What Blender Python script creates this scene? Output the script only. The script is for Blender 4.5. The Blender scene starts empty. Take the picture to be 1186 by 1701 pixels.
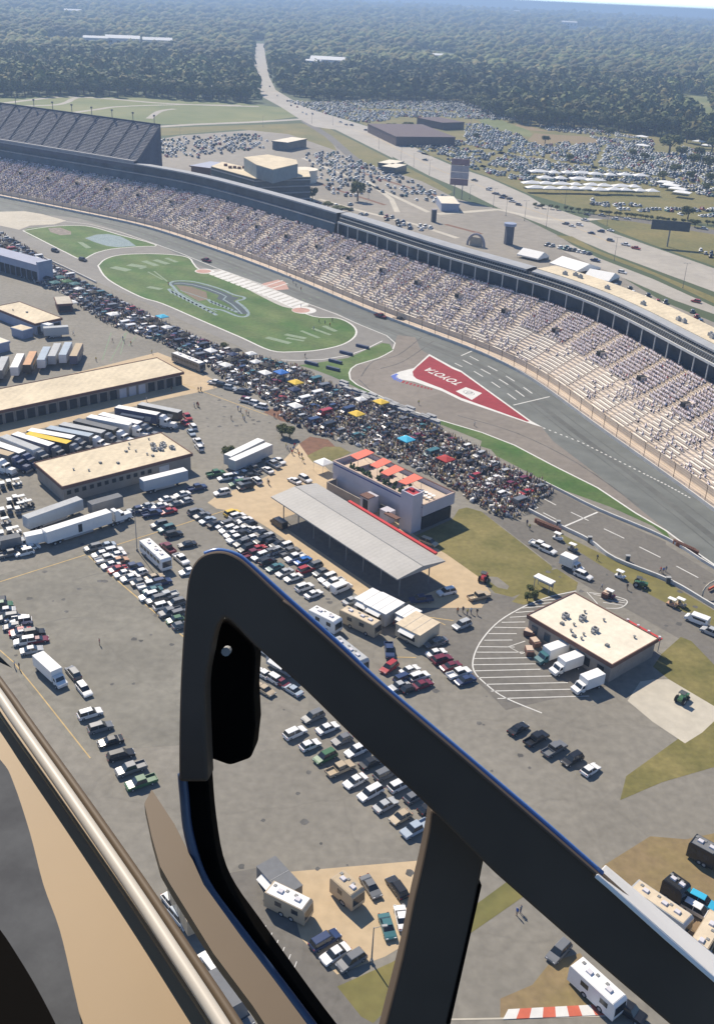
import bpy, math, random
import numpy as np
from mathutils import Vector, Matrix
from mathutils.geometry import tessellate_polygon
R=random.Random(7)
PI=math.pi
# ------------------------------------------------------------------ camera model
W,H=1186,1701
F=1675.0; HC=120.0; ROLL=math.radians(2.67); PIT=math.atan(862/1675)
cr_,sr_=math.cos(ROLL),math.sin(ROLL); cp_,sp_=math.cos(PIT),math.sin(PIT)
X_=Vector((1,0,0)); U_=Vector((0,sp_,cp_)); F_=Vector((0,cp_,-sp_))
CX=cr_*X_+sr_*U_; CY=-sr_*X_+cr_*U_
CAM=Vector((0,0,HC))
def ray(px,py): return CX*(px-W/2)+CY*(H/2-py)+F_*F
def P(px,py,z=0.0):
    d=ray(px,py); t=(z-HC)/min(d.z,-1.5); return Vector((d.x*t,d.y*t,z))
def near(px,py,depth): return CAM+ray(px,py)*(depth/F)
def proj(v):
    d=Vector(v)-CAM; f=d.dot(F_); return (W/2+F*d.dot(CX)/f, H/2-F*d.dot(CY)/f)
def cr(ox,oy,s,pts): return [(ox+x/s,oy+y/s) for x,y in pts]
# crop frames used while measuring
K=dict(A=(0,860,2.824),B=(380,860,2.824),C=(766,860,2.824),D=(0,580,2.824),E=(380,580,2.824),G=(766,580,2.824),
       I=(766,300,2.824),J=(380,300,2.824),L=(0,300,2.824),M=(300,820,3.706),N=(620,880,4.94),O=(540,990,4.56),
       Q=(480,720,3.953),S=(840,820,3.428),T=(1040,1380,6.545),V=(350,1440,2.636),Y=(736,1440,2.636),Z=(680,660,4.56),
       a=(200,480,4.236),b=(440,580,4.236),c=(0,780,5.93),d=(0,960,7.086),e=(240,230,3.706),f=(400,60,3.953),g=(600,150,3.953),
       h=(860,180,3.638),i=(0,380,4.56),j=(300,640,5.39),k=(0,640,3.488),l=(586,0,1.977),m=(0,540,7.4))
def k(key,*pts):
    o=K[key]; r=[(o[0]+x/o[2],o[1]+y/o[2]) for x,y in pts]
    return r
scene=bpy.context.scene
col=scene.collection
# ------------------------------------------------------------------ materials
MATS={}
def mat(name,c,rough=.85,var=.12,scale=.35,spec=.3,c2=None,metal=0.0,detail=4,attr=None,bump=0,coords='Object',stripe=None,coat=0,fine=None,crack=None,patch=None):
    if name in MATS: return MATS[name]
    m=bpy.data.materials.new(name); m.use_nodes=True; nt=m.node_tree; b=nt.nodes['Principled BSDF']
    b.inputs['Roughness'].default_value=rough; b.inputs['Metallic'].default_value=metal
    b.inputs['Specular IOR Level'].default_value=spec
    if coat: b.inputs['Coat Weight'].default_value=coat
    tc=nt.nodes.new('ShaderNodeTexCoord')
    n=nt.nodes.new('ShaderNodeTexNoise'); n.inputs['Scale'].default_value=scale; n.inputs['Detail'].default_value=detail; n.inputs['Roughness'].default_value=.65
    nt.links.new(tc.outputs[coords],n.inputs['Vector'])
    mx=nt.nodes.new('ShaderNodeMix'); mx.data_type='RGBA'
    ra=nt.nodes.new('ShaderNodeValToRGB'); ra.color_ramp.elements[0].position=.32; ra.color_ramp.elements[1].position=.68
    nt.links.new(n.outputs['Fac'],ra.inputs['Fac']); nt.links.new(ra.outputs['Color'],mx.inputs['Factor'])
    lo=[v*(1-var) for v in c]; hi=[min(1,v*(1+var)) for v in c] if c2 is None else list(c2)
    mx.inputs['A'].default_value=(*lo,1); mx.inputs['B'].default_value=(*hi,1)
    out=mx.outputs['Result']
    if fine:
        n2=nt.nodes.new('ShaderNodeTexNoise'); n2.inputs['Scale'].default_value=fine[0]; n2.inputs['Detail'].default_value=6
        nt.links.new(tc.outputs[coords],n2.inputs['Vector'])
        mr=nt.nodes.new('ShaderNodeMapRange'); mr.inputs['From Min'].default_value=.3; mr.inputs['From Max'].default_value=.7
        mr.inputs['To Min'].default_value=1-fine[1]; mr.inputs['To Max'].default_value=1+fine[1]
        nt.links.new(n2.outputs['Fac'],mr.inputs['Value'])
        mu=nt.nodes.new('ShaderNodeVectorMath'); mu.operation='SCALE'
        nt.links.new(out,mu.inputs[0]); nt.links.new(mr.outputs[0],mu.inputs['Scale']); out=mu.outputs[0]
    if patch:
        # repaired patches : cells of slightly different tone (cell size m, strength)
        v=nt.nodes.new('ShaderNodeTexVoronoi'); v.inputs['Scale'].default_value=1/patch[0]; v.distance='CHEBYCHEV'; v.inputs['Randomness'].default_value=.8
        nt.links.new(tc.outputs[coords],v.inputs['Vector'])
        mr=nt.nodes.new('ShaderNodeMapRange'); mr.inputs['To Min'].default_value=1-patch[1]; mr.inputs['To Max'].default_value=1+patch[1]
        sp=nt.nodes.new('ShaderNodeSeparateColor'); nt.links.new(v.outputs['Color'],sp.inputs[0]); nt.links.new(sp.outputs[0],mr.inputs['Value'])
        mu=nt.nodes.new('ShaderNodeVectorMath'); mu.operation='SCALE'
        nt.links.new(out,mu.inputs[0]); nt.links.new(mr.outputs[0],mu.inputs['Scale']); out=mu.outputs[0]
    if crack:
        # sealed cracks / joints (cell m, width, darkness)
        v=nt.nodes.new('ShaderNodeTexVoronoi'); v.feature='DISTANCE_TO_EDGE'; v.inputs['Scale'].default_value=1/crack[0]
        nz=nt.nodes.new('ShaderNodeTexNoise'); nz.inputs['Scale'].default_value=.15; nz.inputs['Detail'].default_value=5
        ad=nt.nodes.new('ShaderNodeVectorMath'); ad.operation='MULTIPLY_ADD'; ad.inputs[1].default_value=(6,6,0)
        nt.links.new(tc.outputs[coords],nz.inputs['Vector']); nt.links.new(nz.outputs['Color'],ad.inputs[0]); nt.links.new(tc.outputs[coords],ad.inputs[2]); nt.links.new(ad.outputs[0],v.inputs['Vector'])
        mr=nt.nodes.new('ShaderNodeMapRange'); mr.inputs['From Max'].default_value=crack[1]; mr.inputs['To Min'].default_value=1-crack[2]; mr.inputs['To Max'].default_value=1
        nt.links.new(v.outputs['Distance'],mr.inputs['Value'])
        mu=nt.nodes.new('ShaderNodeVectorMath'); mu.operation='SCALE'
        nt.links.new(out,mu.inputs[0]); nt.links.new(mr.outputs[0],mu.inputs['Scale']); out=mu.outputs[0]
    if stripe:
        # mown / seam stripes: (angle deg, period m, strength)
        mp=nt.nodes.new('ShaderNodeMapping'); mp.inputs['Rotation'].default_value=(0,0,math.radians(-stripe[0]))
        nt.links.new(tc.outputs[coords],mp.inputs['Vector'])
        wv=nt.nodes.new('ShaderNodeTexWave'); wv.bands_direction='Y'; wv.inputs['Scale'].default_value=2*PI/stripe[1]/20*1.0
        wv.inputs['Distortion'].default_value=.6; wv.inputs['Detail'].default_value=1
        nt.links.new(mp.outputs[0],wv.inputs['Vector'])
        mr=nt.nodes.new('ShaderNodeMapRange'); mr.inputs['To Min'].default_value=1-stripe[2]; mr.inputs['To Max'].default_value=1+stripe[2]
        nt.links.new(wv.outputs['Fac'],mr.inputs['Value'])
        mu=nt.nodes.new('ShaderNodeVectorMath'); mu.operation='SCALE'
        nt.links.new(out,mu.inputs[0]); nt.links.new(mr.outputs[0],mu.inputs['Scale']); out=mu.outputs[0]
    if attr:
        at=nt.nodes.new('ShaderNodeAttribute'); at.attribute_name='col'
        mm=nt.nodes.new('ShaderNodeMix'); mm.data_type='RGBA'; mm.blend_type='MULTIPLY'; mm.inputs['Factor'].default_value=1
        nt.links.new(out,mm.inputs['A']); nt.links.new(at.outputs['Color'],mm.inputs['B']); out=mm.outputs['Result']
    nt.links.new(out,b.inputs['Base Color'])
    if bump:
        bp=nt.nodes.new('ShaderNodeBump'); bp.inputs['Strength'].default_value=bump; bp.inputs['Distance'].default_value=.1
        nt.links.new(n.outputs['Fac'],bp.inputs['Height']); nt.links.new(bp.outputs[0],b.inputs['Normal'])
    MATS[name]=m; return m
G=mat
M_far=G('far_ground',(.10,.12,.05),var=.3,scale=.004,detail=8,c2=(.05,.08,.03))
M_lot=G('infield_asphalt',(.205,.19,.158),var=.13,scale=.02,detail=8,fine=(.6,.13),crack=(22,.015,.09),patch=(17,.05))
M_lot2=G('empty_lot_asphalt',(.195,.184,.152),var=.15,scale=.05,detail=8,fine=(.5,.14),crack=(18,.015,.08),patch=(14,.05))
M_road=G('service_asphalt',(.150,.139,.120),var=.12,scale=.03,detail=8,fine=(.8,.12),crack=(15,.015,.08),patch=(11,.06))
M_track=G('track_asphalt',(.140,.148,.136),var=.12,scale=.02,detail=8,stripe=(-50,9,.07),fine=(.25,.10),patch=(40,.04))
M_trackL=G('track_asphalt_pale',(.21,.20,.18),var=.10,scale=.03,detail=8,fine=(.3,.08))
M_roval=G('course_asphalt',(.205,.180,.152),var=.13,scale=.03,detail=8,fine=(.4,.10),patch=(30,.05),crack=(26,.012,.08))
M_conc=G('concrete_pad',(.47,.36,.225),var=.08,scale=.05,detail=8,fine=(.5,.08))
M_conc2=G('pale_concrete',(.46,.42,.34),var=.1,scale=.05,detail=8,fine=(.5,.08))
M_hwy=G('highway_concrete',(.36,.33,.28),var=.10,scale=.03,detail=6,fine=(.2,.08))
M_grass=G('infield_grass',(.045,.13,.018),var=.2,scale=.06,detail=8,c2=(.115,.155,.05),stripe=(-50,14,.10),fine=(.7,.16))
M_olive=G('dry_lawn',(.135,.13,.035),var=.2,scale=.09,detail=9,c2=(.215,.18,.065),fine=(.8,.15))
M_verge=G('verge_grass',(.15,.15,.045),var=.2,scale=.03,detail=7,c2=(.2,.165,.055),fine=(.4,.14))
M_field=G('far_field_grass',(.13,.17,.05),var=.2,scale=.012,detail=7,c2=(.20,.20,.075))
M_dirt=G('bare_dirt',(.27,.19,.11),var=.2,scale=.08,detail=8,c2=(.22,.17,.07),fine=(.7,.15))
M_mulch=G('red_mulch',(.17,.085,.05),var=.25,scale=.4,detail=6)
M_white=G('white_paint',(.62,.61,.57),var=.08,scale=.4,detail=5)
M_pale=G('pale_paint_on_grass',(.30,.36,.27),var=.2,scale=.9,detail=8,c2=(.15,.22,.11),fine=(2.5,.2))
M_outer=G('outer_lot_paving',(.25,.225,.185),var=.14,scale=.012,detail=8,fine=(.2,.1))
M_blueish=G('pale_blue_paint_on_grass',(.36,.45,.47),var=.3,scale=.35,detail=8,c2=(.17,.23,.24),fine=(1.5,.25))
M_dark=G('dark_paint_on_grass',(.055,.075,.085),var=.2,scale=.4,detail=6)
M_redgr=G('red_paint_on_grass',(.28,.18,.13),var=.3,scale=.6,detail=8,c2=(.15,.14,.09),fine=(2,.25))
M_red=G('red_paint',(.27,.030,.040),var=.12,scale=.15,detail=6,fine=(.8,.1))
M_blue=G('blue_paint',(.10,.15,.45),var=.1)
M_yel=G('yellow_paint',(.50,.36,.16),var=.15,scale=.5)
M_creamroof=G('cream_roof',(.60,.51,.36),var=.13,scale=.10,detail=9,fine=(.9,.09),stripe=(41.7,2.4,.03),patch=(6,.03))
M_bldroof=G('cream_roof_pale',(.70,.63,.50),var=.09,scale=.15,detail=9,fine=(.9,.07),patch=(5,.025))
M_brick=G('brown_fascia',(.16,.085,.065),var=.15,scale=1.2)
M_wall=G('beige_wall',(.30,.26,.22),var=.1,scale=.5)
M_wallw=G('white_wall',(.58,.56,.58),var=.06,scale=.4)
M_bluegrey=G('bluegrey_metal',(.28,.32,.42),var=.08,scale=.3,rough=.5)
M_opening=G('dark_opening',(.02,.022,.025),var=.3,scale=.6,rough=.7)
M_glass=G('dark_glass',(.02,.026,.032),var=.1,rough=.12,spec=.6)
M_tglass=G('tower_glass',(.05,.075,.095),var=.25,scale=.25,rough=.25,spec=.5)
M_tyre=G('tyre_rubber',(.015,.015,.015),rough=.9)
M_metal=G('grey_metal',(.34,.34,.33),rough=.5,var=.08)
M_gmet=G('galvanised_pole',(.22,.22,.21),rough=.5)
M_canroof=G('canopy_metal',(.37,.355,.325),var=.09,scale=.08,rough=.55,fine=(1.5,.05),stripe=(90,1.2,.035))
M_tent=G('tent_white',(.80,.79,.75),var=.03,scale=.6)
M_bench=G('bench_cream',(.86,.79,.67),var=.10,scale=.08,detail=6)
M_step=G('step_concrete',(.58,.50,.42),var=.12,scale=.1,detail=6)
M_walk=G('walkway_tan',(.54,.44,.34),var=.12,scale=.12,detail=6)
M_upseat=G('upper_seats',(.19,.20,.24),var=.25,scale=.3,detail=9,c2=(.36,.36,.38),fine=(1.5,.25))
M_upstep=G('upper_steps',(.09,.10,.13),var=.2,scale=.2)
M_aisle=G('aisle_concrete',(.62,.53,.42),var=.08,scale=.3)
M_steel=G('steel_pale',(.55,.55,.53),var=.08,rough=.5)
M_ledge=G('ledge_grey',(.33,.34,.35),var=.1,scale=.2)
M_press=G('press_face',(.035,.05,.068),var=.3,scale=.10,detail=6,c2=(.075,.095,.12),rough=.3)
M_trunk=G('bark',(.09,.065,.045),var=.3,scale=2)
M_crown=G('leaves',(.088,.112,.030),var=.35,scale=.25,detail=5,c2=(.150,.160,.055),attr=True)
M_cars=G('car_paint_many',(1,1,1),var=.02,rough=.3,spec=.6,attr=True)
M_crowd=G('clothes_many',(1,1,1),var=.05,rough=.9,attr=True)
def paint(name,c,rough=.28): return G('paint_'+name,c,var=.03,rough=rough,spec=.6,scale=.6)
PAINT={'white':(.78,.77,.74),'silver':(.42,.43,.43),'grey':(.16,.165,.17),'black':(.014,.015,.017),'dark blue':(.03,.05,.12),
 'blue':(.03,.16,.50),'teal':(.05,.15,.16),'red':(.38,.035,.035),'maroon':(.16,.02,.035),'tan':(.45,.36,.24),'yellow':(.70,.48,.06),
 'green':(.05,.14,.06),'pale blue':(.36,.42,.48),'orange':(.55,.33,.19),'bright blue':(.05,.42,.62),'beige':(.60,.50,.36)}
CAR_COL=['white']*9+['silver']*7+['grey']*7+['black']*7+['dark blue','dark blue','red','maroon','tan','green','pale blue']
# ------------------------------------------------------------------ mesh helpers
class MB:
    def __init__(s): s.v=[]; s.f=[]; s.mi=[]; s.c=0
    def add(s,vs,fs):
        b=len(s.v); s.v+= [tuple(v) for v in vs]; s.f+=[tuple(i+b for i in f) for f in fs]; s.mi+=[s.c]*len(fs); return s
    def m(s,i): s.c=i; return s
    def box(s,x,y,z,sx,sy,sz,tx=1,ty=1,rz=0,ox=0,oy=0):
        """centre x,y ; base z ; top scaled tx,ty, shifted ox,oy"""
        c,n=math.cos(rz),math.sin(rz); vs=[]
        for zz,a,b,dx,dy in ((z,1,1,0,0),(z+sz,tx,ty,ox,oy)):
            for i,j in ((-1,-1),(1,-1),(1,1),(-1,1)):
                u=i*sx/2*a+dx; w=j*sy/2*b+dy; vs.append((x+u*c-w*n,y+u*n+w*c,zz))
        return s.add(vs,[(3,2,1,0),(4,5,6,7),(0,1,5,4),(1,2,6,5),(2,3,7,6),(3,0,4,7)])
    def prism(s,pts,z0,z1):
        n=len(pts); pts=[Vector((p[0],p[1],0)) for p in pts]
        ar=sum(pts[i].x*pts[(i+1)%n].y-pts[(i+1)%n].x*pts[i].y for i in range(n))
        if ar<0: pts=pts[::-1]
        t=tessellate_polygon([pts]); vs=[(p.x,p.y,z0) for p in pts]+[(p.x,p.y,z1) for p in pts]
        fs=[]
        for a,b,c in t:
            nz=(pts[b]-pts[a]).cross(pts[c]-pts[a]).z
            tri=(a,b,c) if nz>0 else (a,c,b)
            fs.append(tuple(i+n for i in tri)); fs.append(tri[::-1])
        for i in range(n): j=(i+1)%n; fs.append((i,j,j+n,i+n))
        return s.add(vs,fs)
    def profile(s,pts,w,y0=0,taper=None):
        """side profile (x,z) extruded across y, width w; taper: dict index->width"""
        n=len(pts); vs=[]
        for sg in (-1,1):
            for i,(x,z) in enumerate(pts):
                ww=(taper or {}).get(i,w); vs.append((x,y0+sg*ww/2,z))
        t=tessellate_polygon([[Vector((x,z,0)) for x,z in pts]]); fs=[]
        for a in t:
            fs.append(tuple(a)); fs.append(tuple(i+n for i in a[::-1]))
        for i in range(n): j=(i+1)%n; fs.append((i,j,j+n,i+n))
        return s.add(vs,fs)
    def cyl(s,p0,p1,r0,r1=None,n=8,cap=True):
        r1=r0 if r1 is None else r1; p0=Vector(p0); p1=Vector(p1); d=(p1-p0).normalized()
        a=d.orthogonal().normalized(); b=d.cross(a); vs=[]
        for p,r in ((p0,r0),(p1,r1)):
            for i in range(n):
                t=2*PI*i/n; vs.append(p+a*r*math.cos(t)+b*r*math.sin(t))
        fs=[(i,(i+1)%n,(i+1)%n+n,i+n) for i in range(n)]
        if cap: fs+= [tuple(range(n))[::-1],tuple(range(n,2*n))]
        return s.add(vs,fs)
    def tube(s,pts,r,n=6):
        pts=[Vector(p) for p in pts]; vs=[]; up=None
        for i,p in enumerate(pts):
            d=(pts[min(len(pts)-1,i+1)]-pts[max(0,i-1)]).normalized()
            a=d.orthogonal().normalized() if up is None else (up-d*up.dot(d)).normalized()
            up=a; b=d.cross(a)
            for j in range(n): t=2*PI*j/n; vs.append(p+a*r*math.cos(t)+b*r*math.sin(t))
        fs=[(i*n+j,i*n+(j+1)%n,(i+1)*n+(j+1)%n,(i+1)*n+j) for i in range(len(pts)-1) for j in range(n)]
        m=(len(pts)-1)*n
        return s.add(vs,fs+[tuple(range(n))[::-1],tuple(range(m,m+n))])
    def quad(s,a,b,c,d): return s.add([a,b,c,d],[(0,1,2,3)])
    def mesh(s,name,mats,smooth=False,fix=True):
        me=bpy.data.meshes.new(name); me.from_pydata(s.v,[],s.f)
        for m in (mats if isinstance(mats,(list,tuple)) else [mats]): me.materials.append(m)
        if max(s.mi or [0])>0: me.polygons.foreach_set('material_index',s.mi)
        if smooth: me.polygons.foreach_set('use_smooth',[True]*len(s.f))
        me.update()
        if fix:
            import bmesh
            bm=bmesh.new(); bm.from_mesh(me); bmesh.ops.recalc_face_normals(bm,faces=bm.faces); bm.to_mesh(me); bm.free()
        return me
def obj(name,me,parent=None,loc=None,rz=0):
    o=bpy.data.objects.new(name,me); col.objects.link(o)
    if parent: o.parent=parent
    if loc is not None: o.location=loc
    if rz: o.rotation_euler=(0,0,rz)
    return o
def tag(o,label=None,cat=None,group=None,kind=None):
    if label: o['label']=label
    if cat: o['category']=cat
    if group: o['group']=group
    if kind: o['kind']=kind
    return o
def thing(name,label,cat,loc=(0,0,0),rz=0,group=None):
    o=bpy.data.objects.new(name,None); col.objects.link(o); o.location=loc; o.rotation_euler=(0,0,rz); o.empty_display_size=.5
    return tag(o,label,cat,group)
def place(name,proto,label,cat,loc,rz=0,group=None,scale=None):
    """proto: list of (part,mesh,[subparts]) ; a single-mesh proto is placed as one object"""
    if len(proto)==1 and len(proto[0])==2:
        o=obj(name,proto[0][1]); o.location=loc; o.rotation_euler=(0,0,rz)
        tag(o,label,cat,group)
    else:
        o=thing(name,label,cat,loc,rz,group)
        for it in proto:
            c=obj(it[0],it[1],o)
            if len(it)>2:
                for sn,sm in it[2]: obj(sn,sm,c)
    if scale: o.scale=scale
    return o
def flat(name,px,mat,z,kind='structure',world=False,holes=None):
    pts=[Vector((p[0],p[1],0)) for p in px] if world else [P(*p) for p in px]
    pts=[Vector((p.x,p.y,0)) for p in pts]
    t=tessellate_polygon([pts]); mb=MB()
    fs=[]
    for a,b,c in t:
        nz=(pts[b]-pts[a]).cross(pts[c]-pts[a]).z
        fs.append((a,b,c) if nz>0 else (a,c,b))
    mb.add([(p.x,p.y,z) for p in pts],fs)
    o=obj(name,mb.mesh(name,mat,fix=False)); o['kind']=kind
    return o
def smooth_px(pts,n=6,closed=False):
    out=[]; N=len(pts)
    for i in range(N if closed else N-1):
        g=lambda q: Vector(pts[q%N]) if closed else Vector(pts[max(0,min(N-1,q))])
        p0,p1,p2,p3=g(i-1),g(i),g(i+1),g(i+2)
        for s in range(n):
            t=s/n; out.append(tuple(.5*((2*p1)+(p2-p0)*t+(2*p0-5*p1+4*p2-p3)*t*t+(3*p1-p0-3*p2+p3)*t**3)))
    if not closed: out.append(tuple(pts[-1]))
    return out
def ribbon(mb,pts,w,z,o0=None,o1=None):
    """flat strip of width w along world pts"""
    o0=-w/2 if o0 is None else o0; o1=w/2 if o1 is None else o1
    vs=[]; n=len(pts)
    for i,p in enumerate(pts):
        a=Vector(pts[max(0,i-1)][:2]); b=Vector(pts[min(n-1,i+1)][:2]); t=(b-a).normalized(); nn=Vector((-t.y,t.x))
        vs.append((p[0]+nn.x*o0,p[1]+nn.y*o0,z)); vs.append((p[0]+nn.x*o1,p[1]+nn.y*o1,z))
    fs=[]
    for i in range(n-1): fs.append((2*i,2*i+2,2*i+3,2*i+1))
    mb.add(vs,[f[::-1] for f in fs]); return mb
def lines(name,lst,w,mat,z=.06,kind='structure'):
    mb=MB()
    for l in lst: ribbon(mb,[P(*p) for p in l],w,z)
    o=obj(name,mb.mesh(name,mat)); 
    if kind: o['kind']=kind
    return o
def wallmesh(pts,h,w,base=0):
    mb=MB(); n=len(pts); vs=[]
    for i,p in enumerate(pts):
        a=Vector(pts[max(0,i-1)][:2]); b=Vector(pts[min(n-1,i+1)][:2]); t=(b-a).normalized(); nn=Vector((-t.y,t.x))*w/2
        for s,z in ((-1,base),(1,base),(1,base+h),(-1,base+h)): vs.append((p[0]+nn.x*s,p[1]+nn.y*s,z))
    fs=[]
    for i in range(n-1):
        for q in range(4): fs.append((4*i+q,4*i+(q+1)%4,4*i+4+(q+1)%4,4*i+4+q))
    fs+=[(0,1,2,3),(4*n-1,4*n-2,4*n-3,4*n-4)]
    mb.add(vs,fs); return mb
def mass(name,base_v,base_f,locs,rots,scales,cols,mat,smooth=False,jit=0,shades=None):
    """many copies of small shapes merged in one mesh with numpy. base_v: list of variants (n,3)"""
    V=[];Fc=[];C=[];off=0
    base_v=[np.array(b,dtype=np.float32) for b in base_v]
    nf=len(base_f); fl=len(base_f[0]); bf=np.array(base_f,dtype=np.int32)
    rs=np.random.RandomState(5)
    for i in range(len(locs)):
        b=base_v[i%len(base_v)]; c,s=math.cos(rots[i]),math.sin(rots[i]); sc=scales[i]
        x=b[:,0]*sc[0]; y=b[:,1]*sc[1]; z=b[:,2]*sc[2]
        v=np.stack([x*c-y*s+locs[i][0],x*s+y*c+locs[i][1],z+locs[i][2]],1)
        V.append(v); Fc.append(bf+off); off+=len(b)
        cc=np.ones((len(b),4),dtype=np.float32)
        if shades is not None:   # per-vertex palette index -> colour list
            arr=np.array(cols[i],dtype=np.float32); cc[:,:3]=arr[shades]
        else: cc[:,:3]=cols[i]
        C.append(cc)
    V=np.concatenate(V); Fc=np.concatenate(Fc); C=np.concatenate(C)
    me=bpy.data.meshes.new(name); me.vertices.add(len(V)); me.vertices.foreach_set('co',V.ravel())
    me.loops.add(len(Fc)*fl); me.loops.foreach_set('vertex_index',Fc.ravel())
    me.polygons.add(len(Fc)); me.polygons.foreach_set('loop_start',np.arange(0,len(Fc)*fl,fl,dtype=np.int32))
    at=me.color_attributes.new('col','FLOAT_COLOR','POINT'); at.data.foreach_set('color',C.ravel())
    me.materials.append(mat)
    if smooth: me.polygons.foreach_set('use_smooth',np.ones(len(Fc),dtype=bool))
    me.update(calc_edges=True); me.validate()
    return obj(name,me)
def inpoly(x,y,poly):
    c=False; n=len(poly); j=n-1
    for i in range(n):
        xi,yi=poly[i][0],poly[i][1]; xj,yj=poly[j][0],poly[j][1]
        if (yi>y)!=(yj>y) and x<(xj-xi)*(y-yi)/(yj-yi)+xi: c=not c
        j=i
    return c
ORD=['first','second','third','fourth','fifth','sixth','seventh','eighth','ninth','tenth','eleventh','twelfth','thirteenth','fourteenth','fifteenth','sixteenth','seventeenth','eighteenth','nineteenth','twentieth']
def ordn(i):
    if i<20: return ORD[i]
    t=['twenty','thirty','forty','fifty','sixty','seventy'][(i+1)//10-2]; r=(i+1)%10
    return t+('-'+ORD[r-1] if r else '')+('' if r else 'th')
SUN_E,SKY_E,EXPO,HAZE_D,HAZE_C=4.2,.118,.68,.00020,(.38,.53,.77,1)
# ------------------------------------------------------------------ terrain
def terr(x,y):
    r=math.hypot(x,y)
    if r<2900: return 0.0
    a=min(1,(r-2900)/4000)
    n=math.sin(x/1300+1.3)*math.cos(y/1700+.4)+.6*math.sin(x/610+y/900)+.4*math.sin(y/480-x/750+2)
    n2=math.sin(x/5200+.8)*math.sin(y/6100+2.0)+.5*math.sin(x/2600-y/3900)
    return a*(n*9+4)+max(0,min(1,(r-7000)/16000))*(n2*22-6)
mb=MB(); NA=120; rr=[0,1000]+[1000*1.07**i for i in range(1,58)]
vs=[(0,0,0)]; 
for r in rr[1:]:
    for i in range(NA):
        t=2*PI*i/NA; x,y=r*math.cos(t),r*math.sin(t); vs.append((x,y,terr(x,y)))
fs=[(0,1+i,1+(i+1)%NA) for i in range(NA)]
for q in range(len(rr)-2):
    o=1+q*NA
    for i in range(NA): fs.append((o+i,o+NA+i,o+NA+(i+1)%NA,o+(i+1)%NA))
mb.add(vs,fs); g=obj('ground',mb.mesh('ground',M_far,smooth=True,fix=False)); g['kind']='structure'
RG=rr[-1]
# ------------------------------------------------------------------ front stretch curve
wallpx=[(0,336.5),(15,331),(44,335),(88,345),(131.6,354),(175,363),(219,371.5),(260,382.5),(380,424),(472,459),(564,498),(621,523),(681,544),(734,564),(784,582),(830,598),(908,647),(978.5,704),(1056,757),(1120,803),(1186,851)]
pw=[P(*p).xy for p in wallpx[3:]]
d=(pw[1]-pw[0]).normalized(); d2=(pw[0]-pw[3]).normalized()
pw=[pw[0]+d2*150,pw[0]+d2*100,pw[0]+d2*50]+pw
d=(pw[-1]-pw[-3]).normalized(); d=(d+Vector((-.02,-.1))).normalized(); pw+=[pw[-1]+d*40,pw[-1]+d*90,pw[-1]+d*150]
S=[]; 
for a,b in zip(pw,pw[1:]):
    n=max(1,int((b-a).length/3))
    for i in range(n): S.append(a.lerp(b,i/n))
S.append(pw[-1])
for _ in range(14): S=[S[0]]+[(S[i-1]+S[i]*2+S[i+1])/4 for i in range(1,len(S)-1)]+[S[-1]]
for _ in range(12): S=[S[0]]*4+[sum(S[i-4:i+5],Vector((0,0)))/9 for i in range(4,len(S)-4)]+[S[-1]]*4 if _<3 else S
S=[S[i] for i in range(len(S)) if i==0 or (S[i]-S[i-1]).length>.5]
# arc-length resample at 2.5 m
out=[S[0]]; acc=0
for a,b in zip(S,S[1:]):
    L=(b-a).length
    while acc+L>=2.5:
        t=(2.5-acc)/L; a=a.lerp(b,t); out.append(a); L=(b-a).length; acc=0
    acc+=L
S=out; NS=len(S)
N_=[]
for i in range(NS):
    t=(S[min(NS-1,i+3)]-S[max(0,i-3)]).normalized(); N_.append(Vector((-t.y,t.x)))
def so(i,o,z=0): 
    i=max(0,min(NS-1,i)); return (S[i].x+N_[i].x*o,S[i].y+N_[i].y*o,z)
def idx(px,o,z):
    """curve index whose point at offset o, height z shows at image column px"""
    best=0;bd=1e9
    for i in range(NS):
        q=proj(so(i,o,z))
        if abs(q[0]-px)<bd: bd=abs(q[0]-px); best=i
    return best
# ------------------------------------------------------------------ infield ground sheets
pave=[so(i,1.0) for i in range(0,NS,3)]+[(330,60,0),(330,-150,0),(-420,-150,0),(-520,600,0),(-400,760,0)]
flat('infield_pavement',pave,M_lot,.004,world=True)
# race track asphalt: between wall curve and an inner edge
inner=[(1300,1010),(1186,942)]+k('G',(1030,904),(960,851),(820,770),(640,650),(430,545),(380,367),(0,110))+[(713,589),(690,600),(652,570)]+k('E',(600,40))+[(560,545),(520,525),(480,507),(420,480),(360,458),(330,445),(300,424),(262,407),(215,391),(175,379),(120,373),(80,372),(30,366),(-60,355),(-250,350)]
tr=[so(i,.6) for i in range(0,NS,2)]
flat('race_track',[(*P(*p).xy,0) for p in inner][::-1]+[t for t in tr[::-1]] ,M_track,.010,world=True)
# paler apron and pit road at the far left end
flat('track_apron',[(-200,352),(0,352),(40,356),(90,357),(130,362),(200,383),(262,405),(330,440),(560,520),(600,540),(640,556),(655,575),(640,600),(560,640),(500,604),(430,590),(330,545),(230,497),(130,455),(60,415),(0,385),(-200,330)],M_trackL,.013)
flat('road_course',k('E',(770,0),(700,45),(600,75),(565,110),(570,140),(600,165),(700,215),(850,285),(1000,335),(1186,390))+k('G',(250,450),(430,545),(640,650),(820,770),(1000,880))+[(1180,935)]+k('G',(900,800),(640,590),(430,430),(380,367),(330,345),(0,235))+k('E',(1000,190),(870,140),(860,110),(940,25),(900,0))+[(690,560),(660,556)],M_roval,.017)
flat('pit_road',k('G',(315,760),(350,700),(385,655),(460,670),(640,765),(960,904))+[(1106,905),(1186,955),(1400,1085),(1400,1140),(1186,1010)]+k('C',(800,215),(460,35)),M_road,.014)
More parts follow.
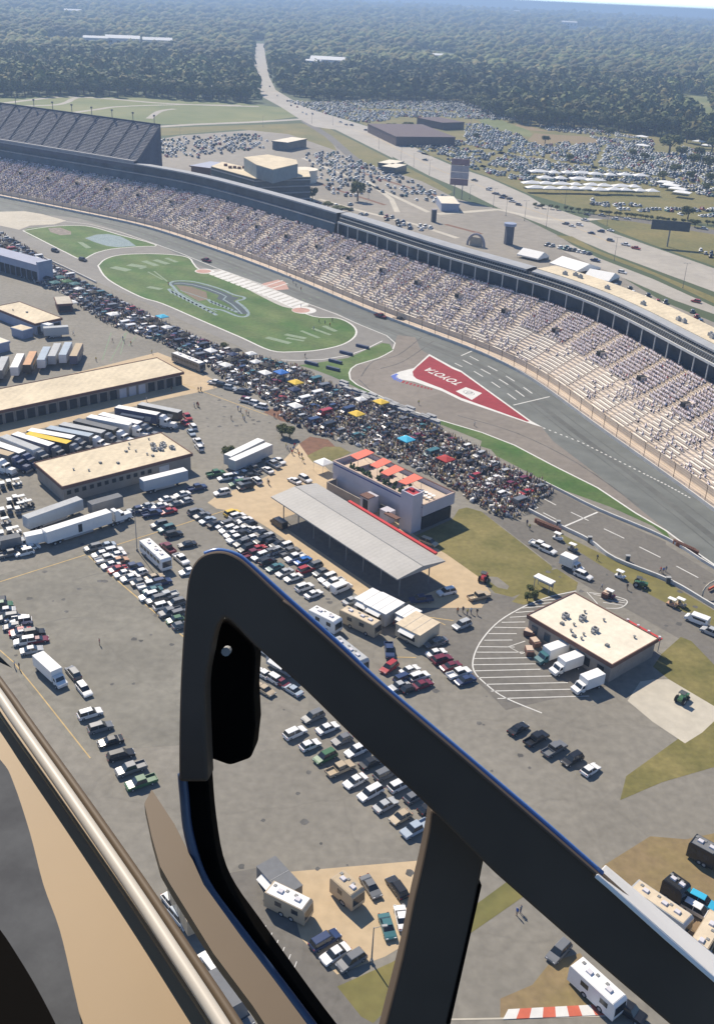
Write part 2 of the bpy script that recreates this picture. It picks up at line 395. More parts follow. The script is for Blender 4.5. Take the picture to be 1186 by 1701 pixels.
flat('apron_concrete',[(-120,350),(0,351),(40,350),(70,355),(110,366),(90,372),(50,374),(32,381),(0,374),(-120,350)],M_conc2,.016)
# grass
GR1=[(38,382.5),(81,376),(123,374),(153.5,376.5),(197,389),(260,406.5),(230,409),(186,413),(158,420),(136,430),(110,419),(88,408)]
flat('infield_grass',smooth_px(GR1,3,True),M_grass,.020)
GR2=[(163,441),(175,430),(200,423),(245,421),(290,423),(314,428),(322,438),(336,449),(400,470),(470,503),(520,525),(560,528),(583,538),(592,550),(586,562),(566,573),(530,581),(490,584),(450,582),(400,560),(330,530),(270,504),(232,492),(180,464)]
flat('infield_grass',smooth_px(GR2,4,True),M_grass,.021)
GR3=k('E',(770,5),(700,42),(600,72),(565,110),(570,140),(600,165),(700,215),(850,285),(1000,335),(1186,390))+k('G',(250,450),(430,545),(640,650),(820,770),(960,851),(990,902),(900,830),(700,740),(450,650),(300,570),(165,500),(140,470),(90,455))+k('E',(1186,430),(1000,355),(870,310),(760,260),(640,200),(560,160),(480,125),(400,95),(330,75),(420,62),(560,40),(660,-5),(720,-30),(755,-25))
flat('infield_grass',GR3,M_grass,.022)
flat('pit_side_grass',k('C',(460,72),(720,200),(980,312),(1186,435),(1500,620),(1500,700),(1186,510),(1040,440),(900,370),(640,215),(490,120)),M_verge,.020)
flat('lawn',[(690,890),(752,862),(762,846),(775,843),(800,850),(838,880),(918,942),(912,958),(870,985),(850,992),(822,985),(800,962),(742,921)],M_olive,.020)
flat('lawn',[(905,950),(925,945),(960,968),(957,980),(915,990),(870,1005),(850,1000)],M_olive,.021)
flat('lawn',k('C',(940,640),(1030,560),(1080,580),(1186,690),(1400,900),(1400,1010),(1186,885),(1060,815),(975,760),(900,700)),M_olive,.020)
flat('lawn',[(1040,1290),(1186,1185),(1300,1110),(1300,1240),(1186,1275),(1100,1300),(1030,1330)],M_olive,.020)
flat('lawn',[(510,757),(540,742),(565,742),(583,752),(550,768),(520,768)],M_olive,.024)
flat('mulch_bed',[(497,737),(515,725),(545,730),(560,745),(540,756),(512,758)],M_mulch,.021)
flat('mulch_bed',k('j',(740,240),(830,205),(930,230),(1060,320),(1040,340),(900,320),(830,280)),M_mulch,.021)
flat('round_bed',k('N',(950,385),(1020,390),(1115,465),(1100,492),(1020,475),(960,430)),M_lot,.026)
# concrete pads
flat('concrete_pad',[(497,737),(512,758),(530,766),(556,790),(620,830),(690,890),(742,921),(800,962),(815,985),(812,1003),(795,1013),(760,1014),(700,1011),(640,1005),(605,998),(560,962),(500,915),(450,880),(405,852),(360,845),(345,835),(362,822),(410,808),(445,790),(470,765)],M_conc,.018)
flat('concrete_path',k('C',(840,770),(900,760),(975,760),(1186,885),(1230,915),(1130,1010),(1050,1060),(900,960),(780,860)),M_conc2,.022)
flat('garage_apron',[(-80,745),(0,727),(120,700),(250,668),(345,648),(372,640),(345,625),(300,600),(262,585),(130,618),(0,650),(-80,670)],M_conc,.018)
flat('service_road',[(930,883),(880,870),(840,860),(800,850),(838,878),(925,945),(1020,1000),(1130,1062),(1186,1104),(1450,1290),(1450,1170),(1186,1040),(1085,991),(993,936)],M_road,.016)
flat('empty_lot',[(-200,1010),(0,955),(150,912),(225,985),(300,1050),(420,1160),(420,1230),(130,1250),(20,1110),(-200,900)],M_lot2,.016)
flat('service_road',[(815,985),(800,1010),(640,1010),(700,1060),(790,1130),(840,1180),(1010,1140),(880,1020),(960,980),(915,990),(870,1000),(850,992)],M_road,.019)
# bottom of the frame
flat('sandy_lot',[(470,1450),(700,1430),(690,1560),(640,1590),(560,1620),(500,1560)],M_conc,.018)
flat('lawn',[(560,1640),(650,1600),(700,1570),(870,1445),(900,1440),(870,1490),(740,1580),(620,1701),(600,1690)],M_verge,.022)
flat('bare_ground',k('Y',(250,580),(390,520),(470,420),(600,380),(720,560),(700,620),(430,640),(250,665)),M_dirt,.020)
flat('bare_ground',[(1000,1440),(1080,1390),(1140,1395),(1186,1385),(1320,1400),(1400,1700),(1186,1660),(1100,1540)],M_dirt,.020)
flat('access_road',[(360,1455),(440,1440),(640,1701),(760,1900),(600,1900),(500,1701)],M_road,.016)
# ------------------------------------------------------------------ painted markings
def rib(name,pts,w,mat=M_white,z=.034): return lines(name,[pts] if not isinstance(pts[0][0],(tuple,list)) else pts,w,mat,z)
rib('edge_line',[smooth_px(GR1+[GR1[0]],3), smooth_px(GR2+[GR2[0]],4)],.75)
rib('edge_line',[k('E',(770,5),(735,25),(700,42),(600,72),(575,90),(565,110),(570,140),(600,165),(700,215),(850,285),(1000,335),(1186,390))+k('G',(250,450),(430,545),(640,650),(820,770),(960,851))+[(1131,900),(1186,938),(1300,1012)]],.55)
rib('edge_line',[k('E',(770,0),(780,-30),(740,-65))+[(600,540),(560,522),(500,500),(430,470),(360,445),(300,420),(262,406),(200,385),(150,372),(100,366),(30,366)]],.45)
rib('edge_line',[k('E',(240,50),(330,52),(440,48),(560,28),(640,0),(720,-40))],.5)
rib('track_line',[k('G',(0,30),(50,8)),k('G',(245,262),(415,222)),k('G',(465,840),(640,765)),k('G',(315,760),(360,742))],.5)
rib('track_line',[k('C',(385,-23),(445,8)),k('G',(515,765),(598,805)),k('G',(670,843),(765,888)),k('C',(835,137),(935,187)),k('C',(1010,228),(1112,282)),[(1190,968),(1230,990)],k('G',(385,700),(445,732))],.32)
D=[((40,32),(82,54)),((8,50),(50,72)),((-30,65),(5,82)),((125,78),(170,102)),((92,92),(138,117)),((60,103),(102,128)),((210,125),(250,150)),((178,140),(220,166)),((142,153),(182,180)),((292,178),(333,207)),((255,192),(296,222)),((217,207),(257,236))]
rib('grid_box_line',[k('G',a,b) for a,b in D],.45)
q=[]
for t in range(34):
    u=t/33
    A=[(385,368),(560,435),(700,505),(850,580),(960,635),(1065,693)]
    s=u*(len(A)-1); i=min(len(A)-2,int(s)); f=s-i; x=A[i][0]+(A[i+1][0]-A[i][0])*f; y=A[i][1]+(A[i+1][1]-A[i][1])*f
    q.append(k('G',(x,y),(x+9,y+5)))
rib('commitment_dashes',q,.5)
# scattered dashes on the front stretch
q=[]
for i in range(30,NS-150,5):
    for o in (-6,-10,-13.5):
        if R.random()<.75: 
            a=so(i,o);b=so(i+1,o); q.append((a,b))
mb=MB()
for a,b in q: ribbon(mb,[a,b],.4,.03)
tag(obj('grid_marks',mb.mesh('grid_marks',M_pale)),kind='structure')
# red painted island
Z1=k('G',(0,105),(345,357))
flat('white_border',k('E',(760,122),(800,105),(868,88),(940,22),(1050,82))+k('G',(0,100),(330,338),(385,367),(330,351),(0,240))+k('E',(1000,196),(870,152),(800,140)),M_white,.028)
flat('red_island',k('E',(862,105),(880,85),(942,31),(1050,92))+k('G',(0,108),(320,338),(310,340),(0,228))+k('E',(1000,184),(880,138),(866,125)),M_red,.034)
mb=MB(); A=k('b',(885,190),(905,215),(960,235),(1040,255),(1120,275),(1186,290)); B=k('b',(925,180),(935,200),(975,220),(1050,243),(1125,262),(1186,280))
for i in range(5):
    for h in range(3):
        t0,t1=h/3,(h+.55)/3
        f=lambda L,t:(L[i][0]+(L[i+1][0]-L[i][0])*t,L[i][1]+(L[i+1][1]-L[i][1])*t)
        ps=[f(A,t0),f(A,t1),f(B,t1),f(B,t0)]; ps=[P(*p) for p in ps]
        mb.m(0 if (i<2) else 1).add([(p.x,p.y,.04) for p in ps],[(3,2,1,0)])
tag(obj('kerb_blocks',mb.mesh('kerb_blocks',[M_blue,M_red])),kind='structure')
flat('kerb_blue',k('b',(890,185),(925,170),(940,178),(918,190),(930,215),(905,210)),M_blue,.046)
# lettering on the island
def text(name,s,A,B,hgt,mat,z,flip=False,bold=.0,kind='structure'):
    """word laid on the ground with its baseline from image point A to B"""
    cu=bpy.data.curves.new(name,'FONT'); cu.body=s; cu.size=1; cu.offset=bold
    t=bpy.data.objects.new(name,cu); col.objects.link(t); dg=bpy.context.evaluated_depsgraph_get(); dg.update()
    me=bpy.data.meshes.new_from_object(t.evaluated_get(dg)); bpy.data.objects.remove(t)
    xs=[v.co.x for v in me.vertices]; ys=[v.co.y for v in me.vertices]; x0,x1,y0,y1=min(xs),max(xs),min(ys),max(ys)
    a,b=P(*A),P(*B); d=b-a; up=Vector((-d.y,d.x,0)).normalized()*hgt
    for v in me.vertices:
        u=(v.co.x-x0)/(x1-x0); w=(v.co.y-y0)/(y1-y0); p=a+d*u+up*w; v.co=(p.x,p.y,z)
    me.materials.clear(); me.materials.append(mat)
    o=obj(name,me); 
    if kind: o['kind']=kind
    return o
text('track_lettering','TOYOTA',k('E',(1105,160))[0],k('E',(945,86))[0],4.0,M_white,.042,bold=.02)
flat('white_panel',k('E',(1065,197),(1112,178),(1188,206),(1140,238)),M_white,.040)
def ellipse_ring(mb,c,ax,bx,w,z,n=28):
    vs=[]; 
    for i in range(n):
        t=2*PI*i/n; p=c+ax*math.cos(t)+bx*math.sin(t); q=c+ax*(1-w)*math.cos(t)+bx*(1-w)*math.sin(t)
        vs+=[(p.x,p.y,z),(q.x,q.y,z)]
    mb.add(vs,[(2*i,(2*i+2)%(2*n),(2*i+3)%(2*n),2*i+1) for i in range(n)])
c=sum([P(*p) for p in k('E',(1065,197),(1112,178),(1188,206),(1140,238))],Vector())/4
d=(P(*k('E',(1105,180))[0])-P(*k('E',(945,90))[0])).normalized(); u=Vector((-d.y,d.x,0))
mb=MB(); ellipse_ring(mb,c,d*2.4,u*1.6,.10,.047); ellipse_ring(mb,c+u*.25,d*1.3,u*.7,.22,.048); ellipse_ring(mb,c+u*.05,d*.6,u*1.45,.3,.049)
tag(obj('oval_emblem',mb.mesh('oval_emblem',G('emblem_grey',(.2,.2,.2)))),kind='structure')
# long white painted banner beside the stretch : slanted letter blocks between two discs
flat('painted_banner',smooth_px(k('J',(-120,300-14))[:0]+k('A',)[:0]+[(347,449),(365,447),(395,457),(430,471),(470,486),(507,503),(512,508),(498,512),(470,509),(430,490),(395,472),(360,460)],3,True),G('banner_base',(.42,.40,.36),var=.15,scale=.4,detail=6),.027)
mb=MB(); 
ta,tb=[(352,452),(385,462),(425,478),(465,496),(505,505)],[(362,448),(400,457),(440,473),(478,489),(508,502)]
n=17
for i in range(n):
    def at_(L,u):
        s=u*(len(L)-1); q=min(len(L)-2,int(s)); f=s-q; return (L[q][0]+(L[q+1][0]-L[q][0])*f,L[q][1]+(L[q+1][1]-L[q][1])*f)
    u0,u1=i/n,(i+.68)/n
    lo=[(347+u*(495-347),455+u*(513-455)) for u in (u0,u1)]; hi=[(362+u*(510-362),446+u*(503-446)) for u in (u0+.05,u1+.05)]
    for a,b,c,d in ((lo[0],lo[1],hi[1],hi[0]),):
        ps=[P(*p) for p in (a,b,c,d)]; mb.add([(p.x,p.y,.036) for p in ps],[(0,1,2,3)])
tag(obj('banner_lettering',mb.mesh('banner_lettering',M_white)),kind='structure')
def disc(name,px,r,mat,z):
    c=P(*px); mb=MB(); n=28; mb.add([(c.x+r*math.cos(2*PI*i/n),c.y+r*math.sin(2*PI*i/n),z) for i in range(n)],[tuple(range(n))])
    tag(obj(name,mb.mesh(name,mat,fix=False)),kind='structure')
M_pinkish=G('faded_red_paint',(.45,.27,.22),var=.15,scale=.4)
disc('banner_disc',(340,450),4.6,M_white,.035); disc('banner_disc',(338,450),3.6,M_pinkish,.040); disc('banner_disc',(505,515),5.2,M_white,.035); disc('banner_disc',(500,515),3.8,M_pinkish,.040)
flat('painted_crossing',[(428,475),(438,470),(462,464),(474,468),(480,480),(455,482)],M_pinkish,.024)
rib('grid_marks',[[(430,478),(470,465)],[(438,483),(478,470)]],.7)
# badge in the grass: track outline with dark band
def band(name,pts,w,mat,z): return lines(name,[pts],w,mat,z)
top=smooth_px(k('V',)[:0]+[(287,474),(283,470),(290,467),(310,466),(340,471),(368,479),(385,487),(392,493),(386,499),(398,508),(408,517),(411,522),(405,524)],4)
OUT=[(288,476),(282.5,471),(288,467),(303,466),(322,467.5),(345,473),(370,481),(388,489),(405,493),(404,497),(393,500),(402,507),(411,516),(412,523),(405,526),(392,524),(370,515),(352,512),(330,505),(300,489)]
lines('painted_badge',[smooth_px(OUT+[OUT[0]],3)],1.3,M_blueish,.033)
lines('painted_badge',[[(288,471),(300,469.5),(320,471.5),(345,478),(366,486),(378,491),(376,498),(388,505),(398,514),(404,521)]],4.2,M_dark,.0335)
IN1=[(287,474),(285,471),(292,468.5),(310,469),(340,475),(362,482),(385,492),(398,494),(387,500),(399,509),(408,518),(408,522),(400,520),(389,511),(373,501),(360,496),(364,490),(345,483),(318,475),(300,472.5),(290,472)]
flat('painted_badge',IN1,M_dark,.031)
lines('painted_badge',[[(290,471),(300,470),(320,472.5),(345,479),(366,487),(376,492),(371,497),(385,505),(396,515),(402,521)]],.7,M_blueish,.035)
flat('painted_badge',[(293,473),(318,476),(343,485),(345,497),(330,500),(300,482)],M_redgr,.032)
blobs_=[((280+i*6.6,479+i*3.6),(287+i*6.6,487+i*3.3),1.5) for i in range(12)]+[((346+i*6,497+i*2.6),(352+i*6,503+i*2.2),1.5) for i in range(8)]+[((300,482),(345,497),.5),((284,478),(360,518),.4)]
# faded letters : widths as seen, unreadable at this distance
def blobs(lst,mat,z=.028):
    mb=MB()
    for a,b,w in lst: ribbon(mb,[P(*a),P(*b)],w,z)
    tag(obj('faded_lettering',mb.mesh('faded_lettering',mat)),kind='structure')
blobs([((187,443),(214,449),4.5),((214,439),(240,443),4.5),((232,446),(243,443),1.6),((239,433),(261,441),3.2),((257,431),(279,438),3.2),((276,428),(294,435),2.2),((246,451),(270,464),.8),((256,450),(278,467),.8),((246,476),(268,480),3.0)],M_pale)
blobs(blobs_,M_blueish,.036)
blobs([((443,560),(482,570),2.6),((474,555),(508,562),2.4),((476,561),(505,566),1.6),((500,549),(530,561),1.6),((519,545),(549,556),1.6),((538,541),(558,550),2.2)],M_pale)
flat('faded_lettering',k('i',(655,690-1),(640,0))[:0]+[(141,395),(160,389),(180,388),(200,392),(214,399),(226,408),(195,410),(178,408),(158,402)],M_blueish,.027)
flat('faded_lettering',[(80,378),(100,377.5),(118,384),(118,389),(100,390),(84,385)],G('brown_grass_paint',(.22,.19,.16),var=.3,scale=.5),.027)
flat('faded_lettering',[(128,401),(138,402),(152,411),(143,412)],M_pale,.027)
# hatched parking apron round the square building
HC_=k('C',(540,345),(420,370),(300,415),(180,485),(100,570),(60,650),(60,720),(120,785))+[(840,1160),(900,1185)]
rib('hatch_edge',smooth_px(HC_,4),.28)
HL=[((352,392),(470,380)),((320,408),(440,398)),((285,425),(400,415)),((255,446),(350,438)),((228,468),(310,463)),((190,492),(300,490)),((155,515),(320,518)),((128,545),(260,545)),((108,576),(240,575)),((85,606),(250,608)),((72,632),(290,632)),((62,662),(330,658)),((58,691),(350,687)),((62,720),(372,712)),((80,752),(425,744)),((112,783),(500,775)),((140,815),(560,805)),((170,850),(600,838))]
rib('hatch_line',[k('C',a,b) for a,b in HL]+[k('C',(300,580),(222,606),(285,640),(320,620))],.22)
rib('hatch_edge',smooth_px(k('C',(600,352),(700,365),(770,385),(775,405),(740,425),(680,425)),4),.25)
rib('hatch_line',[k('C',(620,360),(770,392)),k('C',(650,380),(775,402)),k('C',(665,398),(760,412)),k('C',(590,350),(640,405))],.2)
rib('lot_line',[k('D',(-150,1135),(0,1092),(1080,750))]+[k('A',(415,180),(850,550),(1150,800))],.28,M_yel)
rib('lot_line',[k('d',(0,855),(165,1000),(440,1335))+[(150,1260)]],.22,M_yel)
rib('lot_line',[k('D',(430,830),(560,880))[:0]+[(345,630),(420,645),(470,665)],[(300,636),(350,655),(445,690)]],.3,M_yel)
rib('lot_line',[k('a',(0,460),(40,310),(65,290)),k('a',(60,400),(110,330))]+[[(170,598),(185,552)],[(183,600),(208,553)]],.35,M_pale)
rib('stop_line',[k('O',(700,150),(970,188)),k('O',(700,290),(850,190),(910,222)),k('O',(520,465),(690,468))],.25,M_yel)
# bays in the bottom access road
q=[]
for i in range(12):
    x=80+i*27; y=70+i*27*1.17
    q.append(k('V',(x,y),(x-14,y+35)))
rib('bay_line',q,.12)
q=[]
for i in range(40):
    a=(330-30+i*7.1,858+i*4.35); 
rib('road_edge',[k('Y',(0,672),(230,668),(740,655))],.25,M_conc2)
# bottom red and white kerb
mb=MB(); A=k('Y',(262,672),(725,652)); B=k('Y',(285,628),(695,606)); n=8
for i in range(n):
    t0,t1=i/n,(i+1)/n; f=lambda L,t:(L[0][0]+(L[1][0]-L[0][0])*t,L[0][1]+(L[1][1]-L[0][1])*t)
    ps=[P(*p) for p in (f(A,t0),f(A,t1),f(B,t1),f(B,t0))]
    vs=[(p.x,p.y,z) for z in (.0,.10) for p in ps]
    mb.m(i%2).add(vs,[(4,5,6,7),(0,1,5,4),(1,2,6,5),(2,3,7,6),(3,0,4,7)])
tag(obj('painted_kerb',mb.mesh('painted_kerb',[M_white,G('kerb_red',(.50,.12,.07))])),kind='structure')
# ------------------------------------------------------------------ outside the oval
flat('outer_parking',[(255,232),(300,224),(420,215),(500,222),(540,232),(600,262),(700,300),(760,330),(850,352),(930,392),(1000,440),(1100,500),(1186,535),(1300,600),(1300,760),(1100,640),(800,520),(400,400),(255,330)],M_outer,.010)
flat('far_field',[(-300,165),(0,157),(200,156),(420,172),(485,180),(500,192),(440,200),(320,206),(250,205),(250,235),(0,240),(-300,240)],M_field,.010)
rib('dirt_course',[smooth_px([(-80,178),(0,171),(60,164),(110,160),(180,163),(260,170),(350,174),(430,176)],4)],9,M_hwy,.02)
rib('dirt_course',[smooth_px([(-20,176),(80,174),(108,170),(122,163),(135,160)],4),smooth_px([(110,188),(160,181),(200,176),(300,173),(400,174)],4),smooth_px([(248,196),(265,184),(290,180)],3)],7,M_hwy,.026)
flat('verge',[(250,212),(500,204),(540,215),(560,250),(520,236),(480,222),(400,214),(255,226)],M_verge,.014)
rib('side_road',[[(240,211),(320,206),(420,202),(505,197)]],11,M_hwy,.022)
rib('side_road',[[(505,200),(545,225),(580,256),(600,272)]],8,M_road,.024)
flat('verge',[(516,213),(545,212),(602,240),(653,266),(714,296),(752,318),(745,322),(700,300),(640,280),(590,268),(560,240),(530,222)],M_verge,.017)
HWL=k('f',(85,45),(85,200),(100,340),(150,400),(260,460),(400,550),(480,590),(540,600))+k('f',(620,610),(800,700),(1000,800))+k('g',(200,430),(450,560),(640,640),(780,710),(900,770))+k('I',(370,200),(700,340),(1186,520))+[(1500,640),(1700,720)]
HWR=k('f',(150,45),(165,150),(185,260),(230,350),(330,410),(470,480),(620,525),(1030,650))+k('g',(240,310),(480,440),(620,500),(830,570),(1100,690))+[(900,338)]+k('I',(560,170),(700,240),(900,310),(1186,410))+[(1500,540),(1700,610)]
flat('highway',HWL+HWR[::-1],M_hwy,.030)
rib('highway_marking',[smooth_px([((a[0]+b[0])/2,(a[1]+b[1])/2) for a,b in zip(HWL[8:18],HWR[6:16])],2)],.5,M_yel,.04)
flat('median_grass',k('I',(445,255),(520,260),(640,325),(860,410),(1186,545),(1500,690),(1500,720),(1186,575),(900,440),(700,365),(520,290)),M_verge,.032)
flat('frontage_road',k('I',(520,300),(640,360),(900,460),(1186,590),(1500,740),(1500,790),(1186,625),(1000,560),(760,455),(560,370),(420,300)),M_hwy,.028)
flat('grass_island',k('I',(620,130),(900,180),(1186,220),(1500,260),(1500,520),(1186,400),(900,300),(740,240),(640,190)),M_verge,.034)
rib('side_road',[k('I',(600,165),(800,180),(1000,210),(1186,240),(1500,290))],14,M_road,.038)
rib('side_road',[k('g',(500,810),(900,780))+k('I',(380,180),(560,185),(700,170))],6,M_conc2,.036)
flat('event_field',[(455,163),(520,168),(600,164),(765,164),(860,188),(1010,212),(1400,260),(1400,380),(1186,372),(1050,362),(960,345),(880,322),(810,292),(757,274),(700,248),(600,204),(540,186)],M_verge,.012)
flat('gravel_lot',[(700,245),(770,205),(840,235),(1000,240),(1186,300),(1400,330),(1400,400),(1186,366),(1050,356),(900,326),(810,290)],M_verge,.016)
flat('dirt_yard',k('h',(-60,130),(0,90),(60,100),(180,135),(300,150),(400,165),(480,185),(480,215),(380,215),(250,200),(160,225),(60,190),(100,150),(0,110)),M_dirt,.022)
flat('grass_patch',k('g',(770,190),(880,170),(960,210),(1130,270),(1110,305),(1040,290),(800,225)),M_field,.024)
# tyre marks, darker racing line
M_rub=G('rubber_marks',(.085,.083,.078),var=.25,scale=.15,detail=8,c2=(.14,.135,.125),fine=(.6,.15))
mb=MB()
for o,w_ in ((-8.5,2.2),(-11.5,.5),(-4.5,.5)):
    ribbon(mb,[so(i,o) for i in range(30,NS,3)],w_,.0125)
tag(obj('racing_line',mb.mesh('racing_line',G('racing_line',(.115,.118,.108),var=.2,scale=.05,detail=8,c2=(.142,.146,.134),fine=(.5,.1)))),kind='structure')
lines('tyre_marks',[smooth_px(l,4) for l in ([(600,650),(650,672),(720,695),(800,722)],[(596,630),(640,668),(700,690),(760,708)],[(760,690),(860,720),(960,770),(1060,840)],[(700,560),(660,590),(620,600),(600,625)],[(720,566),(670,600),(632,612)])],.45,M_rub,.0185)
q=[]
for _ in range(26):
    x,y=R.uniform(20,290),R.uniform(935,1130); a=R.uniform(0,6.28); l=[(x,y)]
    for s in range(5): a+=R.uniform(-.4,.4); l.append((l[-1][0]+7*math.cos(a),l[-1][1]+5*math.sin(a)))
    q.append(smooth_px(l,3))
for j in range(7):
    x,y=R.uniform(20,120),R.uniform(960,1080); q.append(None)
lines('tyre_marks',[smooth_px([(x,y),(x+60,y-14),(x+130,y-6)],4) for x,y in [(40,985),(70,1000),(120,965),(60,1040)]],.35,G('faint_marks',(.165,.157,.135),var=.1,scale=.3,c2=(.19,.18,.15),detail=7),.0205)
mb=MB()
for _ in range(170):
    x,y=R.choice([(R.uniform(0,330),R.uniform(900,1140)),(R.uniform(330,640),R.uniform(860,1060)),(R.uniform(340,480),R.uniform(640,720)),(R.uniform(900,1180),R.uniform(930,1040)),(R.uniform(400,900),R.uniform(1100,1500))]); c=P(x,y); r_=R.uniform(.2,.8); n=9
    mb.add([(c.x+r_*R.uniform(.6,1.2)*math.cos(2*PI*i/n),c.y+r_*R.uniform(.6,1.2)*math.sin(2*PI*i/n),.0225) for i in range(n)],[tuple(range(n))])
tag(obj('oil_stains',mb.mesh('oil_stains',M_rub,fix=False)),kind='structure')
for cl_ in ([(70,64),(180,66),(165,76),(70,76)],[(500,106),(575,109),(570,120),(505,118)],[(700,82),(770,91),(760,104),(690,96)],[(140,72),(290,75),(290,84),(140,82)],[(1130,155),(1180,160),(1186,200),(1150,205),(1130,180)],[(860,78),(910,80),(900,88),(860,86)],[(300,90),(380,94),(370,100),(300,97)],[(600,88),(640,90),(636,96),(602,95)]):
    flat('clearing',cl_,M_field,.02)
for p in ([(60,70),(150,60),(170,68),(80,78)],[(0,12),(100,8),(120,14),(10,18)],[(560,52),(640,46),(660,52),(580,58)],[(940,48),(990,44),(1005,50),(950,54)],[(300,52),(380,46),(390,50),(310,58)]):
    pass
# ------------------------------------------------------------------ grandstand
iU=idx(228,33,26); iT=idx(560,31,22); iR=idx(897,38,26)
gs=thing('grandstand','long curved grandstand packed with spectators along the front stretch','grandstand',(0,0,0))
def sweep(name,prof,i0,i1,mat,parent,step=2,z0=None):
    mb=MB(); ii=list(range(i0,i1,step))+[i1-1]; n=len(prof)
    for i in ii: mb.v+=[so(i,o,z) for o,z in prof]
    for a in range(len(ii)-1):
        for q in range(n-1): mb.f.append((a*n+q,a*n+q+1,(a+1)*n+q+1,(a+1)*n+q)); mb.mi.append(0)
    return obj(name,mb.mesh(name,mat,fix=False),parent)
NR=21; R0,RZ=4.5,2.6; RD,RH=1.3,.655   # row depth / rise
prof=[(R0,0),(R0,RZ)]
for r in range(NR): prof+=[(R0+r*RD+RD,RZ+r*RH),(R0+r*RD+RD,RZ+(r+1)*RH)]
sweep('seating_tiers',prof,0,NS,M_step,gs)
# benches (their aisle gaps are left open)
AI=list(range(3,NS-2,5)); aset=set(AI)
mb=MB()
for r in range(NR):
    o=R0+r*RD+.28; z=RZ+r*RH+.42
    run=[]
    for i in range(NS):
        if i in aset or i==NS-1:
            if len(run)>1:
                b=len(mb.v)
                for q in run:
                    mb.v+=[so(q,o,z-.32),so(q,o,z),so(q,o+.55,z),so(q,o+.55,z-.32)]
                for a in range(len(run)-1):
                    for e in range(3): mb.f.append((b+a*4+e,b+a*4+e+1,b+a*4+5+e,b+a*4+4+e)); mb.mi.append(0)
            run=[]
        else: run.append(i)
obj('bench_rows',mb.mesh('bench_rows',M_bench,fix=False),gs)
for n,i in enumerate(AI):
    mb=MB()
    a=so(i,0); t=Vector(so(i+1,0)[:2])-Vector(so(i,0)[:2]); t=t.normalized()*.6
    for r in range(NR):
        o=R0+r*RD; z=RZ+r*RH+.05
        p,q=so(i,o,z),so(i,o+RD,z); mb.quad((p[0]-t.x,p[1]-t.y,z),(p[0]+t.x,p[1]+t.y,z),(q[0]+t.x,q[1]+t.y,z),(q[0]-t.x,q[1]-t.y,z))
        mb.quad((p[0]-t.x,p[1]-t.y,z-.6),(p[0]+t.x,p[1]+t.y,z-.6),(p[0]+t.x,p[1]+t.y,z),(p[0]-t.x,p[1]-t.y,z))
    if n<95 or True:
        if n%1==0 and n<100: obj('aisle_stair',mb.mesh('aisle_stair',M_aisle,fix=False),gs)
# portals
for i in range(10,NS-4,10):
    mb=MB(); o=R0+13*RD; z=RZ+13*RH
    ang=math.atan2(N_[i].y,N_[i].x)
    p=so(i,o); mb.m(0).box(p[0],p[1],z,3.2,2.2,1.3,rz=ang); 
    p=so(i,o-.9); mb.m(1).box(p[0],p[1],z+.02,2.6,1.6,1.45,rz=ang)
    obj('portal',mb.mesh('portal',[M_step,M_opening]),gs)
# walkway, low wall
sweep('front_walkway',[(.8,.9),(R0,.95)],0,NS,M_walk,gs)
sweep('front_kerb_wall',[(R0-.1,.9),(R0-.1,RZ+.5),(R0+.15,RZ+.5),(R0+.15,RZ-.2)],0,NS,M_aisle,gs)
OT=R0+NR*RD; ZT=RZ+NR*RH  # 31.8, 16.4
# left half: tall dark glazed press face
sweep('press_level_face',[(OT-.5,ZT-.4),(OT+.5,ZT+4.4)],0,iT,M_press,gs)
sweep('press_level_ledge',[(OT+.3,ZT+4.2),(OT+.1,ZT+4.7),(OT+1.4,ZT+4.75)],0,iT,M_ledge,gs)
sweep('press_level_face',[(OT+1.4,ZT+4.7),(OT+1.6,ZT+9.2)],0,iT,M_press,gs)
sweep('press_roof',[(OT+1.2,ZT+8.9),(OT+1.2,ZT+9.6),(OT+7.5,ZT+9.4),(OT+7.5,0)],0,iT,M_ledge,gs)
# right half: columns, beam, suites
sweep('suite_back_wall',[(OT,ZT-.3),(OT+3.4,ZT-.25),(OT+3.5,ZT+5.6)],iT,NS,M_press,gs)
sweep('suite_beam',[(OT+.2,ZT+5.3),(OT-.1,ZT+5.3),(OT-.1,ZT+6.1),(OT+.5,ZT+6.1)],iT,NS,M_steel,gs)
sweep('suite_soffit',[(OT+3.6,ZT+5.4),(OT+.2,ZT+5.35)],iT,NS,M_press,gs)
sweep('suite_glazing',[(OT+.5,ZT+6.0),(OT+2.2,ZT+9.0)],iT,NS,M_opening,gs)
sweep('suite_roof',[(OT+1.6,ZT+8.8),(OT+1.6,ZT+9.6),(OT+5.5,ZT+10.0),(OT+7.6,ZT+9.8),(OT+7.6,0)],iT,iR,M_ledge,gs)
sweep('suite_roof',[(OT+1.6,ZT+8.8),(OT+1.6,ZT+9.4),(OT+4.6,ZT+9.9)],iR,NS,M_ledge,gs)
sweep('condominium_roof',[(OT+4.6,ZT+9.4),(OT+4.6,ZT+10.1),(OT+15.5,ZT+10.1),(OT+15.5,0)],iR,NS,M_creamroof,gs)
mb=MB(); a=so(iR,OT+4.6); b=so(iR,OT+15.5)
mb.quad((a[0],a[1],0),(b[0],b[1],0),(b[0],b[1],ZT+10.1),(a[0],a[1],ZT+10.1)); obj('end_wall',mb.mesh('end_wall',M_wall),gs)
for i in range(iT,NS-2,3):
    mb=MB(); a=so(i,OT+.3); mb.cyl((a[0],a[1],ZT-.4),(a[0],a[1],ZT+5.5),.24,n=6); obj('column',mb.mesh('column',M_steel),gs)
for i in range(iT,NS-2,1):
    if i%2: continue
mb=MB()
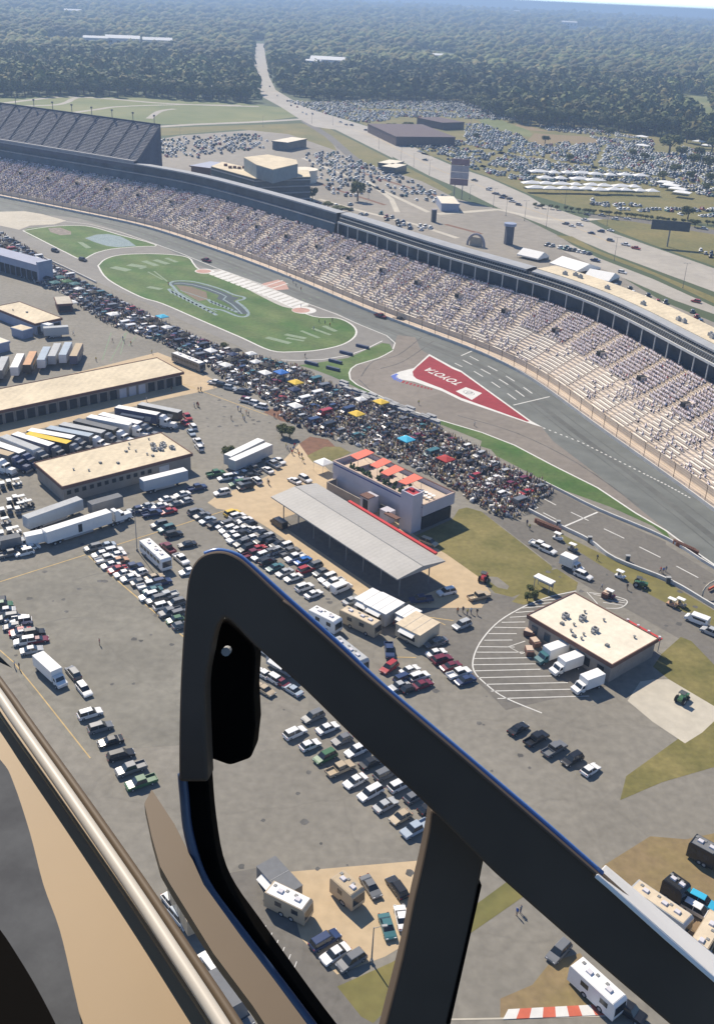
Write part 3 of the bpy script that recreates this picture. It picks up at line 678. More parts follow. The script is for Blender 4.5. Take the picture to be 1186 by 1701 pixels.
for i in range(iT,NS-1,1):
    for t in (0,.5):
        p=Vector(so(i,OT+.46)).lerp(Vector(so(i+1,OT+.46)),t); q=Vector(so(i,OT+2.16)).lerp(Vector(so(i+1,OT+2.16)),t)
        mb.cyl((p.x,p.y,ZT+6),(q.x,q.y,ZT+9),.07,n=4,cap=False)
m=obj('window_mullions',mb.mesh('window_mullions',M_metal,fix=False),gs)
sweep('suite_floor_line',[(OT+1.2,ZT+7.4),(OT+1.15,ZT+7.75),(OT+1.5,ZT+7.8)],iT,NS,M_metal,gs)
for i in range(iR+4,NS-6,7):
    for q in range(R.choice((1,2,2,3))):
        mb=MB(); o=OT+7+R.uniform(0,3); a=so(i+q,o); ang=math.atan2(N_[i].y,N_[i].x)+R.uniform(-.2,.2)
        mb.box(a[0],a[1],ZT+10.1,1.4,1.6,1.1,tx=.9,ty=.9,rz=ang); mb.cyl((a[0],a[1],ZT+11.2),(a[0],a[1],ZT+11.6),.4,n=8)
        obj('roof_unit',mb.mesh('roof_unit',M_metal),gs)
# catch fence and wall at the track edge
tw=obj('track_wall',wallmesh([so(i,.55) for i in range(0,NS,2)],1.05,.35).mesh('track_wall',G('track_wall_white',(.52,.50,.47),var=.12,scale=.3)))
tag(tw,'white concrete wall between the racing surface and the grandstand walkway','wall')
cf=thing('catch_fence','tall debris fence of posts and cables on top of the white track wall','fence')
pst=[]
for n,i in enumerate(range(0,NS,3)):
    mb=MB(); a=so(i,1.0); b=so(i,1.0); c=so(i,.2)
    mb.cyl((a[0],a[1],.9),(b[0],b[1],5.0),.09,n=5); mb.cyl((b[0],b[1],5.0),(c[0],c[1],6.0),.08,n=5)
    pst.append(mb)
for mb in pst[-100:]: obj('fence_post',mb.mesh('fence_post',G('fence_post_brown',(.20,.13,.09))),cf)
if len(pst)>100:
    r=MB()
    for mb in pst[:-100]: r.add(mb.v,mb.f)
    tag(obj('fence_posts_beyond',r.mesh('fence_posts_beyond',MATS['fence_post_brown']),cf),kind='stuff')
mb=MB()
for z in (1.6,2.3,3.0,3.7,4.4,5.0,5.9):
    pts=[so(i,1.0 if z<5.5 else .28,z) for i in range(0,NS,3)]
    for a,b in zip(pts,pts[1:]): mb.cyl(a,b,.028,n=3,cap=False)
obj('cables',mb.mesh('cables',MATS['fence_post_brown'],fix=False),cf)
# upper deck at the far left
ud=thing('upper_grandstand','steep dark upper grandstand with empty grey seats at the far left','grandstand')
DR,DZ=.82,.72; prof=[(OT+1.5,0),(OT+1.5,26.6),(OT+4,26.8)]; n=25; o=OT+4; z=27.2
for r in range(n): prof+=[(o+r*DR,z+r*DZ),(o+(r+1)*DR,z+r*DZ)]
OE=o+n*DR; ZE=z+n*DZ
prof+=[(OE,ZE+.9),(OE+.3,ZE+.9),(OE+.4,0)]
sweep('deck_tiers',prof,0,iU,M_upstep,ud)
mb=MB()
for r in range(n):
    for i in range(0,iU-1,1):
        if i%6==5: continue
        a,b=so(i,o+r*DR+.1,z+r*DZ+.4),so(i+1,o+r*DR+.1,z+r*DZ+.4); c_,d_=so(i+1,o+r*DR+.5,z+r*DZ+.62),so(i,o+r*DR+.5,z+r*DZ+.62)
        mb.quad(a,b,c_,d_)
obj('seat_rows',mb.mesh('seat_rows',M_upseat,fix=False),ud)
for i in range(5,iU-2,6):
    mb=MB(); 
    for r in range(n):
        a,b,c_,d_=so(i,o+r*DR,z+r*DZ+.05),so(i+1,o+r*DR,z+r*DZ+.05),so(i+1,o+r*DR+DR,z+r*DZ+.05),so(i,o+r*DR+DR,z+r*DZ+.05)
        a=Vector(a);b=Vector(b);c_=Vector(c_);d_=Vector(d_)
        mb.quad(a.lerp(b,.25),a.lerp(b,.75),d_.lerp(c_,.75),d_.lerp(c_,.25))
        mb.quad(a.lerp(b,.25)-Vector((0,0,.7)),a.lerp(b,.75)-Vector((0,0,.7)),a.lerp(b,.75),a.lerp(b,.25))
    obj('aisle_stair',mb.mesh('aisle_stair',M_ledge,fix=False),ud)
sweep('deck_front_ledge',[(OT+1.4,26.0),(OT+1.4,27.3),(OT+3.6,27.3),(OT+3.7,26.7)],0,iU,G('deck_ledge',(.27,.275,.29)),ud)
mb=MB(); i=iU-1
pr=[so(i,OT+4,26.8),so(i,OE,ZE),so(i,OE+.4,0),so(i,OT+4,0)]
mb.quad(*pr); obj('end_wall',mb.mesh('end_wall',M_upstep),ud)
for i in range(2,iU,7):
    mb=MB(); a=so(i,OE+.5); mb.cyl((a[0],a[1],ZE-2),(a[0],a[1],ZE+5),.22,n=5); mb.box(a[0],a[1],ZE+4.6,1.2,.4,1.0,rz=.6)
    obj('light_mast',mb.mesh('light_mast',M_gmet),ud)
# concourse behind the lower stand
flat('concourse',[so(i,OT+7) for i in range(0,NS,4)]+[so(i,OT+22) for i in range(NS-1,0,-4)],M_conc2,.03,world=True)
# ------------------------------------------------------------------ vehicle prototypes
PR={}
def wheelm(name,w,r,wd=.22):
    mb=MB(); mb.m(0).cyl((0,-wd/2,0),(0,wd/2,0),r,n=12); mb.m(1).cyl((0,-wd/2-.01,0),(0,wd/2+.01,0),r*.55,n=8)
    return mb.mesh(name,[M_tyre,M_metal])
def shift(me,dx,dy,dz):
    m2=me.copy(); m2.transform(Matrix.Translation((dx,dy,dz))); return m2
W_car=wheelm('wheel',0,.33); W_trk=wheelm('wheel_big',0,.52,.5)
def fourw(xf,xr,y,r,wm=None): 
    wm=wm or W_car; return [('wheel',shift(wm,x,s*y,r)) for x in (xf,xr) for s in (-1,1)]
WSET={}
def car(kind,colr,merged=False):
    key=(kind,colr,merged)
    if key in PR: return PR[key]
    p=paint(colr.replace(' ','_'),PAINT[colr]) if ('paint_'+colr.replace(' ','_')) not in MATS else MATS['paint_'+colr.replace(' ','_')]
    mb=MB(); g=MB(); t={}
    L=dict(sedan=4.8,hatchback=4.2,suv=4.8,pickup=5.7,van=5.6,minivan=5.1,sports_car=4.5)[kind]
    h=L/2; w=1.84 if kind not in('pickup','van') else 1.98
    if kind in('sedan','hatchback','sports_car','suv','minivan'):
        zb=.30; zs=.86 if kind!='suv' else .98; zs=.78 if kind=='sports_car' else zs; zs=.92 if kind=='minivan' else zs
        roof=dict(sedan=1.44,hatchback=1.46,suv=1.76,minivan=1.76,sports_car=1.22)[kind]
        mb.profile([(-h,zb+.1),(-h+.12,zb),(h-.15,zb),(h,zb+.15),(h-.06,zs-.22),(h-.35,zs-.10),(h-1.25,zs+.04),(-h+.75 if kind in('sedan','sports_car') else -h+.15,zs+.06),(-h+.05,zs-.02)],w)
        f0,f1=h-1.22,h-1.95                       # windscreen base / top
        r1,r0={'sedan':(-h+1.55,-h+.85),'sports_car':(-h+1.7,-h+.7),'hatchback':(-h+.75,-h+.22),'suv':(-h+.5,-h+.16),'minivan':(-h+.45,-h+.14)}[kind]
        zc=zs+.03; mid=(f0+r0)/2
        vs=[(f0,-w/2+.06,zc),(f0,w/2-.06,zc),(r0,w/2-.06,zc),(r0,-w/2+.06,zc),(f1,-w/2+.24,roof-.05),(f1,w/2-.24,roof-.05),(r1,w/2-.24,roof-.05),(r1,-w/2+.24,roof-.05)]
        g.add(vs,[(0,1,5,4),(1,2,6,5),(2,3,7,6),(3,0,4,7)])
        mb.box((f1+r1)/2,0,roof-.055,(f1-r1)+.06,w-.46,.055,tx=.94,ty=.9)
        for x0,x1 in ((mid,mid*.9+(f1+r1)/2*.1),):   # pillar
            for s in(-1,1): mb.add([(mid-.06,s*(w/2-.055),zc),(mid+.06,s*(w/2-.055),zc),(mid+.05,s*(w/2-.235),roof-.05),(mid-.05,s*(w/2-.235),roof-.05)],[(0,1,2,3)])
        wx=(h-.85,-h+.85)
    elif kind=='pickup':
        zs=1.02
        mb.profile([(-h,.5),(h-.1,.4),(h,.55),(h-.05,zs-.12),(h-.3,zs),(h-1.35,zs+.08),(-h+1.85,zs+.08),(-h+1.85,.72),(-h+.08,.72),(-h+.08,zs),(-h,zs)],w)
        for s in(-1,1): mb.box(-h+.95,s*(w/2-.06),.7,1.85,.12,.38)
        f0,f1,r1,r0=h-1.35,h-2.0,-h+2.1,-h+1.9; roof=1.86; zc=zs+.06
        g.add([(f0,-w/2+.06,zc),(f0,w/2-.06,zc),(r0,w/2-.06,zc),(r0,-w/2+.06,zc),(f1,-w/2+.22,roof-.05),(f1,w/2-.22,roof-.05),(r1,w/2-.22,roof-.05),(r1,-w/2+.22,roof-.05)],[(0,1,5,4),(1,2,6,5),(2,3,7,6),(3,0,4,7)])
        mb.box((f1+r1)/2,0,roof-.055,(f1-r1)+.08,w-.42,.06,tx=.94,ty=.9); wx=(h-.95,-h+1.1)
    else:
        mb.profile([(-h,.4),(h-.1,.4),(h,.6),(h-.05,1.05),(h-.75,1.28),(h-1.5,2.2),(-h+.1,2.28),(-h,1.9)],w,taper={})
        for s in(-1,1): g.quad((h-2.2,s*(w/2+.01),1.35),(-h+.5,s*(w/2+.01),1.35),(-h+.5,s*(w/2+.01),1.9),(h-1.75,s*(w/2+.01),1.9))
        g.quad((h-.79,-w/2+.12,1.34),(h-.79,w/2-.12,1.34),(h-1.42,w/2-.18,2.12),(h-1.42,-w/2+.18,2.12))
        wx=(h-.95,-h+1.1)
    # lamps, plate band
    wk=(kind,)
    wl=WSET.setdefault(kind,fourw(wx[0],wx[1],w/2-.1,.35 if kind in('pickup','van','suv') else .33))
    body=mb.mesh('body',[p]); gl=g.mesh('window_glass',[M_glass])
    lmp=[]
    for s in(-1,1):
        lm=MB(); tl=MB(); lm.box(h-.06,s*(w/2-.28),.62,.08,.36,.14); tl.box(-h+.02,s*(w/2-.2),.72,.06,.26,.18)
        lmp+=[('headlight',lm.mesh('headlight',G('lamp_clear',(.7,.7,.68),rough=.2))),('tail_light',tl.mesh('tail_light',G('lamp_red',(.35,.02,.02),rough=.3)))]
    pr=[('body',body),('window_glass',gl)]+wl+lmp
    if merged:
        pr=[('car',joinm('car',pr))]
    PR[key]=pr; return pr
def joinm(name,parts):
    mb=MB(); ms=[]
    for it in parts:
        for me in [it[1]]+[s[1] for s in (it[2] if len(it)>2 else [])]:
            b=len(mb.v); mb.v+=[tuple(v.co) for v in me.vertices]
            for p in me.polygons:
                m_=me.materials[p.material_index]
                if m_ not in ms: ms.append(m_)
                mb.f.append(tuple(i+b for i in p.vertices)); mb.mi.append(ms.index(m_))
    me=bpy.data.meshes.new(name); me.from_pydata(mb.v,[],mb.f)
    for m_ in ms: me.materials.append(m_)
    me.polygons.foreach_set('material_index',mb.mi); me.update(); return me
def pm(c): 
    n='paint_'+c.replace(' ','_'); return MATS[n] if n in MATS else paint(c.replace(' ','_'),PAINT[c])
def trailer(colr='white',L=16.1,tractor=True,side=None,tcol='white',sleeper=True,lift=False,door=False):
    key=('trl',colr,L,tractor,side,tcol,lift,door)
    if key in PR: return PR[key]
    h=L/2; pr=[]
    mb=MB(); mb.m(0).box(0,0,1.15,L,2.6,2.95)
    mb.m(2).box(0,0,4.10,L-.1,2.5,.05)
    n=int(L/1.2)
    for i in range(n+1):
        for s in(-1,1): mb.m(0).box(-h+.03+(L-.06)*i/n,s*1.31,1.2,.06,.03,2.85)
    for s in (-1,1): mb.m(1).box(-.5,s*1.3,.62,L*.45,.05,.5)
    if side and side not in('silver','pale blue','white'):
        for s in(-1,1): mb.m(2).box(-L*.1,s*1.325,2.2,L*.55,.03,.7,ox=.8); mb.m(1).box(L*.28,s*1.325,1.7,L*.14,.03,1.5,ox=.5)
    pr.append(('trailer_box',mb.mesh('trailer_box',[pm(side or colr),M_metal,G('trailer_roof_'+colr.replace(' ','_'),PAINT[colr],var=.10,scale=.6)])))
    if door:
        d=MB(); d.box(0,-1.33,1.5,1.0,.04,2.1); pr.append(('side_door',d.mesh('side_door',M_opening)))
    u=MB(); u.box(-h+2.6,0,.75,3.2,1.1,.4); u.box(h-2.8,0,.1,.2,1.6,1.1); pr.append(('undercarriage',u.mesh('undercarriage',M_tyre)))
    for x in(-h+1.9,-h+3.2): 
        for s in(-1,1): pr.append(('wheel',shift(W_trk,x,s*1.0,.52)))
    if tractor:
        c=MB(); x=h+.8
        c.m(0).box(x+1.5,0,1.0,2.6,2.4,2.0,tx=.92,ty=.94); c.m(0).box(x+.9,0,3.0,1.9,2.3,.85,tx=.55,ty=.85,ox=-.3)
        c.m(0).box(x+3.9,0,.75,2.3,1.9,1.35,tx=.92,ty=.85); c.m(1).box(x+1.6,0,.55,6.2,1.0,.35); c.m(1).box(x+5.1,0,.45,.25,2.3,.45)
        for s in(-1,1): c.m(1).cyl((x+1.2,s*1.22,.75),(x+2.4,s*1.22,.75),.3,n=8); c.m(1).cyl((x+.15,s*1.05,1.0),(x+.15,s*1.05,3.7),.08,n=6)
        w=MB(); w.quad((x+2.86,-1.0,2.25),(x+2.86,1.0,2.25),(x+2.72,.95,2.95),(x+2.72,-.95,2.95))
        for s in(-1,1): w.quad((x+1.7,s*1.19,2.2),(x+2.6,s*1.19,2.2),(x+2.5,s*1.15,2.8),(x+1.7,s*1.15,2.8))
        pr.append(('cab',c.mesh('cab',[pm(tcol),M_metal]),[('windscreen',w.mesh('windscreen',M_glass))]))
        for xx in(x-.6,x+.7,x+4.0):
            for s in(-1,1): pr.append(('wheel',shift(W_trk,xx,s*.98,.52)))
    PR[key]=pr; return pr
def boxtruck(colr='white',boxc='white',L=4.6,flat_=False):
    key=('bt',colr,boxc,L)
    if key in PR: return PR[key]
    h=L/2; mb=MB(); mb.m(0).box(-.9,0,.95,L,2.4,2.35); mb.m(1).box(-.9,0,3.3,L-.08,2.3,.05); b=mb.mesh('cargo_box',[pm(boxc),G('trailer_roof_'+boxc.replace(' ','_'),PAINT[boxc],var=.06,scale=.6)])
    x=h-.9; c=MB(); c.profile([(x+.05,.5),(x+2.1,.45),(x+2.2,1.15),(x+1.25,1.4),(x+.85,2.15),(x+.05,2.2)],2.0)
    g=MB(); g.quad((x+1.29,-.85,1.42),(x+1.29,.85,1.42),(x+.92,.8,2.08),(x+.92,-.8,2.08))
    for s in(-1,1): g.quad((x+.3,s*1.01,1.4),(x+1.15,s*1.01,1.4),(x+.8,s*1.01,2.0),(x+.3,s*1.01,2.0))
    f=MB(); f.box(-.6,0,.6,L+.8,1.0,.3)
    pr=[('cargo_box',b),('cab',c.mesh('cab',[pm(colr)]),[('windscreen',g.mesh('windscreen',M_glass))]),('chassis',f.mesh('chassis',M_tyre))]
    wm=wheelm('wheel_mid',0,.42,.35); pr+=fourw(x+1.2,-.9-h+1.1,.95,.42,wm)
    PR[key]=pr; return pr
def coach(colr='white',L=12.2,roofc=None,windows=True,name='bus'):
    key=('bus',colr,L,roofc,windows)
    if key in PR: return PR[key]
    h=L/2; mb=MB(); mb.m(0).profile([(-h,.45),(h-.1,.45),(h,.9),(h-.12,3.0),(h-.5,3.35),(-h+.15,3.35),(-h,3.0)],2.55)
    mb.m(1).box(-.1,0,3.35,L-1.0,2.3,.06)
    xt=[]
    for xx in ((-L*.28,L*.05,L*.27) if L>9 else (-L*.2,L*.22)): ac=MB(); ac.box(xx,0,3.4,.95,.75,.28,tx=.85,ty=.85); xt.append(('roof_air_conditioner',ac.mesh('roof_air_conditioner',M_wallw)))
    for xx in (-L*.08,L*.13,-L*.38): v=MB(); v.box(xx,.55,3.4,.45,.45,.10); xt.append(('roof_vent',v.mesh('roof_vent',M_gmet)))
    for s in(-1,1):
        n=max(3,int(L/1.7))
        for i in range(n):
            a=-h+.5+i*(L-1.4)/n; 
            if windows or i%2: g=MB(); g.quad((a,s*1.29,1.75),(a+(L-1.4)/n*.8,s*1.29,1.75),(a+(L-1.4)/n*.8,s*1.29,2.65),(a,s*1.29,2.65)); xt.append(('window',g.mesh('window',M_glass)))
    ws=MB(); ws.quad((h+.0,-1.15,1.3),(h+.0,1.15,1.3),(h-.1,1.1,2.75),(h-.1,-1.1,2.75))
    pr=[('body',mb.mesh('body',[pm(colr),G('trailer_roof_'+(roofc or colr).replace(' ','_'),PAINT[roofc or colr],var=.06,scale=.6)])),('windscreen',ws.mesh('windscreen',M_glass))]+xt
    wm=wheelm('wheel_bus',0,.5,.35); pr+=fourw(h-2.3,-h+3,1.12,.5,wm)
    PR[key]=pr; return pr
def cart(colr='white'):
    key=('cart',colr)
    if key in PR: return PR[key]
    b=MB(); b.profile([(-1.2,.3),(1.15,.3),(1.25,.7),(.75,.9),(.6,.5),(.1,.5),(.0,.85),(-.5,.85),(-.55,.65),(-1.2,.65)],1.2)
    r=MB(); r.box(-.15,0,1.85,1.9,1.2,.07,tx=.9,ty=.9); p=MB()
    for x in(-.95,.65):
        for s in(-1,1): p.cyl((x,s*.5,.6),(x*.85,s*.5,1.87),.03,n=5)
    st=MB(); st.box(-.25,0,.85,.5,1.05,.12); st.box(-.5,0,.9,.12,1.05,.45)
    pr=[('body',b.mesh('body',[pm(colr)])),('roof',r.mesh('roof',M_tent)),('roof_frame',p.mesh('roof_frame',M_metal)),('seat',st.mesh('seat',M_wall))]
    wm=wheelm('wheel_small',0,.24,.2); pr+=fourw(.8,-.8,.55,.24,wm)
    PR[key]=pr; return pr
def tent(colr='white',w=3.2,d=3.2,h=2.3,pk=.9,merged=False):
    key=('tent',colr,w,d,merged)
    if key in PR: return PR[key]
    M=M_tent if colr=='white' else G('fabric_'+colr.replace(' ','_'),PAINT[colr],rough=.8,var=.06)
    r=MB(); a,b=w/2,d/2
    vs=[(-a,-b,h),(a,-b,h),(a,b,h),(-a,b,h),(-a*.12,0,h+pk),(a*.12,0,h+pk),(-a,-b,h-.28),(a,-b,h-.28),(a,b,h-.28),(-a,b,h-.28)]
    r.add(vs,[(0,1,5,4),(1,2,5),(2,3,4,5),(3,0,4),(6,7,1,0),(7,8,2,1),(8,9,3,2),(9,6,0,3)])
    pr=[('canopy',r.mesh('canopy',[M],fix=False))]
    for x in(-1,1):
        for y in(-1,1): p=MB(); p.cyl((x*(a-.05),y*(b-.05),0),(x*(a-.05),y*(b-.05),h),.045,n=5); pr.append(('leg',p.mesh('leg',M_metal)))
    if merged: pr=[('tent',joinm('tent',pr))]
    PR[key]=pr; return pr
def lamp(h=10,arms=1,proto=False):
    key=('lamp',h,arms)
    if key in PR: return PR[key]
    p=MB(); p.cyl((0,0,0),(0,0,h),.13,.07,n=8); p.cyl((0,0,0),(0,0,.6),.28,n=8); hd=MB()
    for i in range(arms):
        t=2*PI*i/max(1,arms); c,s=math.cos(t),math.sin(t)
        p.cyl((0,0,h-.15),(c*1.3,s*1.3,h+.1),.05,n=5); hd.box(c*1.5,s*1.5,h,.75,.35,.2,rz=t)
    PR[key]=[('pole',p.mesh('pole',M_gmet)),('lamp_head',hd.mesh('lamp_head',M_metal))]; return PR[key]
# ------------------------------------------------------------------ people
def skinmesh(name,joints,edges,radii,mats,split):
    me=bpy.data.meshes.new(name); me.from_pydata(joints,edges,[]); o=bpy.data.objects.new(name,me); col.objects.link(o)
    m=o.modifiers.new('s','SKIN'); sk=me.skin_vertices[0].data
    for i,r in enumerate(radii): sk[i].radius=(r,r) if not isinstance(r,tuple) else r
    sk[0].use_root=True
    o.modifiers.new('u','SUBSURF').levels=1
    dg=bpy.context.evaluated_depsgraph_get(); dg.update()
    r=bpy.data.meshes.new_from_object(o.evaluated_get(dg)); bpy.data.objects.remove(o)
    r.materials.clear()
    for m_ in mats: r.materials.append(m_)
    for p in r.polygons: p.material_index=split(p.center); p.use_smooth=True
    r.name=name; return r
def person_joints(pose):
    st={'stand':0,'walk':.32,'arm':.05,'sit':0}[pose]
    J=[(0,0,.95),(0,0,1.15),(0,0,1.38),(0,0,1.50),(.02,0,1.62),(.02,0,1.72)]; E=[(0,1),(1,2),(2,3),(3,4),(4,5)]; Rr=[(.15,.12),(.14,.11),(.17,.12),.055,.095,.07]
    for s in(-1,1):
        b=len(J); f=st*s
        J+=[(0,s*.10,.88),(f*.45+.03,s*.11,.50),(f*.9-.02,s*.11,.08),(f*.9+.14,s*.12,.04)]; E+=[(0,b),(b,b+1),(b+1,b+2),(b+2,b+3)]; Rr+=[.10,.065,.045,.045]
        b=len(J); a=-f
        if pose=='arm' and s==1: J+=[(0,s*.20,1.40),(.22,s*.27,1.30),(.42,s*.20,1.45),(.50,s*.18,1.50)]
        else: J+=[(0,s*.20,1.40),(a*.3-.02,s*.25,1.12),(a*.6+.08,s*.25,.88),(a*.65+.12,s*.25,.79)]
        E+=[(2,b),(b,b+1),(b+1,b+2),(b+2,b+3)]; Rr+=[.065,.05,.035,.035]
    return J,E,Rr
M_skin=G('skin',(.42,.25,.17),var=.05); M_skin2=G('skin_dark',(.13,.07,.045),var=.05)
M_hair=G('hair_dark',(.03,.02,.015)); M_hair2=G('cap_white',(.6,.6,.58))
SH={'white':(.65,.65,.62),'black':(.02,.02,.022),'red':(.45,.04,.04),'blue':(.05,.13,.38),'grey':(.22,.22,.23),'orange':(.60,.20,.05),'yellow':(.6,.5,.1),'navy':(.02,.03,.08)}
PT={'dark trousers':(.025,.027,.035),'blue jeans':(.07,.10,.18),'tan shorts':(.38,.30,.2)}
PERS=[]
def persons():
    rr=random.Random(3)
    for pose in('stand','walk','arm'):
        J,E,Rr=person_joints(pose)
        for sc,pc in (('white','blue jeans'),('black','tan shorts'),('red','dark trousers'),('blue','tan shorts'),('grey','blue jeans'),('orange','dark trousers'),('navy','dark trousers'),('yellow','blue jeans')):
            sk=M_skin if rr.random()<.7 else M_skin2; hr=M_hair if rr.random()<.6 else M_hair2
            ms=[sk,G('shirt_'+sc,SH[sc]),G('legs_'+pc.replace(' ','_'),PT[pc]),hr,M_tyre]
            lo=.48 if 'shorts' in pc else .12
            def sp(c,lo=lo):
                if c.z<.085: return 4
                if c.z>1.70: return 3
                if c.z>1.50: return 0 if not(abs(c.y)>.12 or c.x>.3) else 0
                if c.z>.94 or (abs(c.y)>.17 and c.z>.9): return 0 if abs(c.y)>.235 and c.z<1.2 else 1
                if abs(c.y)>.2 and c.z>.74: return 0
                return 2 if c.z>lo else 0
            PERS.append((skinmesh('person',J,E,Rr,ms,sp),sc,pc,pose))
persons()
CNT={'n':0}
def person(px,label=None,rz=None,i=None,z=0,group=None):
    i=CNT['n']%len(PERS) if i is None else i; CNT['n']+=1
    me,sc,pc,pose=PERS[i]; o=obj('person',me); p=P(*px,z) if len(px)==2 else Vector(px); o.location=(p.x,p.y,z+.0)
    o.rotation_euler=(0,0,R.uniform(0,6.28) if rz is None else rz)
    return tag(o,label,'person',group),sc,pc,pose
# ------------------------------------------------------------------ buildings
def bld(name,label,cat,A,B,C,h,wallm,roofm,fascia=None,over=.5,group=None,back=0,flip=False):
    """A,B: image ends of the camera-side roof edge at height h, C: image point on the far roof edge.
    returns thing, length, depth; local x along A->B, local y towards the back"""
    a,b,c=P(*A,h),P(*B,h),P(*C,h); d=(b-a); L=d.length; u=d.normalized(); v=Vector((-u.y,u.x,0)); w=(c-a).dot(v)
    if w<0: v=-v; w=-w
    rz=math.atan2(u.y,u.x)
    t=thing(name,label,cat,(a.x,a.y,0),rz,group)
    s=1 if (Vector((-math.sin(rz),math.cos(rz),0)).dot(v)>0) else -1
    mb=MB(); mb.box(L/2,s*w/2,0,L-2*over,w-2*over,h-.35); obj('wall',mb.mesh('wall',wallm),t)
    mb=MB(); mb.m(1).box(L/2,s*w/2,h-.75,L,w,.70); mb.m(0).box(L/2,s*w/2,h-.05,L-.5,w-.5,.06)
    if fascia:
        for q in ((L/2,s*.12,L,.24),(L/2,s*(w-.12),L,.24)): mb.m(1).box(q[0],q[1],h-.05,q[2],q[3],.22)
        for q in ((.12,s*w/2),(L-.12,s*w/2)): mb.m(1).box(q[0],q[1],h-.05,.24,w-.48,.22)
    obj('roof',mb.mesh('roof',[roofm,fascia or wallm]),t)
    return t,L,w,s
def roofbits(t,L,w,s,h,spots):
    for x,y,k_ in spots:
        mb=MB(); X,Y=x*L,s*y*w
        if k_=='ac': 
            mb.m(0).box(X,Y,h+.02,1.3,1.1,.75,tx=.92,ty=.92); mb.m(1).cyl((X,Y,h+.75),(X,Y,h+.86),.36,n=10); mb.m(0).box(X+.2,Y-1.0,h+.02,.7,.5,.45)
            obj('air_conditioner',mb.mesh('air_conditioner',[M_metal,M_opening]),t)
        elif k_=='vent': mb.cyl((X,Y,h),(X,Y,h+.3),.2,n=8); mb.cyl((X,Y,h+.3),(X,Y,h+.42),.32,n=8); obj('roof_vent',mb.mesh('roof_vent',M_gmet),t)
        else: mb.box(X,Y,h+.02,.8,.8,.35,tx=.8,ty=.8); obj('skylight',mb.mesh('skylight',M_gmet),t)
# long cream garage
t,L,w,s=bld('garage_building','long low garage with a cream roof and a row of dark open bays','garage',(-110,706),(306,618),(262,593.5),4.6,M_wall,M_creamroof,M_brick,over=.9)
n=24
for i in range(n):
    x=(i+.5)*L/n; mb=MB(); white=i in(17,18,19)
    mb.m(0).box(x,s*.86,.02,L/n*.72,.10,3.1); mb.m(1).box(x-L/n*.43,s*.80,0,.35,.25,3.9)
    obj('roller_door' if white else 'open_bay',mb.mesh('bay',[M_wallw if white else M_opening,M_wall]),t)
mb=MB(); mb.box(L-.86,s*w*.5,.02,.1,w*.5,3.2); obj('end_opening',mb.mesh('end_opening',M_opening),t)
# second building
t,L,w,s=bld('workshop_building','cream roofed brown building among the haulers with small vents on top','building',(103,809.5),(320.5,753.5),(53,769.5),4.8,M_wall,M_creamroof,M_brick,over=.5,)
roofbits(t,L,w,s,4.9,[(.18,.45,'vent'),(.26,.3,'vent'),(.38,.45,'box'),(.48,.30,'box'),(.62,.62,'box'),(.66,.7,'vent'),(.68,.55,'vent'),(.72,.35,'vent'),(.74,.25,'box'),(.80,.45,'ac'),(.84,.4,'ac'),(.83,.6,'ac'),(.88,.5,'ac'),(.92,.35,'ac'),(.9,.55,'ac'),(.70,.85,'vent'),(.86,.85,'vent')])
mb=MB(); mb.box(L*.77,s*.42,.3,3,.12,2.9); obj('roller_door',mb.mesh('roller_door',M_wallw),t)
for i in range(12):
    mb=MB(); mb.box(L*(.05+i*.055),s*.44,2.1,1.1,.08,1.1); obj('window',mb.mesh('window',M_opening),t)
# square building at the right
t,L,w,s=bld('infield_care_building','square building with a bright cream roof, brown parapet and rooftop fans','building',(875,1022),(1017,1106),(957,986),4.6,M_wall,M_bldroof,M_brick,over=.45)
roofbits(t,L,w,s,4.7,[(.30,.22,'box'),(.24,.40,'ac'),(.36,.55,'ac'),(.56,.45,'ac'),(.43,.18,'vent'),(.50,.12,'box'),(.57,.15,'vent'),(.54,.25,'vent'),(.30,.7,'vent'),(.5,.75,'vent'),(.78,.3,'box'),(.38,.33,'vent'),(.85,.75,'vent')])
for i in range(6):
    mb=MB(); mb.box(L*(.1+i*.155),s*.38,.9,1.6,.1,1.9); obj('window',mb.mesh('window',M_tglass if i<4 else M_opening),t)
mb=MB(); mb.m(0).box(L*.78,s*(w+1.1),3.4,L*.40,2.2,.18); 
for i in range(4): mb.m(1).cyl((L*(.6+i*.12),s*(w+2.1),0),(L*(.6+i*.12),s*(w+2.1),3.5),.09,n=6); mb.m(2).cyl((L*(.6+i*.12),s*(w+1.6),3.6),(L*(.6+i*.12),s*(w+1.6),4.1),.3,n=8)
obj('red_awning',mb.mesh('red_awning',[G('awning_red',(.52,.05,.05)),M_metal,M_wallw]),t)
# canopy
A,B,C=(450,825),(660.5,962.5),(737,930); h=6.2
a,b,c=P(*A,h),P(*B,h),P(*C,h); u=(b-a); L=u.length; u.normalize(); rz=math.atan2(u.y,u.x); v=Vector((-math.sin(rz),math.cos(rz),0)); w=(c-b).dot(v)
t=thing('fuel_canopy','long grey metal canopy roof on posts beside the car rows','canopy',(a.x,a.y,0),rz)
mb=MB(); mb.add([(0,0,h),(L,0,h),(L,w,h),(0,w,h),(0,w*.52,h+.9),(L,w*.52,h+.9),(0,0,h-.3),(L,0,h-.3),(L,w,h-.3),(0,w,h-.3)],[(0,1,5,4),(4,5,2,3),(6,7,1,0),(8,9,3,2),(7,8,2,5,1),(9,6,0,4,3),(9,8,7,6)])
obj('roof',mb.mesh('roof',M_canroof,fix=False),t)
mb=MB(); mb.box(L/2,w*.52,h+.86,L,.22,.10); obj('ridge_cap',mb.mesh('ridge_cap',M_gmet),t)
mb=MB(); mb.box(L*.60,w+.35,h-.15,L*.66,.8,.5); obj('red_gutter',mb.mesh('red_gutter',G('awning_red',(.52,.05,.05))),t)
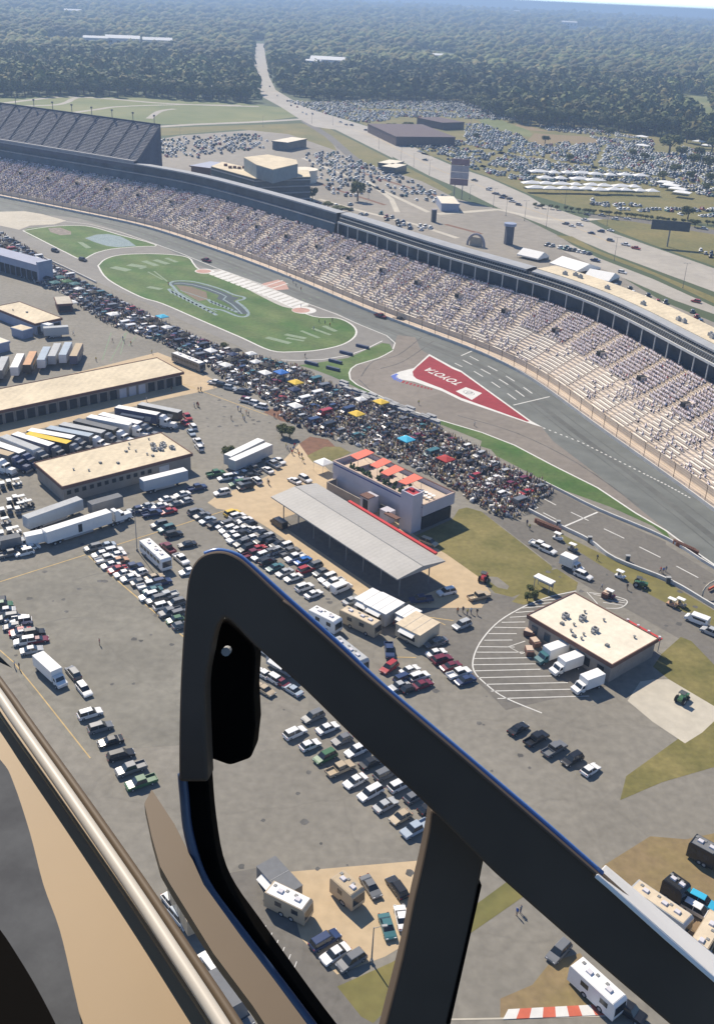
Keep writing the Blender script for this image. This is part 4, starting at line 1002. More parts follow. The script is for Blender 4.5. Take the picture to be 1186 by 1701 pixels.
for i in range(8):
    for y in (.18,.8):
        mb=MB(); mb.cyl((2+i*(L-4)/7,w*y,0),(2+i*(L-4)/7,w*y,h-.2),.14,n=8); obj('post',mb.mesh('post',M_gmet),t)
CANO=(a,rz,L,w)
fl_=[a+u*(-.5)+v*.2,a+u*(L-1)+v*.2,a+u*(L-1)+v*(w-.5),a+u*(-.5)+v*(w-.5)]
flat('canopy_shade_patch',[(p.x+1.2,p.y-1.6,0) for p in fl_],M_road,.027,world=True)  # dark asphalt patch that puts the canopy's shade into the ground colour
place('canopy_tent',tent('white',4,4,3,.9),'white canopy at the upper end of the red awning building','tent',P(537,783),-.8)
# building with red awnings, roof terrace and stair tower
h=6.6
A,B,C=(553,769),(703,843),(757,822)
a,b,c=P(*A,h),P(*B,h),P(*C,h); u=(b-a); L=u.length; u.normalize(); rz=math.atan2(u.y,u.x); v=Vector((-math.sin(rz),math.cos(rz),0)); w=(c-b).dot(v)
t=thing('terrace_building','pale two storey building with four red awnings and plants on its roof terrace','building',(a.x,a.y,0),rz)
def pt(px,z): q=P(*px,z)-Vector((a.x,a.y,0)); return (q.x*math.cos(rz)+q.y*math.sin(rz),-q.x*math.sin(rz)+q.y*math.cos(rz))
M_lav=G('lavender_wall',(.50,.48,.52),var=.05,scale=.3)
mb=MB(); mb.m(0).box(L*.42,w/2,0,L*.84,w-.4,h-.9); mb.m(0).box(L/2,.15,h-2.6,L,.3,3.2); mb.m(0).box(L-.15,w/2,h-2.6,.3,w-.6,3.2); mb.m(0).box(.15,w/2,h-2.6,.3,w-.6,3.2); mb.m(0).box(L/2,w-.15,h-2.6,L,.3,3.2)
mb.m(1).box(L/2,-.02,h-.25,L*.98,.12,.3); mb.m(2).box(L/2,w/2,h-.9,L-.4,w-.4,.15)
obj('wall',mb.mesh('wall',[M_lav,G('blue_band',(.05,.06,.22)),M_walk]),t)
mb=MB(); mb.box(L*.92,w*.5,.02,L*.14,w*.9,3.4); obj('undercroft_dark',mb.mesh('undercroft_dark',M_opening),t)  # near-black box, the shade of the open undercroft put into its colour
mb=MB(); mb.m(1).box(L/2,.15,h+.6,L+.1,.42,.14); mb.m(0).box(L/2,w-.15,h+.6,L+.1,.42,.14); mb.m(1).box(L-.15,w*.5,h+.6,.42,w-.5,.14); mb.m(1).box(.15,w*.5,h+.6,.42,w-.5,.14)
obj('parapet',mb.mesh('parapet',[M_brick,G('parapet_tan',(.48,.36,.30))]),t)
M_aw=G('awning_orange_red',(.72,.16,.10),var=.04,rough=.7)
for q in (k('Q',(400,142),(505,108),(560,132),(450,172)),k('Q',(530,205),(618,166),(675,192),(580,228)),k('Q',(600,255),(700,212),(758,242),(652,278)),k('Q',(715,315),(822,270),(880,300),(770,336))):
    m_=MB(); z=h+2.0; ps=[pt(p,z) for p in q]
    m_.m(0).add([(x,y,z+(.35 if i in(1,2) else 0)) for i,(x,y) in enumerate(ps)]+[(x,y,z-.12+(.35 if i in(1,2) else 0)) for i,(x,y) in enumerate(ps)],[(0,1,2,3),(7,6,5,4),(0,4,5,1),(1,5,6,2),(2,6,7,3),(3,7,4,0)])
    cx,cy=sum(p[0] for p in ps)/4,sum(p[1] for p in ps)/4
    for x,y in ps: m_.m(1).cyl((cx+(x-cx)*.9,cy+(y-cy)*.9,h-.8),(cx+(x-cx)*.9,cy+(y-cy)*.9,z+.1),.06,n=5)
    obj('awning',m_.mesh('awning',[M_aw,M_metal]),t)
TW=[(687,824),(700,822),(701,808)]
x0,y0=pt((687,824),10.4)
tw_=MB(); tw_.m(0).box(L-2.6,-1.6,0,4.2,3.6,10.2); tw_.m(0).box(L-2.6,-3.2,10.2,4.2,.3,.5); tw_.m(0).box(L-2.6,.05,10.2,4.2,.3,.5); 
tw_.m(1).box(L-2.6,-1.6,10.2,3.4,2.6,.12); tw_.m(1).box(L-3.4,-1.0,10.3,1.2,.9,.6); tw_.m(0).box(L-4.55,-1.6,10.2,.3,2.9,.5); tw_.m(0).box(L-.65,-1.6,10.2,.3,2.9,.5)
obj('stair_tower',tw_.mesh('stair_tower',[M_lav,G('tower_top_red',(.42,.05,.06))]),t)
mb=MB(); mb.m(0).box(L*.30,-3.4,0,L*.50,.3,2.6); mb.m(0).box(L*.05,-1.7,0,.3,3.2,2.6); mb.m(1).box(L*.27,-1.6,.05,L*.44,3.0,.1); obj('yard_wall',mb.mesh('yard_wall',[M_wall,M_conc2]),t)
mb=MB(); mb.m(0).box(L*.52,-2.9,0,3.4,3.4,4.6); mb.m(2).box(L*.52+.3,-4.62,.3,1.8,.1,3.6); mb.m(1).box(L*.52,-3.6,4.5,3.2,2.6,.3); mb.m(0).box(L*.73,-3.2,0,3.0,2.6,3.4); mb.m(1).box(L*.82,-4.6,3.1,4.4,1.5,.3); mb.m(2).box(L*.66,-2.0,.1,3,.4,3)
obj('entrance_porch',mb.mesh('entrance_porch',[M_lav,M_brick,M_opening]),t)
for i in range(8):
    mb=MB(); x=L*.80+(i%4)*1.25; y=w*.45+(i//4)*1.6; mb.cyl((x,y,h-.75),(x,y,h),.07,n=5); mb.cyl((x,y,h),(x,y,h+.08),.55,n=10); obj('table',mb.mesh('table',M_tent),t)
for i in range(26):
    mb=MB(); x=L*(.12+.56*(i/25))+R.uniform(-.5,.5); y=w*R.choice((.22,.3,.62,.4)); 
    for _ in range(5):
        c_=Vector((x+R.uniform(-.5,.5),y+R.uniform(-.4,.4),h-.7+R.uniform(.2,1.0))); r_=R.uniform(.25,.5)
        mb.add([c_+Vector(d)*r_ for d in((1,0,0),(0,1,.2),(-1,0,0),(0,-1,0),(0,0,1),(0,0,-1))],[(0,1,4),(1,2,4),(2,3,4),(3,0,4),(1,0,5),(2,1,5),(3,2,5),(0,3,5)])
    mb.box(x,y,h-.75,.8,.6,.35); obj('planter',mb.mesh('planter',G('planter_leaves',(.05,.09,.035),var=.4)),t)
# far-left paddock buildings
t,L,w,s=bld('paddock_building','small blue-grey building with a cream roof left of the crowded pit strip','building',(58,538),(104,528),(46,498),4.4,M_bluegrey,M_creamroof,M_brick,over=.5)
roofbits(t,L,w,s,4.5,[(.5,.5,'box'),(.3,.7,'vent')])
for i in range(3):
    mb=MB(); mb.box(L*(.2+.3*i),s*.42,.2,2.6,.1,2.8); obj('doorway',mb.mesh('doorway',M_opening),t)
t,L,w,s=bld('annex_building','low cream roofed annex in front of the blue-grey paddock building','building',(37,549),(55,544),(24,541),3.4,M_bluegrey,M_creamroof,None,over=.2)
t,L,w,s=bld('flat_roof_kiosk','flat grey roofed kiosk beside the pit crowd above the cream paddock roof','kiosk',(94,505),(121,504-.5),(69,493.5),3.6,M_brick,M_conc2,None,over=.3)
mb=MB(); mb.box(L*.5,s*.25,.8,L*.7,.1,1.8); obj('serving_hatch',mb.mesh('serving_hatch',M_opening),t)
t,L,w,s=bld('corner_shed','cream roofed shed cut by the left edge of the picture above the hauler row','shed',(-20,575),(17,566),(-30,552),3.6,M_bluegrey,M_bldroof,None,over=.3)
# pit suites, long sloped roof with tall end wall
h=8.6; a=P(-40,425,h); b=P(66,452,h)
a=P(-60,404,h); b=P(64,437.5,h); u=(b-a).normalized(); L=(b-a).length; rz=math.atan2(u.y,u.x)
t=thing('pit_suite_building','long narrow blue-grey pit suite block with a sloping roof and tall end wall','building',(a.x,a.y,0),rz)
mb=MB(); mb.m(0).box(L/2,2.6,4.6,L,5.2,3.2); mb.m(1).box(L/2,2.7,0,L-.4,3.6,4.6)
for i in range(14): mb.m(0).cyl((2+i*(L-4)/13,.3,0),(2+i*(L-4)/13,.3,4.7),.15,n=5)
obj('suite_block',mb.mesh('suite_block',[M_bluegrey,M_opening]),t)
mb=MB(); mb.add([(0,-.3,7.9),(L,-.3,7.9),(L,6.3,8.9),(0,6.3,8.9),(0,-.3,7.6),(L,-.3,7.6),(L,6.3,8.6),(0,6.3,8.6)],[(0,1,2,3),(7,6,5,4),(0,4,5,1),(1,5,6,2),(2,6,7,3),(3,7,4,0)]); obj('roof',mb.mesh('roof',G('pale_blue_roof',(.36,.38,.46),var=.05,scale=.2)),t)
mb=MB(); mb.box(L+.6,2.6,0,1.2,7.6,9.6); obj('end_wall',mb.mesh('end_wall',M_bluegrey),t)
# club tower behind the stands
A,B=(405,300),(516,306)
g0=P(423,322,0)
def fl(name,px,z0,z1,m,parent): 
    mb=MB(); mb.prism([P(*p,z1).xy for p in px],z0,z1); return obj(name,mb.mesh(name,m),parent)
t=thing('club_tower','glass fronted club building with cream stepped roofs behind the grandstand','building')
b1=k('e',(410,168),(680,243),(1022,232),(1010,190),(760,205),(480,140)); z=17
def fprism(pxs,z0,z1,mats,name):
    mb=MB(); ps=[P(*p,z1) for p in pxs]; mb.m(0).prism([p.xy for p in ps],z0,z1-.4); mb.m(1).prism([(p.x,p.y) for p in ps],z1-.4,z1); obj(name,mb.mesh(name,mats),t)
fprism(b1,0,17,[M_tglass,M_creamroof],'lower_block')
fprism(k('e',(612,112),(690,158),(790,188),(944,152),(936,128),(760,95)),17.0,25,[G('tower_band',(.22,.26,.27)),M_creamroof],'upper_block')
ps=[P(*p,17) for p in k('e',(410,168),(680,243),(1022,232))]
for z in (3.6,7.4,11.2,15):
    mb=MB(); q=wallmesh([(p.x,p.y,0) for p in ps],.7,.7,base=z); obj('floor_band',q.mesh('floor_band',M_ledge),t)
for i in range(9):
    c=P(*k('e',(500+i*28,165+i*5+R.uniform(-8,12)))[0],17); mb=MB(); mb.box(c.x,c.y,17.02,2,2.4,1.3); obj('roof_unit',mb.mesh('roof_unit',M_brick),t)
c=P(*k('e',(985,190))[0],8); mb=MB(); mb.cyl((c.x,c.y,0),(c.x,c.y,8),9,n=24); mb.cyl((c.x,c.y,8),(c.x,c.y,8.6),9.6,n=24); obj('round_lobby',mb.mesh('round_lobby',M_bldroof),t)
# pavilion with pale blue roof, white kiosks, brown store
t,L,w,s=bld('blue_roof_pavilion','pale blue roofed pavilion between the upper stand and the club tower','pavilion',(314,274),(349,278.5),(322,263.5),6,M_brick,G('pale_blue_roof',(.36,.38,.46),var=.05,scale=.2),None,over=1)
t,L,w,s=bld('gate_building','small white topped grey gatehouse beyond the club tower parking','gatehouse',(451,233),(478,236),(452,223),7,M_tglass,M_bldroof,None,over=.6)
t,L,w,s=bld('brick_store','long low dark brick store between the highway and the packed car park','store',(658,226),(757,227),(668,205),8,G('dark_brick',(.10,.075,.075),var=.1),G('dark_brick_roof',(.12,.09,.09),var=.1),None,over=.3)
t,L,w,s=bld('brick_warehouse','small dark roofed warehouse behind the long brick store','warehouse',(735,203),(772,202),(742,193),7,MATS['dark_brick'],MATS['dark_brick_roof'],None,over=.3)
for i,(x,y) in enumerate([(642,266),(648,272)]):
    t,L,w,s=bld('sales_kiosk',['white box kiosk with a blue front on the lot beside the highway','lower white kiosk stepped in front of the blue fronted one'][i],'kiosk',(x-15,y+3),(x+10,y+6),(x-12,y-4),5,M_tglass,M_bldroof,None,over=.3,group='sales kiosks')
t,L,w,s=bld('small_shop','low shop with a blue side wall under the tall highway sign','shop',(733,337),(764,338),(742,325),5,M_bluegrey,M_bldroof,None,over=.3)
def bigtent(A,B,C,label,h=4):
    a,b,c=P(*A),P(*B),P(*C); u=(b-a); L=u.length; u.normalize(); rz=math.atan2(u.y,u.x); v=Vector((-math.sin(rz),math.cos(rz),0)); w=abs((c-a).dot(v))
    t=thing('marquee',label,'marquee',(a.x,a.y,0),rz,'white event marquees')
    r=MB(); n=4
    r.add([(0,0,h-1.2),(L,0,h-1.2),(L,w,h-1.2),(0,w,h-1.2),(0,w/2,h+1.4),(L,w/2,h+1.4),(0,0,h-1.9),(L,0,h-1.9),(L,w,h-1.9),(0,w,h-1.9)],[(0,1,5,4),(2,3,4,5),(1,2,5),(3,0,4),(6,7,1,0),(7,8,2,1),(8,9,3,2),(9,6,0,3)])
    obj('roof',r.mesh('roof',M_tent,fix=False),t); p=MB()
    for i in range(5):
        for y in(.1,w-.1): p.cyl((.1+i*(L-.2)/4,y,0),(.1+i*(L-.2)/4,y,h-1.3),.08,n=5)
    obj('poles',p.mesh('poles',M_metal),t)
    s_=MB(); s_.quad((0,w-.05,0),(L,w-.05,0),(L,w-.05,h-1.4),(0,w-.05,h-1.4)); obj('side_curtain',s_.mesh('side_curtain',M_tent),t)
bigtent((912,445),(957,459),(924,431),'largest white marquee behind the curved grandstand roof')
bigtent((858,427),(893,435),(862,419),'long low white marquee left of the largest one',3)
bigtent((968,466),(1010,474),(975,455),'white marquee just right of the largest one, beside parked cars',3.4)
# billboards and pylons
def pole_sign(px,h,w,hh,label,cols,poles=2,rz=-.2,thick=.8):
    p=P(*px); t=thing('billboard',label,'sign',(p.x,p.y,0),rz)
    m_=MB(); 
    for s in ([-1,1] if poles==2 else [0]): m_.cyl((s*w*.22,0,0),(s*w*.22,0,h+.3),.42 if poles==1 else .3,n=8)
    obj('pole',m_.mesh('pole',M_gmet),t); n=len(cols)
    for i,c in enumerate(cols):
        m_=MB(); m_.box(0,0,h+i*hh/n,w,thick,hh/n-.25); obj('sign_panel',m_.mesh('sign_panel',c),t)
    return t
M_sg=G('sign_grey',(.36,.34,.36)); M_sr=G('sign_red_brown',(.24,.16,.17)); M_sd=G('sign_dark',(.07,.08,.085))
t=pole_sign((760,330),9,12,17,'tall two tier red and white sign on twin poles beside the highway',[M_sr,M_sg,M_sg,M_sr])
pole_sign((1108,409),9,21,5.5,'dark billboard on a single thick pole on the grass by the highway',[M_sd],poles=1)
p=P(844,405); t=thing('pylon_tower','dark slab shaped pylon with a round top in the lot behind the stand','tower',(p.x,p.y,0),.3); m_=MB(); m_.box(0,0,0,4.2,3.0,10); obj('shaft',m_.mesh('shaft',G('pylon_slate',(.09,.10,.125))),t); m_=MB(); m_.cyl((0,0,10),(0,0,11.4),3.4,n=14); obj('cap',m_.mesh('cap',M_bluegrey),t)
p=P(720,368); t=thing('pylon_tower','small dark pylon sign left of the pale crosswalk behind the stand','tower',(p.x,p.y,0),.3); m_=MB(); m_.box(0,0,0,2.6,2.0,7); obj('shaft',m_.mesh('shaft',M_sd),t); m_=MB(); m_.box(0,0,7,3.0,2.4,.5); obj('cap',m_.mesh('cap',M_sg),t)
p=P(790,408); t=thing('entrance_arch','grey inflatable style arch over the walkway behind the grandstand','arch',(p.x,p.y,0),-.5); m_=MB()
pts=[(-5*math.cos(PI*i/10),0,6.5*math.sin(PI*i/10)) for i in range(11)]; m_.tube(pts,.7,8); obj('arch_tube',m_.mesh('arch_tube',M_sg),t); m_=MB(); m_.box(0,.4,0,7.5,.3,4.6); obj('backdrop',m_.mesh('backdrop',M_conc2),t)
# arch gantry at the right edge over pit road
a,b=P(1166,992),P(1205,972)
t=thing('pit_arch','pale curved gantry over pit road at the right edge of the picture','gantry',(a.x,a.y,0),math.atan2(b.y-a.y,b.x-a.x)); L=(b-a).length; m_=MB(); m_.tube([(0,0,0),(0,0,1.6),(.6,0,2.5),(2,0,3.0),(L,0,3.2)],.22,8); obj('arch_tube',m_.mesh('arch_tube',M_conc2),t); m_=MB(); m_.box(L*.6,.6,.3,L*.5,.3,.6); obj('barrier',m_.mesh('barrier',MATS['kerb_red']),t)
# small shelter with bushes
p0=P(889,972); t=thing('shelter','small white roofed shelter on the lawn corner beside three bushes','shelter',(p0.x,p0.y,0),-.75); m_=MB(); m_.box(2.2,0,2.4,4.8,2.0,.35); obj('roof',m_.mesh('roof',M_tent),t); m_=MB()
for x in(.2,4.2):
    for y in(-.8,.8): m_.cyl((x,y,0),(x,y,2.45),.08,n=6)
m_.box(2.2,.8,.9,3.8,.08,1.3); obj('frame',m_.mesh('frame',M_bluegrey),t)
# pit walls
def wall_(px,h,w,label,m,name='pit_wall'): return tag(obj(name,wallmesh([P(*p) for p in smooth_px(px,4)],h,w).mesh(name,m)),label,'wall')
WP=G('barrier_white',(.58,.57,.54),var=.08,scale=.5)
wall_(k('G',(315,760),(460,835),(600,904))+k('C',(720,200),(980,305),(1186,425),(1500,600)),.9,.42,'white concrete pit wall between pit road and the grass strip',WP)
wall_(k('G',(370,620),(460,665),(640,755),(960,892))+k('C',(1186,240),(1500,400)),.75,.35,'long white double wall between pit road and the road course grass',WP)
wall_(k('i',(560,440),(1000,470))[:0]+[(60,423),(110,446),(160,470)],.8,.4,'short white pit wall beside the far left pit lane',WP)
for i,px in enumerate(k('S',(297,185),(476,276),(692,384),(922,508))):
    p=P(*px); m_=MB(); m_.m(0).box(0,0,0,.9,.7,1.5); m_.m(1).box(0,0,1.5,1.1,.9,.12); o=obj('wall_pedestal',m_.mesh('wall_pedestal',[M_sd,M_metal])); o.location=p; tag(o,['dark pedestal on the pit wall at the white cross line','second dark pedestal along the pit wall from the cross line','dark pedestal on the pit wall above the parked mower','dark pedestal on the pit wall nearest the gantry'][i],'pedestal','pedestals along the pit wall')
# crash barrels
for nm,A,B,rows in (('row of orange and brown crash barrels at the head of the pit wall',k('S',(178,168))[0],k('S',(298,215))[0],2),('row of brown crash barrels where pit road meets the track',k('S',(968,290))[0],k('S',(1078,340))[0],2)):
    a,b=P(*A),P(*B); n=10
    for i in range(n):
        for r in range(rows):
            q=a.lerp(b,i/(n-1)); m_=PR.get('barrel') or MB()
            if 'barrel' not in PR:
                m_.m(0).cyl((0,0,0),(0,0,1.0),.45,.40,n=10); m_.m(1).cyl((0,0,1.0),(0,0,1.06),.44,n=10); PR['barrel']=m_=m_.mesh('crash_barrel',[G('barrel_brown',(.30,.12,.06)),G('barrel_lid',(.14,.07,.05))])
            o=obj('crash_barrel',m_); o.location=(q.x+(r-.5)*.5,q.y-(r-.5)*1.0,0); tag(o,'brown crash barrel in the '+('cluster at the head of the pit wall' if A[0]<1000 else 'cluster where pit road meets the track'),'barrel',nm)
# little foam panels on the road course grass
for i,px in enumerate(k('E',(627,783-1),(551,0))[:0]+[(602,577),(575,588),(557,602),(553,614),(517,605)]):
    p=P(*px); m_=MB(); m_.box(0,0,0,5.5,1.0,1.0); o=obj('foam_barrier',m_.mesh('foam_barrier',G('foam_navy',(.07,.09,.15)))); o.location=p; o.rotation_euler=(0,0,-.55)
    tag(o,['dark foam barrier on the track nearest the grass corner','dark foam barrier on the white inner edge line','dark foam barrier on the grass above the lowest one','lowest dark foam barrier on the grass by the crowd','dark foam barrier beside the crowd left of the grass wedge'][i],'barrier','foam barriers on the road course')
# lamps
LP=[((228,915),11,1,'tall lamp post with a long shadow beside the white bus'),((617,1600),7,1,'short lamp post on the edge of the sandy lot at the bottom'),((1020,432),12,2,'lamp post on the highway verge right of the white marquee'),((1134,478),12,2,'lamp post nearest the right edge on the highway verge'),((765,280+8),10,2,'lamp post left of the tall highway sign across the lanes'),((629,246),12,2,'leftmost lamp post on the near side of the highway'),((666,268),12,2,'second lamp post along the near side of the highway'),((687,276),10,1,'short lamp post between two tall ones by the highway'),((713,290),11,2,'lamp post before the tall sign on the near highway kerb'),((819,344),12,2,'lamp post just right of the tall sign on the highway kerb'),((840,358),12,1,'lamp post at the pale crosswalk'),((871,366),12,2,'lamp post left of the highway junction'),((907,376),12,2,'tall lamp post in front of the highway junction'),((1008,374),13,2,'lamp post in the highway grass island'),((980,352),10,1,'lamp post beside the white tents across the highway'),((938,340),11,1,'lamp post at the corner of the tent rows'),((780,330),9,1,'lamp post beside the small blue shop'),((518,204),11,2,'lamp post at the far road junction'),((553,207),11,2,'lamp post on the right of the far road junction'),((437,210),10,1,'lamp post in the far green field'),((782,209),14,2,'tall mast beyond the brick store'),((612,330),9,1,'lamp post beside the lone round tree'),((560,262),9,1,'lamp post in the lot beside the club tower'),((300,232),10,2,'lamp post at the end of the upper stand')]
for px,h,a,l in LP: place('lamp_post',lamp(h,a),l,'lamp post',P(*px),R.uniform(-.6,.6),'lamp posts')
# ------------------------------------------------------------------ vehicles
NV={'car':0}
def hdg(px,dx,dy): a,b=P(*px),P(px[0]+dx,px[1]+dy); return math.atan2(b.y-a.y,b.x-a.x)
KN={'sedan':'sedan','suv':'tall wagon','pickup':'pickup truck','hatchback':'hatchback','minivan':'minivan','van':'panel van','sports_car':'low coupe'}
def putcar(px,deg,kind,colr,label,group=None,merged=False,jit=0):
    p=P(*px) if len(px)==2 else Vector(px)
    rz=math.radians(deg)+R.uniform(-.04,.04)+jit
    if R.random()<.5 and jit==0: rz+=PI
    NV['car']+=1
    nm={'pickup':'pickup_truck','van':'van'}.get(kind,'parked_car')
    return place(nm,car(kind,colr,merged),label,{'pickup':'pickup truck','van':'van'}.get(kind,'car'),p,rz,group,(.94,.94,.94))
KD=['sedan']*5+['suv']*6+['hatchback']*3+['pickup']*4+['minivan']*2
def row(pts,deg,desc,fro,fix=None,merged=False,kinds=KD,group=None):
    fix=fix or {}
    for i,px in enumerate(pts):
        kd=R.choice(kinds); cl=R.choice(CAR_COL)
        if i in fix: cl,kd=fix[i]
        putcar(px,deg,kd,cl,f'{cl} {KN[kd]}, {ordn(i)} from {fro} in {desc}',group or 'cars in '+desc,merged)
M1=k('M',(95,125),(132,146),(166,176),(215,200),(262,205),(290,235),(318,262),(345,292),(380,318),(405,352),(445,385),(490,400),(535,432),(580,468),(640,498),(692,530))
row(M1,40,'the car row nearest the dark frame','the top',{0:('grey','suv'),1:('grey','sedan'),2:('pale blue','sedan'),4:('white','sedan'),5:('white','suv'),6:('white','sedan'),7:('white','pickup'),8:('grey','suv'),9:('black','suv'),12:('black','suv'),13:('teal','sedan'),14:('silver','sedan'),15:('white','sedan')})
M2=k('M',(350,152),(392,176),(424,200),(392,228),(455,235),(495,258),(530,285),(560,305),(600,325),(640,340),(600,362),(672,372),(705,408),(752,425),(770,482),(820,460),(862,498),(905,533),(945,562),(990,598),(1052,672))
row(M2,40,'the row beside the tan pavement','the top',{0:('white','suv'),1:('white','sedan'),13:('blue','sedan'),12:('white','pickup'),15:('grey','suv'),17:('white','minivan'),19:('white','van'),20:('silver','sedan')})
row(k('M',(302,195),(352,232),(378,265),(430,290),(478,350),(545,378),(505,300)),40,'the file between the two long rows','the top',{4:('red','sedan')})
row(k('M',(762,590),(818,632)),40,'the pair below the long rows','the left',{0:('white','suv'),1:('white','sedan')})
putcar(k('M',(318,132))[0],40,'suv','yellow','yellow car at the top of the long car rows, beside the tan pavement')
putcar(k('M',(605,200))[0],-50,'van','black','dark van with a tan roof alone on the tan pavement by the canopy')
row(k('A',(438,152),(470,182),(502,204),(520,232),(552,252),(580,272),(612,292),(660,312),(700,328),(718,352),(700,380),(735,395),(768,425),(800,455),(822,490),(850,515)),33,'the diagonal row along the empty lot','its top end',{0:('grey','suv'),1:('white','hatchback'),3:('white','sedan'),4:('red','sedan'),5:('white','sedan'),7:('grey','sedan'),8:('white','pickup'),9:('teal','sedan'),11:('grey','minivan'),12:('white','suv')})
row(k('A',(500,140),(535,165),(548,185),(560,210),(620,245),(655,268),(725,290),(760,312),(782,378),(825,412),(848,460)),33,'the inner file behind the diagonal row','the top',{0:('pale blue','sedan'),2:('white','sedan'),3:('orange','sedan')})
row(k('A',(748,42),(782,62),(815,88)),35,'the cluster of three above the white bus','the left',{0:('grey','suv'),1:('teal','suv'),2:('black','suv')})
putcar(k('A',(878,135))[0],30,'sedan','black','black sedan parked alone between the white bus and the long rows')
putcar(k('A',(788,152))[0],-50,'pickup','maroon','maroon pickup truck beside the white bus')
putcar(k('A',(850,205))[0],-50,'pickup','white','white pickup truck below the maroon one beside the bus')
putcar(k('A',(885,262))[0],30,'sedan','white','white sedan half hidden at the left of the dark window frame')
row(k('A',(-30,400),(12,422),(25,447),(40,480),(75,482),(100,498),(60,522),(95,545),(160,552),(180,583),(118,592),(150,632))+[(38,1055)],22,'the left edge row beside the empty lot','the top',{3:('grey','suv'),4:('white','sedan'),7:('red','sedan'),9:('maroon','sports_car'),10:('white','suv')})
row(k('D',(605,775),(650,765),(690,745),(715,780),(748,745),(790,770),(785,712),(830,735),(855,690),(870,722),(925,660),(650,795))[:11],35,'the jumble below the white boxed trailer','the left',{6:('white','sedan'),8:('white','sedan')})
row(k('D',(1012,592),(1060,612),(1112,640),(1132,600),(1150,655),(1168,630),(1042,682),(1185,600)),30,'the group left of the tan pavement','the left',{6:('white','suv'),0:('green','pickup')})
row(k('D',(895,752),(930,775),(965,800),(1000,830))[:0]+k('E',(40,600),(75,590),(120,570),(182,575),(210,548),(238,532),(128,625),(50,650),(20,605)),-50,'the group below the double white trailers','the left',{3:('white','sedan'),6:('white','suv'),7:('grey','suv')})
row(k('E',(308,625),(358,618)),-45,'the pair on the pavement above the canopy','the left',{0:('white','sedan'),1:('white','suv')})
row(k('D',(868,352),(905,372),(898,400),(878,325),(930,445),(935,470)),-60,'the group right of the workshop','the top',{4:('white','pickup'),5:('white','suv')})
row(k('D',(1010,165),(1045,175),(1080,188),(1090,160),(1125,205),(1150,208),(1160,245)),-20,'the group below the dark coach','the left',{0:('white','pickup'),3:('white','sedan')})
row(k('E',(88,250),(128,262),(150,275)),-20,'the trio beside the curved road','the left',{0:('white','pickup')})
# dark suv and van at the end of the canopy
putcar(k('N',(392,592))[0],15,'pickup','dark blue','dark blue pickup truck parked at the lower end of the canopy')
putcar(k('N',(600,528))[0],25,'suv','white','white wagon on the pavement right of the canopy end')
putcar(k('N',(725,800))[0],38,'suv','silver','silver wagon on the service road beside the hatched lot')
putcar(k('N',(455,118))[0],-35,'minivan','tan','tan minivan in the shadow of the stair tower')
row(k('N',(515,1030),(565,1085),(632,1140),(700,1200),(752,1255),(500,950)),30,'the row left of the hatched lot','the top',{0:('white','sedan'),1:('maroon','suv'),2:('maroon','sedan'),3:('white','pickup'),4:('dark blue','sedan'),5:('grey','sedan')})
putcar(k('N',(130,1010))[0],-85,'pickup','dark blue','blue pickup truck on the brown lawn below the white trailers')
putcar(k('N',(130,1150))[0],50,'suv','red','bright red car directly below the blue pickup truck')
row(k('O',(640,580),(710,630),(600,640),(735,690),(640,720),(560,700)),35,'the huddle beside the blue frame edge','the top',{0:('white','sedan'),1:('white','suv'),3:('maroon','sedan')})
putcar(k('O',(850,360))[0],25,'sedan','grey','grey sedan tucked behind the tan awning trailer')
# bottom
row(k('V',(500,335),(545,395),(615,425)),37,'the trio in the sandy lot','the left',{0:('dark blue','minivan'),1:('white','sedan'),2:('grey','suv')})
putcar(k('V',(772,275))[0],-75,'sedan','teal','dark teal sedan on the sandy lot left of the dark post')
putcar(k('V',(835,235))[0],-80,'sedan','white','white sedan half behind the dark post')
putcar(k('V',(700,100))[0],-60,'sedan','grey','grey sedan at the top of the sandy lot')
putcar(k('V',(815,105))[0],-60,'suv','black','black wagon at the top right of the sandy lot')
putcar(k('Y',(505,385))[0],45,'suv','grey','dark green-grey wagon at the edge of the bare ground')
putcar(k('Y',(1130,165))[0],-38,'suv','bright blue','bright blue car at the lower right edge')
putcar(k('Y',(1110,205))[0],-38,'minivan','white','white minivan in front of the bright blue car')
putcar(k('T',(590,760))[0],-38,'sedan','white','small white car behind the long pale motorhome')
putcar(k('Y',(800,640))[0],-38,'pickup','black','black pickup truck towing the small white caravan')
putcar(k('T',(760,1320))[0],-38,'hatchback','silver','silver hatchback in front of the tan motorhome at lower right')
# service road traffic
putcar(k('S',(190,305))[0],-40,'pickup','white','white pickup truck leading along the service road beside the lawn')
putcar(k('S',(238,333))[0],-40,'suv','white','white wagon right behind the white pickup beside the lawn')
place('box_truck',boxtruck('white','white',3.6),'white utility truck on the service road above the square building','truck',P(*k('S',(370,430))[0]),math.radians(-42))
putcar(k('S',(440,478))[0],-40,'suv','white','white wagon in front of the utility truck on the service road')
putcar(k('S',(1085,735))[0],-40,'van','white','white van at the right edge of the service road')
putcar(k('S',(1165,800))[0],-40,'suv','silver','silver wagon following the white van at the right edge')
for i,(px,c) in enumerate(zip(k('S',(295,262),(380,325),(590,590),(650,480),(945,640),(995,640)),('white','grey','maroon','white','orange','tan'))):
    place('utility_cart',cart(c),[f'white golf cart beside the crash barrels',f'grey golf cart following the white one along the grass',f'maroon cart inside the small hatched island',f'pale utility cart on the grass by the pit wall',f'orange cart towing a trailer beside the pit grass',f'tan cart right of the orange one'][i],'cart',P(*px),math.radians(-40),'utility carts by pit road')
